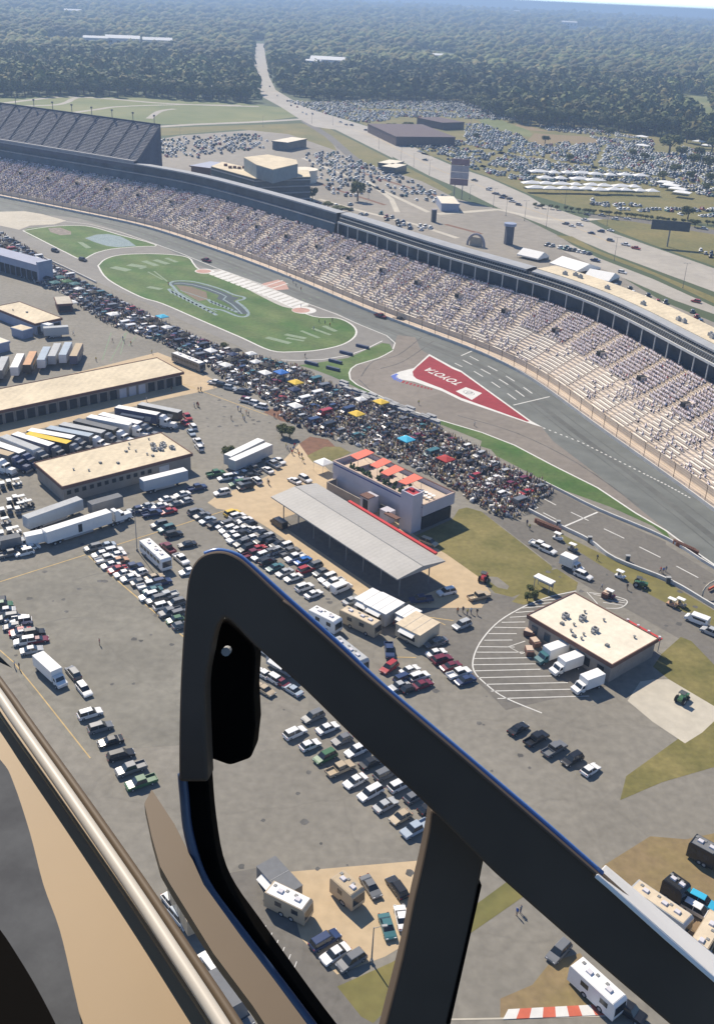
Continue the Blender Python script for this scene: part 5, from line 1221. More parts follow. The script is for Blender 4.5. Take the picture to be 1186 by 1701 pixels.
def tractor(px,c,label,rz):
    b=MB(); b.profile([(-1.4,.6),(.2,.6),(1.6,.55),(1.65,1.3),(.3,1.45),(.2,1.3),(-.9,1.3),(-1.4,1.1)],1.0); r=MB(); r.box(-.5,0,2.3,1.3,1.3,.1)
    for x in(-1.05,.1):
        for s in(-1,1): r.cyl((x,s*.55,1.2),(x,s*.55,2.32),.05,n=5)
    w1=wheelm('wheel',0,.72,.4); w2=wheelm('wheel',0,.42,.3)
    place('tractor',[('body',b.mesh('body',pm(c))),('cab_frame',r.mesh('cab_frame',M_sd))]+[('wheel',shift(w1,-.9,s*.8,.72)) for s in(-1,1)]+[('wheel',shift(w2,1.2,s*.65,.42)) for s in(-1,1)],label,'tractor',P(*px),rz)
tractor(k('S',(765,530))[0],'green','green tractor with mower on the pit side grass',-.4)
tractor(k('N',(905,415))[0],'red','red tractor beside the round gravel bed',1.2)
tractor((1133,1165),'green','green tractor on the pale path at the right edge',.8)
putcar(k('N',(865,565))[0],25,'pickup','tan','tan flatbed truck coupled to the red tractor')
# trailers / trucks
def trk(A,B,proto,label,z=4.1,name='semi_trailer',cat='trailer',group=None,L=16.1,shiftx=0):
    """A = roof rear-centre, B = roof front-centre in the image"""
    a,b=P(*A,z),P(*B,z); c=(a+b)/2; rz=math.atan2(b.y-a.y,b.x-a.x)
    if callable(proto): proto=proto(round(((b-a).length*1.15+.6)*2)/2)
    return place(name,proto,label,cat,(c.x,c.y,0),rz,group)
trk(k('c',(475,590))[0],k('c',(1035,415))[0],trailer('white',17.2,True,door=True),'long white semi truck and trailer with a side door, parked along the yellow line',name='semi_truck',cat='truck')
trk(k('c',(270,460))[0],k('c',(765,285))[0],trailer('silver',15.5,False,side='pale blue'),'grey-white semi trailer without a tractor, behind the white semi truck')
trk(k('D',(665,612))[0],k('D',(870,562))[0],trailer('white',13,False,side='pale blue'),'pale trailer parked along the front of the cream roofed workshop')
trk(k('E',(-10,500-0))[0],k('E',(155,420))[0],trailer('white',15,False,side='silver'),'rear one of two white trailers parked side by side')
trk(k('E',(10,522))[0],k('E',(195,440))[0],trailer('white',15.5,False,side='silver'),'front one of two white trailers parked side by side')
trk(k('D',(445,738))[0],k('D',(545,710))[0],trailer('grey',8.5,False),'small grey cargo trailer between the semi truck and the workshop',2.8)
place('box_truck',boxtruck('white','white',4.6),'white box truck behind the long semi trailer','truck',P(*k('D',(185,915))[0]),math.radians(32))
place('flatbed_truck',boxtruck('silver','grey',4.8),'grey flatbed truck at the left edge beside the small white box truck','truck',P(*k('D',(70,935))[0]),math.radians(32))
place('coach',coach('white',11.5,roofc='white'),'white bus parked diagonally above the dark window frame','bus',P(*k('A',(732,205))[0]),math.radians(-52))
place('coach',coach('grey',16,roofc='white'),'long dark sided coach with a white roof at the end of the garage','bus',P(*k('a',(480,545))[0]),math.radians(-42))
trk((66,1088),(98,1117),boxtruck('white','white',7.2),'white topped box truck at the end of the left edge row',3.3,'box_truck','truck')
row([(122,1122),(140,1150)],-50,'the group below the white box truck','the top',{0:('grey','suv')})
for i,px in enumerate(k('C',(412,640),(482,692))): place('box_truck',boxtruck(['teal','white'][i],'white',5.0),['box truck with a green cab, left of two in front of the square building','box truck with a white cab, right of the green cabbed one'][i],'truck',P(px[0]+3,px[1]+9),math.radians(-148))
place('box_truck',boxtruck('white','white',4.6),'white topped box truck at the corner of the square building','truck',P(975,1145),math.radians(-148))
# food / merchandise trailers
def stall(px,L,w,h,label,colr='white',rz=-40,name='vendor_trailer',seams=2):
    p=P(*px); m_=MB(); m_.m(0).box(0,0,.5,L,w,h-.5); m_.m(1).box(0,0,h,L+.1,w+.1,.08)
    for i in range(1,seams): m_.m(2).box(-L/2+i*L/seams,0,h+.08,.07,w,.03)
    s_=MB(); s_.box(0,-w/2-.03,1.2,L*.6,.06,1.0); aw=MB(); 
    aw.add([(-L*.3,-w/2,h-.3),(L*.3,-w/2,h-.3),(L*.3,-w/2-1.0,h-.8),(-L*.3,-w/2-1.0,h-.8),(-L*.3,-w/2,h-.36),(L*.3,-w/2,h-.36),(L*.3,-w/2-1.0,h-.86),(-L*.3,-w/2-1.0,h-.86)],[(0,1,2,3),(7,6,5,4),(3,2,6,7),(0,3,7,4),(1,5,6,2)])
    wm=wheelm('wheel',0,.36,.25)
    return place(name,[('body',m_.mesh('body',[pm('silver' if colr=='white' else colr),G('trailer_roof_'+colr,PAINT[colr],var=.10,scale=.6),M_metal])),('hatch',s_.mesh('hatch',M_opening)),('flap',aw.mesh('flap',M_tent)),('wheel',shift(wm,0,w/2-.1,.36)),('wheel',shift(wm,0,-w/2+.1,.36))],label,'trailer',p,math.radians(rz),'vendor trailers')
stall(k('O',(345,115))[0],4.6,6.0,3.6,'upper part of the big white vendor trailer beside the car row')
stall(k('O',(440,165))[0],6.2,6.4,3.7,'large white vendor trailer with a seam across its roof',seams=3)
stall(k('O',(625,222))[0],3.6,4.6,3.3,'small white vendor trailer between the two large ones')
stall(k('O',(695,310))[0],6.4,6.8,3.4,'cream roofed vendor trailer nearest the hatched lot','beige',-40,seams=3)
place('motorhome',coach('tan',9.5,roofc='beige',windows=False),'tan roofed motorhome with roof vents behind the vendor trailers','motorhome',P(*k('O',(265,250))[0]),math.radians(-37))
trk(k('O',(90,330))[0],k('O',(280,480))[0],lambda L:coach('silver',L,roofc='silver',windows=False),'grey motorhome along the blue edge of the window frame',3.3,'motorhome','motorhome')
place('coach',coach('white',7.5,roofc='white',windows=False),'short white motorhome at the edge of the window frame','motorhome',P(540,1042),math.radians(-38))
# bottom right motorhomes
trk(k('T',(130,610))[0],k('T',(650,960))[0],lambda L:coach('silver',L,roofc='beige',windows=False),'long pale motorhome at the lower right beside the white edge of the frame',3.3,'motorhome','motorhome')
trk(k('Y',(600,430))[0],k('Y',(765,580))[0],lambda L:coach('white',L,roofc='white',windows=False),'white caravan with roof vents on the bare ground',3.3,'caravan','caravan')
trk((1186,1530),(1162,1570),coach('tan',9,roofc='beige',windows=False),'tan roofed motorhome cut by the lower right edge',3.3,'motorhome','motorhome')
trk(k('T',(760,100))[0],k('T',(980,220))[0],lambda L:coach('black',L,roofc='grey',windows=True),'black motorhome on the bare ground at the right edge',3.3,'motorhome','motorhome')
trk(k('T',(470,520))[0],k('T',(640,640))[0],lambda L:coach('black',L,roofc='black',windows=True),'dark van-like motorhome behind the long pale one',3.0,'motorhome','motorhome')
m_=MB(); m_.box(0,0,2.2,8.5,2.3,.12); 
for x in(-4,0,4):
    for s in(-1,1): m_.cyl((x,s*1.1,0),(x,s*1.1,2.2),.05,n=5)
o=obj('awning_shelter',m_.mesh('awning_shelter',G('awning_taupe',(.30,.26,.22)))); o.location=P(*k('T',(330,900))[0]); o.rotation_euler=(0,0,math.radians(-38)); tag(o,'taupe awning shelter in front of the long pale motorhome','awning')
# sandy lot vehicles near the access road
trk(k('V',(270,95))[0],k('V',(415,165))[0],lambda L:coach('tan',L,roofc='white',windows=False),'white and tan motorhome at the top of the sandy lot',3.3,'motorhome','motorhome')
trk(k('V',(560,40))[0],k('V',(640,110))[0],lambda L:coach('tan',L,roofc='tan',windows=False),'brown camper casting a wide shadow on the sandy lot',3.3,'motorhome','motorhome')
stall(k('V',(300,105))[0],7,3.4,3.0,'grey roofed trailer beside the access road bays','grey',-50)
# hauler rows
HR=[((860,295),(640,250),'silver'),((755,305),(535,265),'white'),((660,345),(470,300),'white'),((625,352),(405,310),'white'),((560,378),(340,325),'grey'),((500,390),(275,345),'silver'),((440,405),(215,362),'pale blue'),((330,410),(150,378),'white'),((312,434),(140,395),'yellow'),((235,445),(75,395),'white'),((172,467),(15,405),'silver'),((100,480),(-60,425),'white'),((40,490),(-120,445),'tan'),((-30,505),(-190,460),'white')]
cs=['dark blue','black','red','white','grey']
for i,(a,b,c) in enumerate(HR):
    A,B=k('D',b)[0],k('D',a)[0]
    trk(A,B,trailer(c,14.5,i>0,side=R.choice(['grey','dark blue','white','black']),tcol=R.choice(['white','white','grey','black','dark blue'])),f'{c} roofed race hauler, {ordn(i)} from the right in the slanted row by the workshop',name='race_hauler',cat='truck',group='race haulers in the slanted row')
HU=[((150,572),(139,596),'tan',''),((0,0),(0,0),'','')]
for i,(x,y,c) in enumerate([(133,567,'green'),(115,565,'pale blue'),(97,567,'silver'),(79,573,'pale blue'),(56,581,'orange'),(35,585,'white'),(9,590,'silver'),(-14,596,'white')]):
    c2='tan' if c=='green' else c
    trk((x,y),(x-13,y+27),trailer(c2 if c!='tan' else 'tan',14.5,False,side=R.choice(['black','dark blue','silver','grey','white'])),f'{c2} roofed hauler, {ordn(i)} from the right in the upright row above the long garage',name='race_hauler',cat='truck',group='race haulers in the upright row')
trk((78,548),(108,546),trailer('silver',9,False),'silver box trailer under the blue-grey paddock building wall',3,name='cargo_trailer')
trk((62,538),(92,545),trailer('white',5,False),'white cart sized trailer left of the upright hauler row',3,name='cargo_trailer')
# small service carts in the lower left yard
q=k('c',(30,190),(92,170),(170,152),(155,325),(220,318),(100,355),(215,385),(290,365),(30,450),(100,435),(20,680),(100,650),(160,630),(-30,210),(60,540),(180,440))
for i,px in enumerate(q): place('pit_cart',cart(R.choice(['white','grey','black','white'])),f'white topped pit cart, {ordn(i)} counted in the left edge yard below the haulers','cart',P(*px),math.radians(R.choice((-60,-58,35,-62))),'pit carts in the left yard')
row(k('c',(10,790),(105,850),(165,800),(245,800),(300,790),(240,840)),35,'the huddle below the flatbed truck','the left',{1:('grey','pickup')})
# clutter carts on the hatched lot
for i,px in enumerate(k('C',(320,555),(345,600),(318,640),(680,372))):
    m_=MB(); m_.m(0).box(0,0,.4,2.4,1.5,.9); m_.m(1).box(.2,0,1.3,1.8,1.4,.15); m_.m(0).cyl((-.8,-.8,.35),(-.8,.8,.35),.35,n=8); m_.m(0).cyl((.8,-.8,.35),(.8,.8,.35),.35,n=8)
    o=obj('equipment_trailer',m_.mesh('equipment_trailer',[M_brick,G('tan_cover',(.55,.42,.32))])); o.location=P(*px); o.rotation_euler=(0,0,R.uniform(0,3)); tag(o,['tan covered equipment trailer at the wall of the square building','equipment trailer in the marked box of the hatched lot','lowest equipment trailer in the hatched lot','equipment trailer in the small hatched island'][i],'trailer')
# race cars on the stretch
for i,px in enumerate([(632,527),(663,533),(343,434),(92,418),(138,433),(3,412)]):
    c=['maroon','black','maroon','black','black','black'][i]
    place('service_vehicle',car('suv' if i>2 else 'pickup',c),['maroon truck on the stretch below the wall','black truck just right of the maroon one on the stretch','small maroon truck near the painted banner','black wagon on the pit lane by the first grass patch','black wagon at the tip of the first grass patch','dark wagon at the far left on the apron'][i],'truck',P(*px),math.radians(-38))

# vehicles in the stretch below the hatched lot and behind the frame
stall((470,1112),6.5,3,3,'white trailer seen through the opening of the dark frame','white',-40,seams=2)
row([(443,1086),(436,1122),(452,1130),(468,1138),(440,1150),(486,1150)],-40,'the cluster inside the dark frame opening','the top',{0:('white','pickup'),1:('white','hatchback'),2:('white','suv')})
row([(520+i*24,1195+i*19) for i in range(9)],38,'the upper line inside the frame opening','the left')
row([(490+i*25,1222+i*20) for i in range(9)],38,'the lower line inside the frame opening','the left')
row([(150+i*17,1190+i*23) for i in range(6)],30,'the file between rail and frame','the top')
row([(286,1503),(300,1530),(352,1612),(402,1692)],-50,'the strip beside the cream rail','the top',{0:('white','hatchback'),1:('pale blue','suv'),2:('white','van')})
trk((296,1480),(322,1528),lambda L:trailer('tan',L,False),'tan box trailer between the cream rail and the brown sill',3,name='cargo_trailer')
trk((362,1625),(392,1672),lambda L:trailer('grey',L,False),'grey box trailer lower down between the rail and the brown sill',3,name='cargo_trailer')
row([(860+i*30,1215+i*17) for i in range(5)],40,'the loose line below the hatched lot','the left')
# ------------------------------------------------------------------ infield fan strip
UP=[(-20,375),(20,395),(75,432),(130,465),(180,490),(230,515),(290,545),(340,568),(400,590),(455,600),(490,608),(540,635),(600,665),(650,682),(700,700),(745,722),(800,750),(850,780),(900,800),(925,818)]
LO=[(-20,445),(20,452),(70,475),(110,490),(140,515),(180,540),(240,560),(300,585),(340,605),(370,630),(405,645),(440,665),(475,700),(520,720),(590,740),(680,775),(760,815),(790,840),(830,860),(860,862)]
FAN=UP+LO[::-1]
def fanpt():
    while True:
        x=R.uniform(-20,920); y=R.uniform(370,865)
        if inpoly(x,y,FAN): 
            p=P(x,y); 
            if R.random()<min(1,(p.y/420)**2.2): return (x,y),p
def near_(p,L,d): return any((p.x-q[0])**2+(p.y-q[1])**2<d*d for q in L)
occ=[]
# named canopies
NT=[((270,536),'bright blue','bright blue canopy tent in the upper part of the infield crowd'),((467,630),'blue','blue canopy tent left of the first yellow one in the crowd'),((491,647),'yellow','yellow canopy tent right beside the blue one in the crowd'),((592,700),'yellow','bright yellow canopy tent standing above the red awning terrace'),((674,743),'bright blue','sky blue canopy tent behind the red awnings'),((739,776),'red','bright red canopy tent right of the terrace building'),((632,680),'yellow','pale yellow canopy at the grass edge of the crowd'),((100,470),'teal','teal canopy beside the tall end wall of the pit suites'),((120,512),'white','white canopy beside the flat roofed kiosk'),((188,532),'white','white canopy above the marked paddock lanes'),((60,438),'white','white canopy behind the pit suite end wall')]
for px,c,l in NT:
    big=c!='teal'
    p=P(*px); place('canopy_tent',tent(c,4.2,3.8,2.8,.7),l,'tent',p,math.radians(-48),'canopy tents in the infield'); occ.append((p.x,p.y))
for i,(px,c) in enumerate(zip([(92,478),(112,476),(125,480)],['teal','green','teal'])):
    p=P(*px); place('canopy_tent',tent(c,4,4,2.6,.7),f'{["dark teal","green","second teal"][i]} canopy in the cluster below the pit suites','tent',p,-.8,'canopy tents in the infield'); occ.append((p.x,p.y))
# vehicles : laid out in files parallel to the pit wall
nveh=0; rowi=0
LM=['the flat roofed kiosk','the dark coach','the curved mulch bed','the terrace building','the red canopy']
def lerpL(L,t):
    s=t*(len(L)-1); i=min(len(L)-2,int(s)); f=s-i; return (L[i][0]+(L[i+1][0]-L[i][0])*f,L[i][1]+(L[i+1][1]-L[i][1])*f)
spots=[]
for fr,dx in ((.12,6.2),(.36,5.6),(.58,6.0),(.80,5.4)):
    last=None; t=.04
    while t<.985:
        a,b=lerpL(UP,t),lerpL(LO,t); q=(a[0]+(b[0]-a[0])*fr,a[1]+(b[1]-a[1])*fr); p=P(*q)
        if last is None or (p-last).length>=dx+R.choice((0,0,0,5,9)):
            last=p
            if not near_(p,occ,5.0): spots.append((fr,t,q,p))
        t+=.0006
cntr={}
fardone=0
for fr,t,q,p in spots:
    r=R.random(); side={.12:'grass side file',.36:'second file',.58:'third file',.80:'paddock side file'}[fr]
    seg=LM[min(4,int(t*5))]
    if r<.20 and fr!=.12 or r<.08:
        c=R.choice(['white','white','grey','black','dark blue','black','black'])
        key=('tent',c,fr,seg); cntr[key]=cntr.get(key,0)+1
        place('canopy_tent',tent(c,R.choice((3.2,4.2)),3.4,2.5,.7,merged=True),f'small {c} canopy, {ordn(cntr[key]-1)} such near {seg}, {side}','tent',(p.x,p.y,0),math.radians(-48)+R.uniform(-.2,.2),'canopy tents in the infield')
    elif r<.16 and fr in(.36,.58):
        c=R.choice(['white','silver','grey','tan']); key=('rv',c,fr,seg); cntr[key]=cntr.get(key,0)+1
        place('motorhome',coach(c,7,roofc=c,windows=False),f'{c} motorhome, {ordn(cntr[key]-1)} such near {seg}, {side}','motorhome',(p.x,p.y,0),math.radians(42)+R.uniform(-.1,.1),'motorhomes in the infield')
    else:
        if NV['car']>385: continue
        kd=R.choice(['pickup','suv','pickup','sedan','suv','van']); c=R.choice(['white','white','black','grey','silver','dark blue','black','maroon','grey','red','teal'])
        key=(kd,c,fr,seg); cntr[key]=cntr.get(key,0)+1
        putcar((p.x,p.y,0),40,kd,c,f'{c} {KN[kd]}, {ordn(cntr[key]-1)} such near {seg}, {side}','cars in the infield crowd',merged=True,jit=0)
# pit equipment wedge of grey clutter near the grass
for i in range(26):
    t=.60+.16*i/26; a=lerpL(UP,t); p=P(a[0]+R.uniform(-4,10),a[1]-R.uniform(-1,7)); 
    m_=PR.get('rack')
    if m_ is None:
        m_=MB(); m_.m(0).box(0,0,.1,3.6,1.4,.25); 
        for x in(-1.6,0,1.6):
            for y in(-.6,.6): m_.m(0).box(x,y,.3,.12,.12,1.5)
        m_.m(1).box(0,0,1.1,3.4,1.3,.4); m_.m(0).box(0,0,1.8,3.6,1.4,.1); PR['rack']=m_=m_.mesh('equipment_rack',[M_metal,M_bluegrey])
    o=obj('equipment_rack',m_); o.location=p; o.rotation_euler=(0,0,-.75); tag(o,'grey equipment rack in the line between the crowd and the course grass','equipment rack','equipment racks along the course grass')
# ------------------------------------------------------------------ people
def ppl(lst,desc,grp):
    for i,px in enumerate(lst):
        o,sc,pc,pose=person(px); 
        tag(o,(f'person in {sc} shirt, {ordn(i)} from the left {desc}' if len(lst)>1 else f'person in {sc} shirt and {pc}, {desc}'),'person',grp)
ppl(k('A',(70,705-0),(92,712)),'of the pair on the left edge lane','people on foot')
ppl(k('A',(468,598),),'walking alone on the empty lot','people on foot')
ppl(k('Y',(322,215),(338,205)),'of the pair on the lower path','people on foot')
ppl(k('N',(690,690),(735,680),(770,700),(800,690),(850,700)),'above the silver wagon','people on foot')
ppl(k('N',(165,800),(185,790),(190,815),(205,820)),'by the vendor trailers','people on foot')
ppl(k('j',(160,55),(180,58),(125,195),(148,190),(160,200),(515,225),(540,245),(590,262),(610,275),(560,300),(572,318),(455,310),(860,400),(895,420),(905,440),(875,290),(840,290)),'on the lanes below the garage end','people on foot')
ppl(k('j',(945,560),(960,580),(985,600),(1000,620),(1010,590),(1050,610),(1060,640),(1085,650),(1095,690),(780,880),(790,895),(1020,560)),'in the group on the tan pavement','people on foot')
ppl(k('a',(18,360),(28,380),(75,395),(150,330),(222,455),(185,790),(360,720),(548,720),(568,718),(520,830),(545,825)),'around the marked paddock lanes','people on foot')
ppl(k('S',(120,180),(135,205),(545,545),(690,548),(880,450),(895,455),(910,445),(125,85),(520,380)),'along the service road and pit wall','people on foot')
ppl(k('E',(890,260),(1152,360),(358,38)),'by the road course line','people on foot')
ppl([(280,472+2),(500,511),(540,538),(548,542),(552,534),(530,535),(521,548),(478,453),(482,462),(487,470),(492,476),(500,482),(474,456)],'near the start line','people on foot')
ppl([(160,600),(122,556),(187,568)],'near the upright hauler row','people on foot')
n=CNT['n']; infl=[]
dens=[(560,700,90),(640,730,90),(720,770,80),(820,810,70),(850,835,30)]
while CNT['n']<285:
    u=R.random(); t=.45+.54*math.sqrt(u); a,b=lerpL(UP,t),lerpL(LO,t); f=R.random(); q=(a[0]+(b[0]-a[0])*f,a[1]+(b[1]-a[1])*f)
    o,sc,pc,pose=person(q); seg=LM[min(4,int(t*5))]
    tag(o,f'person in {sc} shirt and {pc} in the crowd near {seg}','person',f'people in {sc} and {pc} in the infield crowd near {seg}')
# low detail crowd mesh
def fig(h=1.72,sit=False):
    rings=[(.0,.14,.10),(.45*h,.17,.12),(.60*h,.17,.12),(.80*h,.24,.13),(.85*h,.07,.07),(.92*h,.10,.11),(1.0*h,.05,.06)] if not sit else [(.0,.24,.30),(.30,.22,.24),(.42,.17,.14),(.72,.24,.13),(.80,.07,.07),(.90,.11,.11),(1.02,.05,.06)]
    V=[];n=4
    for z,a,b in rings:
        for i in range(n):
            t=2*PI*(i+.5)/n; V.append((b*math.cos(t)*1.3,a*math.sin(t)*1.3,z))
    Fq=[]
    for r in range(len(rings)-1):
        for i in range(n): Fq.append((r*n+i,r*n+(i+1)%n,(r+1)*n+(i+1)%n,(r+1)*n+i))
    sh=[0]*8+[1]*8+[2]*4+[2]*4+[3]*4
    return V,Fq,np.array(sh)
V,Fq,SHD=fig()
CLO=[(.68,.66,.63),(.66,.65,.62),(.60,.55,.52),(.45,.44,.43),(.05,.05,.055),(.05,.055,.08),(.35,.05,.05),(.10,.14,.30),(.22,.21,.21),(.5,.36,.26),(.55,.40,.10),(.62,.61,.58),(.08,.08,.08),(.30,.17,.15)]
LEG=[(.04,.045,.06),(.07,.09,.15),(.28,.23,.16),(.03,.03,.03)]; SKN=[(.42,.26,.18),(.36,.22,.15),(.15,.08,.05)]; HR_=[(.04,.025,.015),(.12,.07,.03),(.6,.6,.58),(.3,.05,.05),(.6,.58,.55)]
loc=[];rot=[];scl=[];cl=[]
for i in range(4300):
    q,p=fanpt(); loc.append((p.x,p.y,0)); rot.append(R.uniform(0,6.28)); s=R.uniform(.9,1.06); scl.append((s,s,s)); cl.append([R.choice(LEG),R.choice(CLO),R.choice(SKN),R.choice(HR_)])
o=mass('infield_crowd',[V],Fq,loc,rot,scl,cl,M_crowd,shades=SHD); tag(o,'dense crowd of standing race fans filling the infield strip',kind='stuff',cat='crowd')
# loose crates, coolers, chairs of the camp
CB=[(-.5,-.5,0),(.5,-.5,0),(.5,.5,0),(-.5,.5,0),(-.45,-.45,1),(.45,-.45,1),(.45,.45,1),(-.45,.45,1)]; CF=[(3,2,1,0),(4,5,6,7),(0,1,5,4),(1,2,6,5),(2,3,7,6),(3,0,4,7)]
loc=[];rot=[];scl=[];cl=[]
for i in range(2600):
    q,p=fanpt(); loc.append((p.x,p.y,0)); rot.append(R.uniform(0,3)); scl.append((R.uniform(.4,1.8),R.uniform(.3,1.0),R.uniform(.3,1.0))); c=R.choice([(.07,.07,.075),(.62,.61,.58),(.7,.69,.66),(.5,.49,.46),(.3,.3,.3),(.16,.12,.09),(.03,.04,.07),(.35,.3,.22)]); cl.append(c)
o=mass('camp_clutter',[CB],CF,loc,rot,scl,cl,M_crowd); tag(o,'coolers, boxes and folding gear strewn between the fans',kind='stuff',cat='clutter')
# seated crowd in the grandstand
V,Fq,SHD=fig(sit=True)
loc=[];rot=[];scl=[];cl=[]
def dens_at(px,r):
    f=r/NR
    if px<300: d=.74
    elif px<560: d=.38+.42*f
    elif px<700: d=.24+.5*f
    elif px<840: d=.15+.68*f
    else: d=.11 if f<.47 else .90
    return d
PK=[(.84,.77,.76),(.82,.73,.74),(.80,.71,.69),(.76,.65,.65),(.78,.70,.72),(.70,.59,.57),(.45,.38,.40),(.38,.31,.32),(.62,.60,.62),(.5,.45,.5),(.40,.30,.30),(.08,.07,.08),(.36,.08,.08),(.12,.16,.30),(.62,.60,.58)]
for i in range(NS-1):
    if i in aset: continue
    px=proj(so(i,15,8))[0]
    if px>1330 or px<-160: continue
    a=math.atan2(N_[i].y,N_[i].x)+PI
    for r in range(NR):
        bl=math.sin(i*.35+math.sin(r*.5)*2)*.12+math.sin(i*.11+r*.2)*.12
        for s in (0,.25,.5,.75):
            if R.random()<dens_at(px,r)+bl-.02:
                p=Vector(so(i,R0+r*RD+.45)).lerp(Vector(so(i+1,R0+r*RD+.45)),s+R.uniform(-.05,.05)); sc=R.uniform(.9,1.1); far=1.22
                loc.append((p.x,p.y,RZ+r*RH+.2)); rot.append(a+R.uniform(-.3,.3)); scl.append((sc*far,sc*far,sc*far)); pk_=R.choice(PK[:6]) if (px>740 and R.random()<.85) or R.random()<.45 else R.choice(PK); cl.append([(.45,.40,.38) if R.random()<.7 else R.choice(LEG),pk_,pk_ if R.random()<.3 else R.choice(SKN),R.choice(HR_+[(.6,.55,.58),(.6,.55,.58)])])
o=mass('grandstand_crowd',[V],Fq,loc,rot,scl,cl,M_crowd,shades=SHD); tag(o,'thousands of seated spectators in the grandstand',kind='stuff',cat='crowd')
print('seated',len(loc))
# ------------------------------------------------------------------ far parked cars
def carv():
    a=[(-2.3,-.9,0.2),(2.3,-.9,0.2),(2.3,.9,.2),(-2.3,.9,.2),(-2.3,-.88,.95),(2.2,-.88,.8),(2.2,.88,.8),(-2.3,.88,.95)]
    c=[(-2.0,-.82,.92),(1.1,-.82,.88),(1.1,.82,.88),(-2.0,.82,.92),(-1.6,-.66,1.5),(.45,-.66,1.5),(.45,.66,1.5),(-1.6,.66,1.5)]
    rf=[(-1.62,-.68,1.5),(.47,-.68,1.5),(.47,.68,1.5),(-1.62,.68,1.5),(-1.55,-.62,1.56),(.4,-.62,1.56),(.4,.62,1.56),(-1.55,.62,1.56)]
    F_=[]
    for o in(0,8,16): F_+=[(3+o,2+o,1+o,o),(4+o,5+o,6+o,7+o),(o,1+o,5+o,4+o),(1+o,2+o,6+o,5+o),(2+o,3+o,7+o,6+o),(3+o,o,4+o,7+o)]
    return a+c+rf,F_,np.array([0]*8+[1]*8+[0]*8)
CV,CF2,CSH=carv()
CC=[(.85,.85,.82)]*8+[(.42,.43,.43)]*4+[(.15,.16,.17)]*4+[(.02,.02,.02)]*3+[(.03,.07,.16),(.30,.03,.03),(.05,.16,.16),(.10,.16,.10)]
def lot(name,poly,deg,rowgap,gap,fill,label,skip=()):
    wp=[P(*p) for p in poly]; cx=sum(p.x for p in wp)/len(wp); cy=sum(p.y for p in wp)/len(wp); t=math.radians(deg); u=Vector((math.cos(t),math.sin(t))); v=Vector((-u.y,u.x))
    Rm=max(math.hypot(p.x-cx,p.y-cy) for p in wp); loc=[];rot=[];scl=[];cl=[]
    a=-Rm; k_=0
    while a<Rm:
        b=-Rm
        while b<Rm:
            x,y=cx+u.x*b+v.x*a,cy+u.y*b+v.y*a
            if R.random()<fill and inpoly(x,y,[(p.x,p.y) for p in wp]):
                q=proj((x,y,0))
                if not any(inpoly(q[0],q[1],s_) for s_ in skip):
                    loc.append((x+R.uniform(-.2,.2),y+R.uniform(-.4,.4),0)); rot.append(t+PI/2+R.uniform(-.06,.06)+(PI if R.random()<.5 else 0)); s=R.uniform(.92,1.12); scl.append((s,s,s*R.choice((.95,1.0,1.2)))); cl.append([R.choice(CC),(.02,.03,.035)])
            b+=gap
        a+=rowgap[k_%2]; k_+=1
    o=mass(name,[CV],CF2,loc,rot,scl,cl,M_cars,shades=CSH); tag(o,label,kind='stuff',cat='parked cars'); return len(loc)
SKS=[[(765,240),(900,262),(1050,285),(1186,309),(1186,313),(1050,289),(900,266),(765,245)],[(880,216),(1000,224),(1080,233),(1080,236),(1000,228),(880,220)],[(700,252),(780,268),(870,290),(866,293),(780,272),(700,255)],[(850,236),(858,238),(800,282),(790,280)],[(1000,240),(1008,242),(985,296),(975,294)],[(600,180),(700,182),(760,186),(760,188),(700,185),(600,183)]]
for q_ in SKS: flat('verge_strip',q_,M_verge,.030)
bs=[(652,195),(772,195),(772,232),(652,232)]; dy=k('h',(-70,90),(0,85),(180,130),(400,160),(480,185),(480,215),(250,205),(160,225),(50,190)); gp=k('g',(770,190),(880,170),(960,210),(1130,270),(1110,305),(1040,290),(800,225)); t1=[(1085,200),(1135,200),(1135,255),(1085,255)]
n1=lot('distant_car_park',[(470,166),(520,170),(600,167),(765,168),(860,188),(860,200),(760,196),(650,200),(600,204),(545,190)],12,(5.2,6.6),2.9,.60,'tightly packed cars in the far grass car park beside the wood',[bs]+SKS)
n2=lot('distant_car_park',[(640,234),(700,230),(770,205),(840,205),(1000,215),(1186,255),(1300,290),(1300,350),(1186,330),(1130,315),(1010,300),(880,305),(800,285),(752,270),(700,248)],14,(5.6,8.6),2.9,.66,'packed cars across the large field beyond the highway',[bs,dy,gp,t1]+SKS)
n3=lot('distant_car_park',k('h',(430,545),(760,590),(1000,600),(1300,600),(1300,700),(1186,660),(900,640),(600,610),(440,580)),14,(5.5,12),2.9,.6,'short rows of cars below the white event tents')
n4=lot('distant_car_park',[(258,234),(310,228),(420,222),(445,232),(440,245),(330,262),(262,262)],20,(6,7.5),3.3,.45,'cars parked between the club tower and the green field')
n5=lot('distant_car_park',[(500,255),(560,252),(620,275),(690,305),(745,330),(735,345),(640,318),(560,330),(530,305),(515,280)],14,(6,9),3.2,.42,'cars parked behind the grandstand beside the highway')
n6=lot('distant_car_park',k('I',(350,275),(420,290),(600,345),(640,370),(600,372),(420,318)),-40,(30,30),2.9,.95,'line of cars along the highway grass')
n7=lot('distant_car_park',[(1010,470),(1050,480),(1160,520),(1186,540),(1186,560),(1140,545),(1080,515),(1020,490)],-28,(7,7),3.4,.5,'cars behind the cream condominium roof')
n8=lot('distant_car_park',[(520,335),(560,335),(640,355),(720,378),(700,388),(620,368),(540,352)],-20,(8,8),3.3,.35,'scattered cars on the concourse lot')
n9=lot('distant_car_park',k('I',(1080,310),(1186,350),(1300,390),(1300,420),(1186,372),(1080,330)),-20,(7,7),3.2,.6,'cars on the grass under the billboard')
print('far cars',n1,n2,n3,n4,n5,n6,n7,n8,n9)
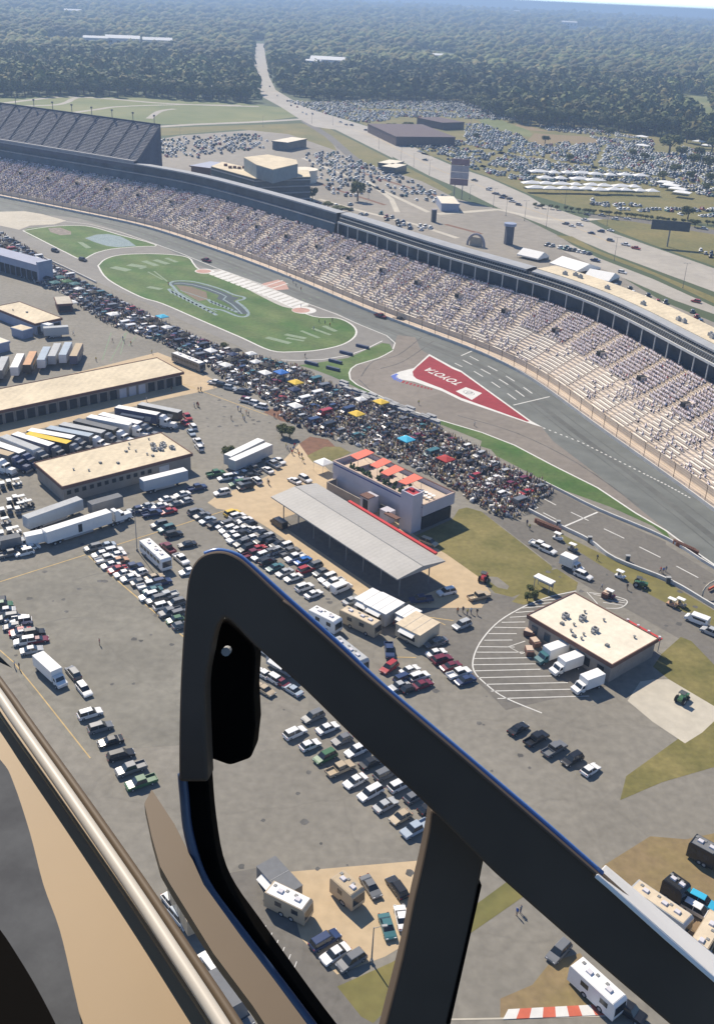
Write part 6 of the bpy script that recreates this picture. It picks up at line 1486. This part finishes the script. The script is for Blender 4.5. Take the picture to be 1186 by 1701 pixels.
# concourse life behind the stand
V,Fq,SHD=fig(); loc=[];rot=[];scl=[];cl=[]
for q_ in range(1500):
    i=R.randint(idx(480,OT+12,0) if q_==0 else i_lo,NS-40) if q_ else R.randint(100,NS-40)
    if q_==0: i_lo=idx(300,OT+12,0)
    p=so(i,R.uniform(OT+8.5,OT+26)); loc.append((p[0],p[1],0)); rot.append(R.uniform(0,6)); scl.append((1.1,1.1,1.1)); cl.append([R.choice(LEG),R.choice(CLO),R.choice(SKN),R.choice(HR_)])
o=mass('concourse_crowd',[V],Fq,loc,rot,scl,cl,M_crowd,shades=SHD); tag(o,'people strolling on the concourse behind the grandstand',kind='stuff',cat='crowd')
n_=0
for i in range(i_lo,idx(880,OT+12,0),4):
    if R.random()<.8:
        p=so(i,OT+R.uniform(13,24)); c=R.choice(['white','white','grey','tan','black','maroon'])
        place('concourse_tent',tent(c,R.choice((4,5,7)),4,2.6,.9,merged=True),f'{c} vendor tent behind the curved grandstand, {ordn(n_)} from the left','tent',(p[0],p[1],0),R.uniform(-.9,-.5),'vendor tents on the concourse'); n_+=1
rib('kerb_path',[[(503,262),(560,285),(640,318),(712,352)],[(530,330),(600,350),(690,372),(760,395)],[(610,300),(650,330),(660,352)],[(500,300),(515,318),(520,340)]],3.5,M_conc2,.034)
rib('planted_strip',[[(518,300),(570,318),(640,340)],[(600,286),(660,305),(735,328)],[(740,372),(800,388)]],3.0,M_mulch,.038)
# highway traffic
i=0
for px in k('I',(490,205),(520,215),(555,210),(610,248),(655,240),(700,236),(700,283),(770,303),(818,320),(590,160),(660,165),(720,182),(778,180),(580,188),(1045,215),(1140,228),(755,433),(628,378),(1100,570),(270,115),(240,100),(200,75),(170,65),(130,45),(365,120))+[(640,253-22),(667,232),(770,296),(788,300),(812,314),(822,322),(834,329),(846,331),(697,252),(706,266),(566,203),(575,207),(584,208),(607,216)]+k('f',(330,455),(370,465),(405,500),(430,512),(470,510),(240,390),(190,330),(985,680)):
    w=px[0]<600
    putcar(px,-38 if px[0]>700 else (-55 if px[0]>520 else 100),R.choice(['sedan','suv','pickup']),R.choice(['white','black','grey','white','red','silver','dark blue']) ,'',None,merged=True)
    o=col.objects[-1]; o=[x for x in (col.objects[-1],)][0]
    ms=o.data.materials[0].name.replace('paint_','').replace('_',' ')
    zone='near the junction below the tents' if 880<px[0]<1030 and px[1]<390 else ('on the lower lanes at the right' if px[0]>1000 else ('beyond the tall sign' if px[0]>750 else ('approaching the far crossroads' if px[0]>520 else 'queueing at the far crossroads')))
    o['label']=f'{ms} vehicle {zone}, {ordn(i)} on the highway'; o['category']='car'; o['group']='traffic on the highway'; i+=1
# white event tents and motor homes beyond the highway
g_=0
for y,xs,c in ((292,range(893,1080,24),'white'),(302,range(905,1010,27),'white'),(312,range(880,1080,25),'white'),(318,range(892,1090,21),'white')):
    for x in xs:
        yy=y+(x-890)*.035
        place('event_tent',tent('white',R.choice((9,12,15)),7,3.4,1.6,merged=True),f'white peaked event tent, {ordn(xs.index(x))} from the left in the {["top","second","third","lowest"][g_]} row beyond the highway','tent',P(x+R.uniform(-3,3),yy+R.uniform(-1,1)),math.radians(12),'white event tents beyond the highway')
    g_+=1
for i,(x,y) in enumerate([(1104,310),(1114,315),(1124,321),(1132,327),(1065,232),(1066,247),(1160,240),(1175,247)]):
    place('event_tent',tent('white',12,8,3.6,1.2,merged=True),['upper left tent of the diagonal string','second tent of the diagonal string','third tent of the diagonal string','lowest tent of the diagonal string','long white tent under the tree line','white tent beside the big round tree','white topped hall right of the round tree','white topped hall at the right edge'][i],'tent',P(x,y),math.radians(-30),'white event tents beyond the highway')
# ------------------------------------------------------------------ trees
def ico(sub=1):
    import bmesh
    bm=bmesh.new(); bmesh.ops.create_icosphere(bm,subdivisions=sub,radius=1); V=[tuple(v.co) for v in bm.verts]; Fs=[tuple(v.index for v in f.verts) for f in bm.faces]; bm.free(); return V,Fs
IV1,IF1=ico(1); IV2,IF2=ico(2)
def leafcrown(seed,n=900,rx=1,rz=1.0):
    """crown of many small leaf clumps over several lobes, unit size"""
    r=random.Random(seed); lob=[(Vector((0,0,.1)),.62)]
    for _ in range(9):
        t=r.uniform(0,6.28); e=r.uniform(-.5,.9); lob.append((Vector((math.cos(t)*.55*math.cos(e),math.sin(t)*.55*math.cos(e),math.sin(e)*.6)),r.uniform(.28,.46)))
    V=[];Fc=[];C=[]
    for _ in range(n):
        c,rad=r.choice(lob); d=Vector((r.gauss(0,1),r.gauss(0,1),r.gauss(0,1)+.2)).normalized(); p=c+d*rad*r.uniform(.75,1.08)
        nrm=(d+Vector((r.uniform(-.6,.6),r.uniform(-.6,.6),r.uniform(-.6,.6)))).normalized(); a=nrm.orthogonal().normalized(); b=nrm.cross(a); s=r.uniform(.07,.14); b0=len(V)
        V+=[p+a*s,p+b*s*.8,p-a*s,p-b*s*.8]; Fc.append((b0,b0+1,b0+2,b0+3)); k_=r.uniform(.6,1.35); C+=[k_]*4
    return V,Fc,C
LC=[leafcrown(i) for i in range(4)]
TP=[]
for i,(V_,F__,C_) in enumerate(LC):
    me=bpy.data.meshes.new('crown'); me.from_pydata([tuple(v) for v in V_],[],F__); at=me.color_attributes.new('col','FLOAT_COLOR','POINT')
    at.data.foreach_set('color',np.array([[c,c,c*.9,1] for c in C_],dtype=np.float32).ravel()); me.materials.append(M_crown); me.update()
    inner=MB(); inner.add([tuple(Vector(v)*.74*(1+.2*math.sin(v[0]*7+i)*math.cos(v[1]*6))) for v in IV2],IF2)
    b0=len(me.vertices)
    tm=MB(); tm.cyl((0,0,-1.6),(0,0,-.3),.10,.06,8); 
    for a in range(5):
        t=a*1.26+i; tm.cyl((0,0,-.7),(math.cos(t)*.5,math.sin(t)*.5,.2),.045,.02,5)
    TP.append((me,tm.mesh('trunk',M_trunk)))
def tree(px,r,h,label,grp=None,i=0,loc=None):
    p=Vector(loc) if loc else P(*px); t=thing('tree',label,'tree',(p.x,p.y,terr(p.x,p.y)),R.uniform(0,6),grp); rz=h*.40
    c=obj('crown',TP[i%4][0],t); c.location=(0,0,h-rz*1.0); c.scale=(r,r,rz)
    k_=obj('trunk',TP[i%4][1],t); k_.location=(0,0,h-rz); k_.scale=(r*.9,r*.9,(h-rz)/1.6)
    return t
tree((594,333),6.5,13,'lone round tree in the lot behind the grandstand'); tree((519,333),4.5,9,'small tree beside the glass club building',i=1)
tree((1111,256),13,19,'big round dark tree standing among the tents and packed cars',i=2); tree((1142,364),5.5,9,'small round tree right of the billboard',i=3); tree((1154,377),3.2,5,'smallest bush-like tree below the billboard',i=1)
tree((678,213),7,7,'dark bushy tree left of the long brick store',i=2); tree((650,214),8,6,'wide low tree at the corner of the brick store lot',i=0)
tree((567,352),7,4,'wide shrub clump near the concourse trees',i=1); tree((545,345),5,4,'low shrub left of the wide shrub clump',i=0)
for i,px in enumerate(k('S',(135,568),(165,598),(122,612))): tree(px,1.3,2.2,['upper bush beside the small white shelter','bush nearest the small white shelter','lowest bush beside the small white shelter'][i],'bushes beside the shelter',i)
for i,px in enumerate([(379,752+10),(468,724),(481,728)]): tree(px,2.4,4,['shrub beside the workshop corner','left of two dark shrubs by the people on the pavement','right of two dark shrubs by the people on the pavement'][i],None,i)
tree((373,579+2),1.8,3,'small shrub at the head of the car group left of the terrace yard',i=3)
# individually visible trees of the wood's edge
EDGE=[(-60,160),(0,160),(120,158),(240,160),(330,166),(422,170)]; EDG2=[(462,150),(520,166),(600,167),(690,166),(765,170),(815,192),(860,205),(920,212),(990,214),(1050,220),(1110,225),(1186,238),(1290,250)]
def ey(L,x):
    for (a,b),(c,d) in zip(L,L[1:]):
        if a<=x<=c: return b+(d-b)*(x-a)/(c-a)
    return None
x=470; n=0
while x<1270:
    y=ey(EDG2,x)+R.uniform(-3,1); big=x>780
    tree((x,y),R.uniform(8,12) if big else R.uniform(7,10),R.uniform(15,23) if big else R.uniform(11,18),f'dark leafy tree at the edge of the wood, {ordn(n)} from the highway' ,'trees at the edge of the wood',n); n+=1
    x+=R.uniform(9,15) if big else R.uniform(8,13)
x=-50; n=0
while x<422:
    y=ey(EDGE,x)+R.uniform(-2,1)
    tree((x,y),R.uniform(7,11),R.uniform(15,22),f'tree of the wood behind the green field, {ordn(n)} from the left','trees behind the green field',n); n+=1
    x+=R.uniform(9,14)
for i in range(30):
    t_=i/29; x,y=lerpL([(889,344),(960,352),(1010,357),(1060,362),(1110,369),(1186,374)],t_); tree((x+R.uniform(-2,2),y),2.1,3.2,f'small round shrub, {ordn(i)} from the left in the hedge line across the highway','hedge line shrubs across the highway',i)
for i,(x,y,r_,h_) in enumerate([(1133,212,9,17),(1150,214,9,16),(1180,222,11,18),(1100,300,5,8),(1160,262,6,10),(1172,318,4,7),(905,238,5,8),(1010,228,7,11),(1050,262,5,8),(946,268,4,7),(1120,290,6,9),(790,232,4,7),(1140,236,9,15),(1165,240,10,16),(1182,252,8,14),(1150,275,7,11),(1178,282,8,12),(1090,222,8,14),(1070,268,5,8),(1180,305,6,9),(1145,300,5,8),(1130,262,7,11)]):
    tree((x,y),r_,h_,f'tree standing among the far parked cars, {ordn(i)} of the scattered ones','trees scattered in the far car park',i)
# forest mass
rs=random.Random(11)
def blobv(V,seed,amp):
    r=random.Random(seed); return [(x*(1+r.uniform(-amp,amp)),y*(1+r.uniform(-amp,amp)),z*(1+r.uniform(-amp,amp))+.0) for x,y,z in V]
def ok_forest(x,y):
    q=proj((x,y,0)); px,py=q
    if 418<px<463+max(0,(py-95)*.5) and py>66: 
        w=6 if py<110 else 0
        if ey([(60,421),(110,421),(150,425),(170,440)],py) is None: return False
        l=ey([(60,420),(110,420),(150,424),(172,438)],py); r_=ey([(60,440),(98,444),(126,449),(150,462),(172,500)],py)
        if l-2<px<r_+2: return False
    L=EDGE if px<430 else EDG2
    e=ey(L,px)
    if e is None: e=160 if px<0 else 250
    if py>e-1: return False
    for cl_ in CLEAR:
        if inpoly(px,py,cl_): return False
    return True
CLEAR=[[(75,60),(180,62),(165,76),(70,76)],[(500,104),(575,108),(570,120),(505,118)],[(100,22),(140,22),(140,30),(100,30)],[(700,80),(770,90),(760,104),(690,96)],[(930,46),(1010,44),(1010,56),(940,58)],[(140,70),(290,74),(290,84),(140,82)],[(1130,155),(1180,160),(1186,200),(1150,205),(1130,180)],[(860,78),(910,80),(900,88),(860,86)]]
def forest(name,r0,r1,sp,size,V,Fs,nv,amp,label,a0=66,a1=114,smooth=False):
    loc=[];rot=[];scl=[];cl=[]
    r=r0
    while r<r1:
        s=sp(r); n=int(math.radians(a1-a0)*r/s)
        for i in range(n):
            t=math.radians(a0)+math.radians(a1-a0)*(i+rs.random())/n; rr_=r+rs.uniform(-.5,.5)*s; x,y=rr_*math.cos(t),rr_*math.sin(t)
            if not ok_forest(x,y): continue
            pn=math.sin(x/140+1)*math.cos(y/170)+math.sin(x/60+y/90)*.5
            if rs.random()<max(0,(pn-1.05))*1.2: continue
            z=size(r)*rs.choice((.6,.8,1,1,1.25,1.6)); hh=rs.uniform(.75,1.25)
            loc.append((x,y,terr(x,y)+z*.62*hh)); rot.append(rs.uniform(0,6.28)); scl.append((z*rs.uniform(.6,.9),z*rs.uniform(.6,.9),z*hh*.62))
            b=rs.uniform(.55,1.35)*(1+.30*pn); w=rs.random()
            cl.append((b*(1.0+.5*w*(w>.7)),b*(1.0+.12*w),b*.95))
        r+=s*.9
    o=mass(name,[blobv(V,i,amp) for i in range(9)],Fs,loc,rot,scl,cl,M_crown,smooth=smooth); tag(o,label,kind='stuff',cat='woodland'); print(name,len(loc)); return loc
# leafy clump variants for the nearer wood
def clump(seed,n=46):
    r=random.Random(seed); V=[];Fc=[]
    for _ in range(n):
        d=Vector((r.gauss(0,1),r.gauss(0,1),abs(r.gauss(0,1))*.9-.25)).normalized(); p=d*r.uniform(.62,1.02); nrm=(d+Vector((r.uniform(-.5,.5),r.uniform(-.5,.5),r.uniform(-.3,.6)))).normalized(); a=nrm.orthogonal().normalized(); b=nrm.cross(a); s=r.uniform(.24,.42); b0=len(V)
        V+=[tuple(p+a*s),tuple(p+b*s*.85),tuple(p-a*s),tuple(p-b*s*.85)]; Fc.append((b0,b0+1,b0+2,b0+3))
    return V,Fc
CL=[clump(i) for i in range(6)]
def forest_leaf(name,r0,r1,sp,size,label):
    global _bv
    loc=[];rot=[];scl=[];cl=[]; r=r0
    while r<r1:
        s=sp(r); n=int(math.radians(50)*r/s)
        for i in range(n):
            t=math.radians(65)+math.radians(50)*(i+rs.random())/n; rr_=r+rs.uniform(-.5,.5)*s; x,y=rr_*math.cos(t),rr_*math.sin(t)
            if not ok_forest(x,y): continue
            z=size(r)*rs.choice((.65,.8,1,1,1.2,1.45)); hh=rs.uniform(.7,1.25); pn=math.sin(x/140+1)*math.cos(y/170)+math.sin(x/60+y/90)*.5
            loc.append((x,y,terr(x,y)+z*.9*hh)); rot.append(rs.uniform(0,6.28)); w_=rs.uniform(.6,.95); scl.append((z*w_,z*w_,z*hh*.85)); b=rs.uniform(.55,1.4)*(1+.25*pn); w=rs.random(); cl.append((b*(1+.45*w*(w>.75)),b*(1+.1*w),b*.95))
        r+=s*.88
    o=mass(name,[c[0] for c in CL],CL[0][1],loc,rot,scl,cl,M_crown); tag(o,label,kind='stuff',cat='woodland'); print(name,len(loc))
forest_leaf('near_woodland',880,2000,lambda r:10.5+(r-900)*.003,lambda r:8.6,'broadleaf wood beyond the car parks and the green field')
forest('middle_woodland',1990,4200,lambda r:11.5+(r-2000)*.004,lambda r:9.5+(r-2000)*.002,IV1,IF1,9,.28,'unbroken wood in the middle distance')
forest('far_woodland',4200,14000,lambda r:23+(r-4200)*.010,lambda r:min(26,16+(r-4200)*.003),IV1,IF1,9,.25,'hazy wood stretching to the horizon')
# small far buildings showing through the trees
FB=[(122,27,60,'long white warehouse roof far off at the upper left'),(160,74,50,'white shed in the long clearing at the upper left'),(205,75,70,'second white shed right of the first in the clearing'),(262,78,60,'third shed at the right end of the clearing'),(521,113,26,'small white house left in the clearing by the highway'),(545,113,60,'white school-like building in the clearing by the highway'),(370,8,50,'pale building near the horizon at the top'),(443,7,24,'white tower-like building near the horizon'),(860,28,70,'bright roof in the distant trees right of centre'),(889,32,30,'small bright roof beside it in the distant trees'),(1032,122,12,'white house deep in the right hand wood'),(960,88,14,'small white house in the middle of the wood'),(1175,130,14,'white house by the right edge of the wood'),(718,102,40,'pale roofs in the clearing right of the school-like building'),(944,47,80,'pale quarry buildings in the far clearing'),(988,12,30,'tiny white dome on the horizon'),(780,22,60,'grey-white shed below the horizon'),(1005,125,10,'second small house deep in the right hand wood'),(672,10,60,'wide pale roof close to the horizon'),(44,143,16,'white roof at the left edge of the wood'),(345,160,14,'white roof just behind the green field')]
for i,(x,y,w,l) in enumerate(FB):
    p=P(x,y); s=max(1,p.y/2500); z=terr(p.x,p.y); m_=MB(); h=5+4*s*min(w,60)/60
    h0=6*s
    m_.m(0).box(0,0,0,w,w*.45,h0+h); m_.m(1).add([(-w/2-1,-w*.24,h0+h),(w/2+1,-w*.24,h0+h),(w/2+1,w*.24,h0+h),(-w/2-1,w*.24,h0+h),(-w/2-1,0,h0+h+w*.08),(w/2+1,0,h0+h+w*.08)],[(0,1,5,4),(2,3,4,5),(0,4,3),(1,2,5)])
    for q in range(4): m_.m(2).box(-w*.35+q*w*.23,-w*.225-.05,h0,w*.1,.1,h*.5)
    o=obj('distant_building',m_.mesh('distant_building',[M_wallw,M_tent,M_opening])); o.location=(p.x,p.y,z); o.rotation_euler=(0,0,R.uniform(-.3,.3)); tag(o,l,'building')
# ------------------------------------------------------------------ helicopter frame round the camera
HB=G('frame_black',(.085,.064,.048),rough=.65,var=.14,scale=5,detail=3,spec=.12)
HBk=G('frame_recess',(.005,.0045,.004),rough=.9,spec=.02); HN=G('frame_highlight_navy',(.035,.06,.12),rough=.35,spec=.5); HBl=G('glazing_edge_blue',(.10,.20,.45),rough=.25,spec=.6)
HT=G('sill_tan',(.25,.172,.088),rough=.55,var=.05,scale=5); HC2=G('sill_shaded_tan',(.105,.074,.045),rough=.6,var=.06,scale=6); HW=G('rail_cream',(.50,.45,.37),rough=.45,var=.04,scale=6)
HG=G('sill_shade_grey',(.075,.077,.08),rough=.9,var=.10,scale=30,detail=8,c2=(.095,.098,.10),spec=.1); HWh=G('glazing_edge_white',(.75,.73,.70),rough=.35)
heli=thing('helicopter','dark helicopter window frame with tan sill and cream rail around the viewer','helicopter',tuple(CAM+F_*.6-Vector((0,0,.6))))
HO=Vector(heli.location)
def slab(name,px,d0,th,m,dd=None,parent=heli,bev=.004,sm=False):
    """outline seen at px, standing at depth d0 (per-point depths dd), thickness th away from the viewer; rounded edge"""
    n=len(px); dd=dd or [d0]*n; f=[near(p[0],p[1],d) for p,d in zip(px,dd)]
    c=sum(f,Vector())/n
    nrm=Vector((0,0,0))
    for i in range(n): nrm+= (f[i]-c).cross(f[(i+1)%n]-c)
    nrm.normalize()
    if nrm.dot(F_)>0: nrm=-nrm
    import bmesh
    me=bpy.data.meshes.new(name); bm=bmesh.new()
    vs=[bm.verts.new(p-HO) for p in f]; fc=bm.faces.new(vs)
    r=bmesh.ops.extrude_face_region(bm,geom=[fc]); vv=[g for g in r['geom'] if isinstance(g,bmesh.types.BMVert)]
    bmesh.ops.translate(bm,verts=vv,vec=-nrm*th)
    bmesh.ops.recalc_face_normals(bm,faces=bm.faces)
    if bev: bmesh.ops.bevel(bm,geom=[e for e in bm.edges if len(e.link_faces)==2 and e.calc_face_angle(0)>.6],offset=bev,segments=3,profile=.5,affect='EDGES')
    bm.to_mesh(me); bm.free(); me.materials.append(m)
    if parent is not heli: pass
    return obj(name,me,parent)
# main diagonal with the rounded top corner and the left leg
corner=[(297,1300),(297,1230),(299,1140),(304,1050),(308,1000),(312,965),(320,940),(334,924),(352,917),(372,917),(392,925),(412,940)]
outer=corner+[(470,994),(560,1074),(632,1140),(760,1249),(900,1370),(1012,1468),(1110,1556),(1200,1634),(1300,1720)]
inner=[(1180,1762),(1110,1701),(980,1590),(852,1478),(806,1436),(700,1330),(600,1238),(505,1145),(440,1088),(415,1065),(388,1036),(374,1027),(366,1032),(358,1048),(350,1085),(341,1140),(343,1230),(346,1300)]
D0=.85
slab('window_frame',smooth_px(outer,3)+smooth_px(inner,3),D0,.035,HB,bev=.003)
# left leg continues down and becomes the lower frame tube
lf=[(299,1215),(300,1300),(310,1390),(338,1470),(400,1556),(455,1628),(511,1701),(575,1785)]; rt=[(603,1785),(537,1701),(478,1620),(425,1545),(386,1490),(364,1440),(352,1370),(346,1300),(343,1215)]
slab('lower_frame',smooth_px(lf,3)+smooth_px(rt,3),.87,.03,HBk,bev=.003)
pts=[near(x,y,.865)-HO for x,y in smooth_px([(303,1285),(306,1320),(314,1388),(341,1467),(403,1553),(459,1626),(515,1700),(579,1785)],5)]
mb=MB(); mb.tube(pts,.0042,10); obj('lower_frame_highlight',mb.mesh('lower_frame_highlight',HN,smooth=True),heli)  # navy tube that paints the highlight along the lower frame
# vertical brace
slab('brace',smooth_px([(716,1345),(712,1380),(700,1440),(686,1500),(668,1590),(640,1701),(620,1780)],3)+smooth_px([(722,1780),(744,1701),(775,1580),(795,1475),(806,1420),(812,1400)],3),.90,.04,HB,bev=.003)
slab('brace_seal',[(795,1472),(800,1472),(748,1703),(742,1703)],.899,.02,HBk,bev=0)
# dark catch behind the upper corner of the opening
slab('latch_housing',smooth_px([(372,1026),(392,1042),(412,1062),(421,1076),(424,1100),(421,1150),(418,1260),(345,1260),(338,1160),(345,1110),(352,1078),(362,1040)],2),.90,.06,HBk,bev=.004)
mb=MB(); c=near(378,1080,.895)-HO; mb.cyl(c,c-F_*.012,.004,n=10); obj('rivet',mb.mesh('rivet',M_metal),heli)
# glazing edge strip along the outside of the diagonal
def ptube(name,px,dep,r,m,n=10,off=None):
    pts=[]
    for x,y in smooth_px(px,5):
        d=dep if isinstance(dep,float) else hdep(x,y,dep[0])
        p=near(x,y,d)-HO
        if off: p=p+CX*off[0]+CY*off[1]+F_*off[2]
        pts.append(p)
    mb=MB(); mb.tube(pts,r,n); return obj(name,mb.mesh(name,m,smooth=True),heli)
def hdep(x,y,h): return -h/ray(x,y).z*F
ptube('glazing_edge',[(340,921),(362,915),(392,922),(414,938),(472,990),(562,1070),(634,1138),(765,1249),(900,1364),(1000,1452)],.862,.0026,HBl)
slab('glazing_edge',[(992,1452),(1012,1469),(1110,1557),(1200,1635),(1260,1690),(1268,1655),(1212,1607),(1120,1532),(1024,1452),(1006,1437)],.85,.004,HWh,dd=[.846]*5+[.96]*5,bev=.001)
ptube('frame_highlight',[(470,998),(560,1078),(632,1144),(760,1253),(900,1374),(1012,1472),(1110,1560),(1200,1638)],.848,.0012,G('frame_lip',(.10,.075,.06)))
def hs(name,px,h,m,th=.02,bev=0): return slab(name,px,.8,th,m,dd=[hdep(x,y,h) for x,y in px],bev=bev)
hs('sill_panel',[(-60,1100),(0,1172),(28,1208),(120,1337),(213,1473),(290,1590),(365,1704),(415,1790),(100,1790),(0,1500),(-60,1300)],.585,HT)
hs('sill_shade_panel',smooth_px([(-80,1180),(0,1262),(22,1300),(50,1385),(72,1470),(99,1545),(120,1633),(135,1701),(150,1790)],4)+[(-80,1790)],.54,HG)  # grey sheet standing for the shadow zone on the tan sill
hs('seat_edge',smooth_px([(-40,1500),(0,1545),(30,1590),(60,1640),(92,1701),(120,1760)],3)+[(-60,1800)],.49,HBk,th=.03)
RL=[(-60,1075),(0,1158),(30,1202),(120,1330),(213,1466),(290,1583),(367,1701),(420,1790)]
ptube('rail',RL,[.560],.0048,HW)
ptube('rail_shadow_line',RL,[.575],.0036,HC2,off=(.0085,-.001,.004))  # dark tube that paints the shadow line beside the rail
ptube('rail_piping',[(x-13,y+9) for x,y in RL],[.570],.0014,HT)
hs('inner_sill',[(240,1335),(252,1390),(266,1440),(283,1470),(354,1584),(420,1672),(445,1710),(500,1790),(580,1790),(509,1701),(455,1628),(400,1556),(338,1470),(318,1425),(290,1370),(252,1312)],.66,HC2,th=.012)  # unlit side of the tan sill, its shade put into a darker colour
# ------------------------------------------------------------------ camera, light, air
cam=bpy.data.cameras.new('camera'); co=bpy.data.objects.new('camera',cam); col.objects.link(co)
cam.sensor_fit='HORIZONTAL'; cam.sensor_width=36; cam.lens=36*F/W; cam.clip_start=.02; cam.clip_end=200000
m=Matrix((( CX.x,CY.x,-F_.x,CAM.x),(CX.y,CY.y,-F_.y,CAM.y),(CX.z,CY.z,-F_.z,CAM.z),(0,0,0,1))); co.matrix_world=m
scene.camera=co
SAZ,SEL=math.radians(121),math.radians(44)
sd=Vector((math.cos(SAZ)*math.cos(SEL),math.sin(SAZ)*math.cos(SEL),math.sin(SEL)))
sl=bpy.data.lights.new('sun','SUN'); sl.energy=SUN_E; sl.angle=math.radians(.53); sl.color=(1,.90,.76); so_=bpy.data.objects.new('sun',sl); col.objects.link(so_)
so_.rotation_euler=sd.to_track_quat('Z','Y').to_euler(); so_.location=(0,0,300)
w=bpy.data.worlds.new('World'); scene.world=w; w.use_nodes=True; nt=w.node_tree; bg=nt.nodes['Background']
sk=nt.nodes.new('ShaderNodeTexSky'); sk.sky_type='NISHITA'; sk.sun_disc=False; sk.sun_elevation=SEL; sk.sun_rotation=PI/2-SAZ; sk.altitude=100; sk.air_density=.55; sk.dust_density=.0; sk.ozone_density=3.0
mx_=nt.nodes.new('ShaderNodeMix'); mx_.data_type='RGBA'; mx_.blend_type='MULTIPLY'; mx_.inputs['Factor'].default_value=1; mx_.inputs['B'].default_value=(.92,.96,.98,1); nt.links.new(sk.outputs[0],mx_.inputs['A']); nt.links.new(mx_.outputs['Result'],bg.inputs[0]); bg.inputs[1].default_value=SKY_E
mb=MB(); RH_=RG*1.02; mb.box(0,0,-130,2*RH_,2*RH_,130+126)
hz=bpy.data.materials.new('haze'); hz.use_nodes=True; n_=hz.node_tree; n_.nodes.remove(n_.nodes['Principled BSDF']); pv=n_.nodes.new('ShaderNodeVolumePrincipled'); pv.inputs['Color'].default_value=HAZE_C; pv.inputs['Density'].default_value=HAZE_D; pv.inputs['Anisotropy'].default_value=.2
n_.links.new(pv.outputs[0],n_.nodes['Material Output'].inputs['Volume'])
h_=obj('haze',mb.mesh('haze',hz)); h_['kind']='stuff'
vs_=scene.view_settings; vs_.view_transform='Standard'; vs_.look='None'; vs_.exposure=EXPO; vs_.gamma=1; vs_.use_curve_mapping=False
scene.cycles.max_bounces=5; scene.cycles.diffuse_bounces=2; scene.cycles.glossy_bounces=2; scene.cycles.volume_bounces=1; scene.cycles.transmission_bounces=2
scene.cycles.use_denoising=True
print('objects',len(col.objects),'polys',sum(len(o.data.polygons) for o in col.objects if o.type=='MESH'))

for o in scene.objects:
    if 'label' in o and len(o['label'].replace('-',' ').split())>16: print('LONG',len(o['label'].split()),o['label'])
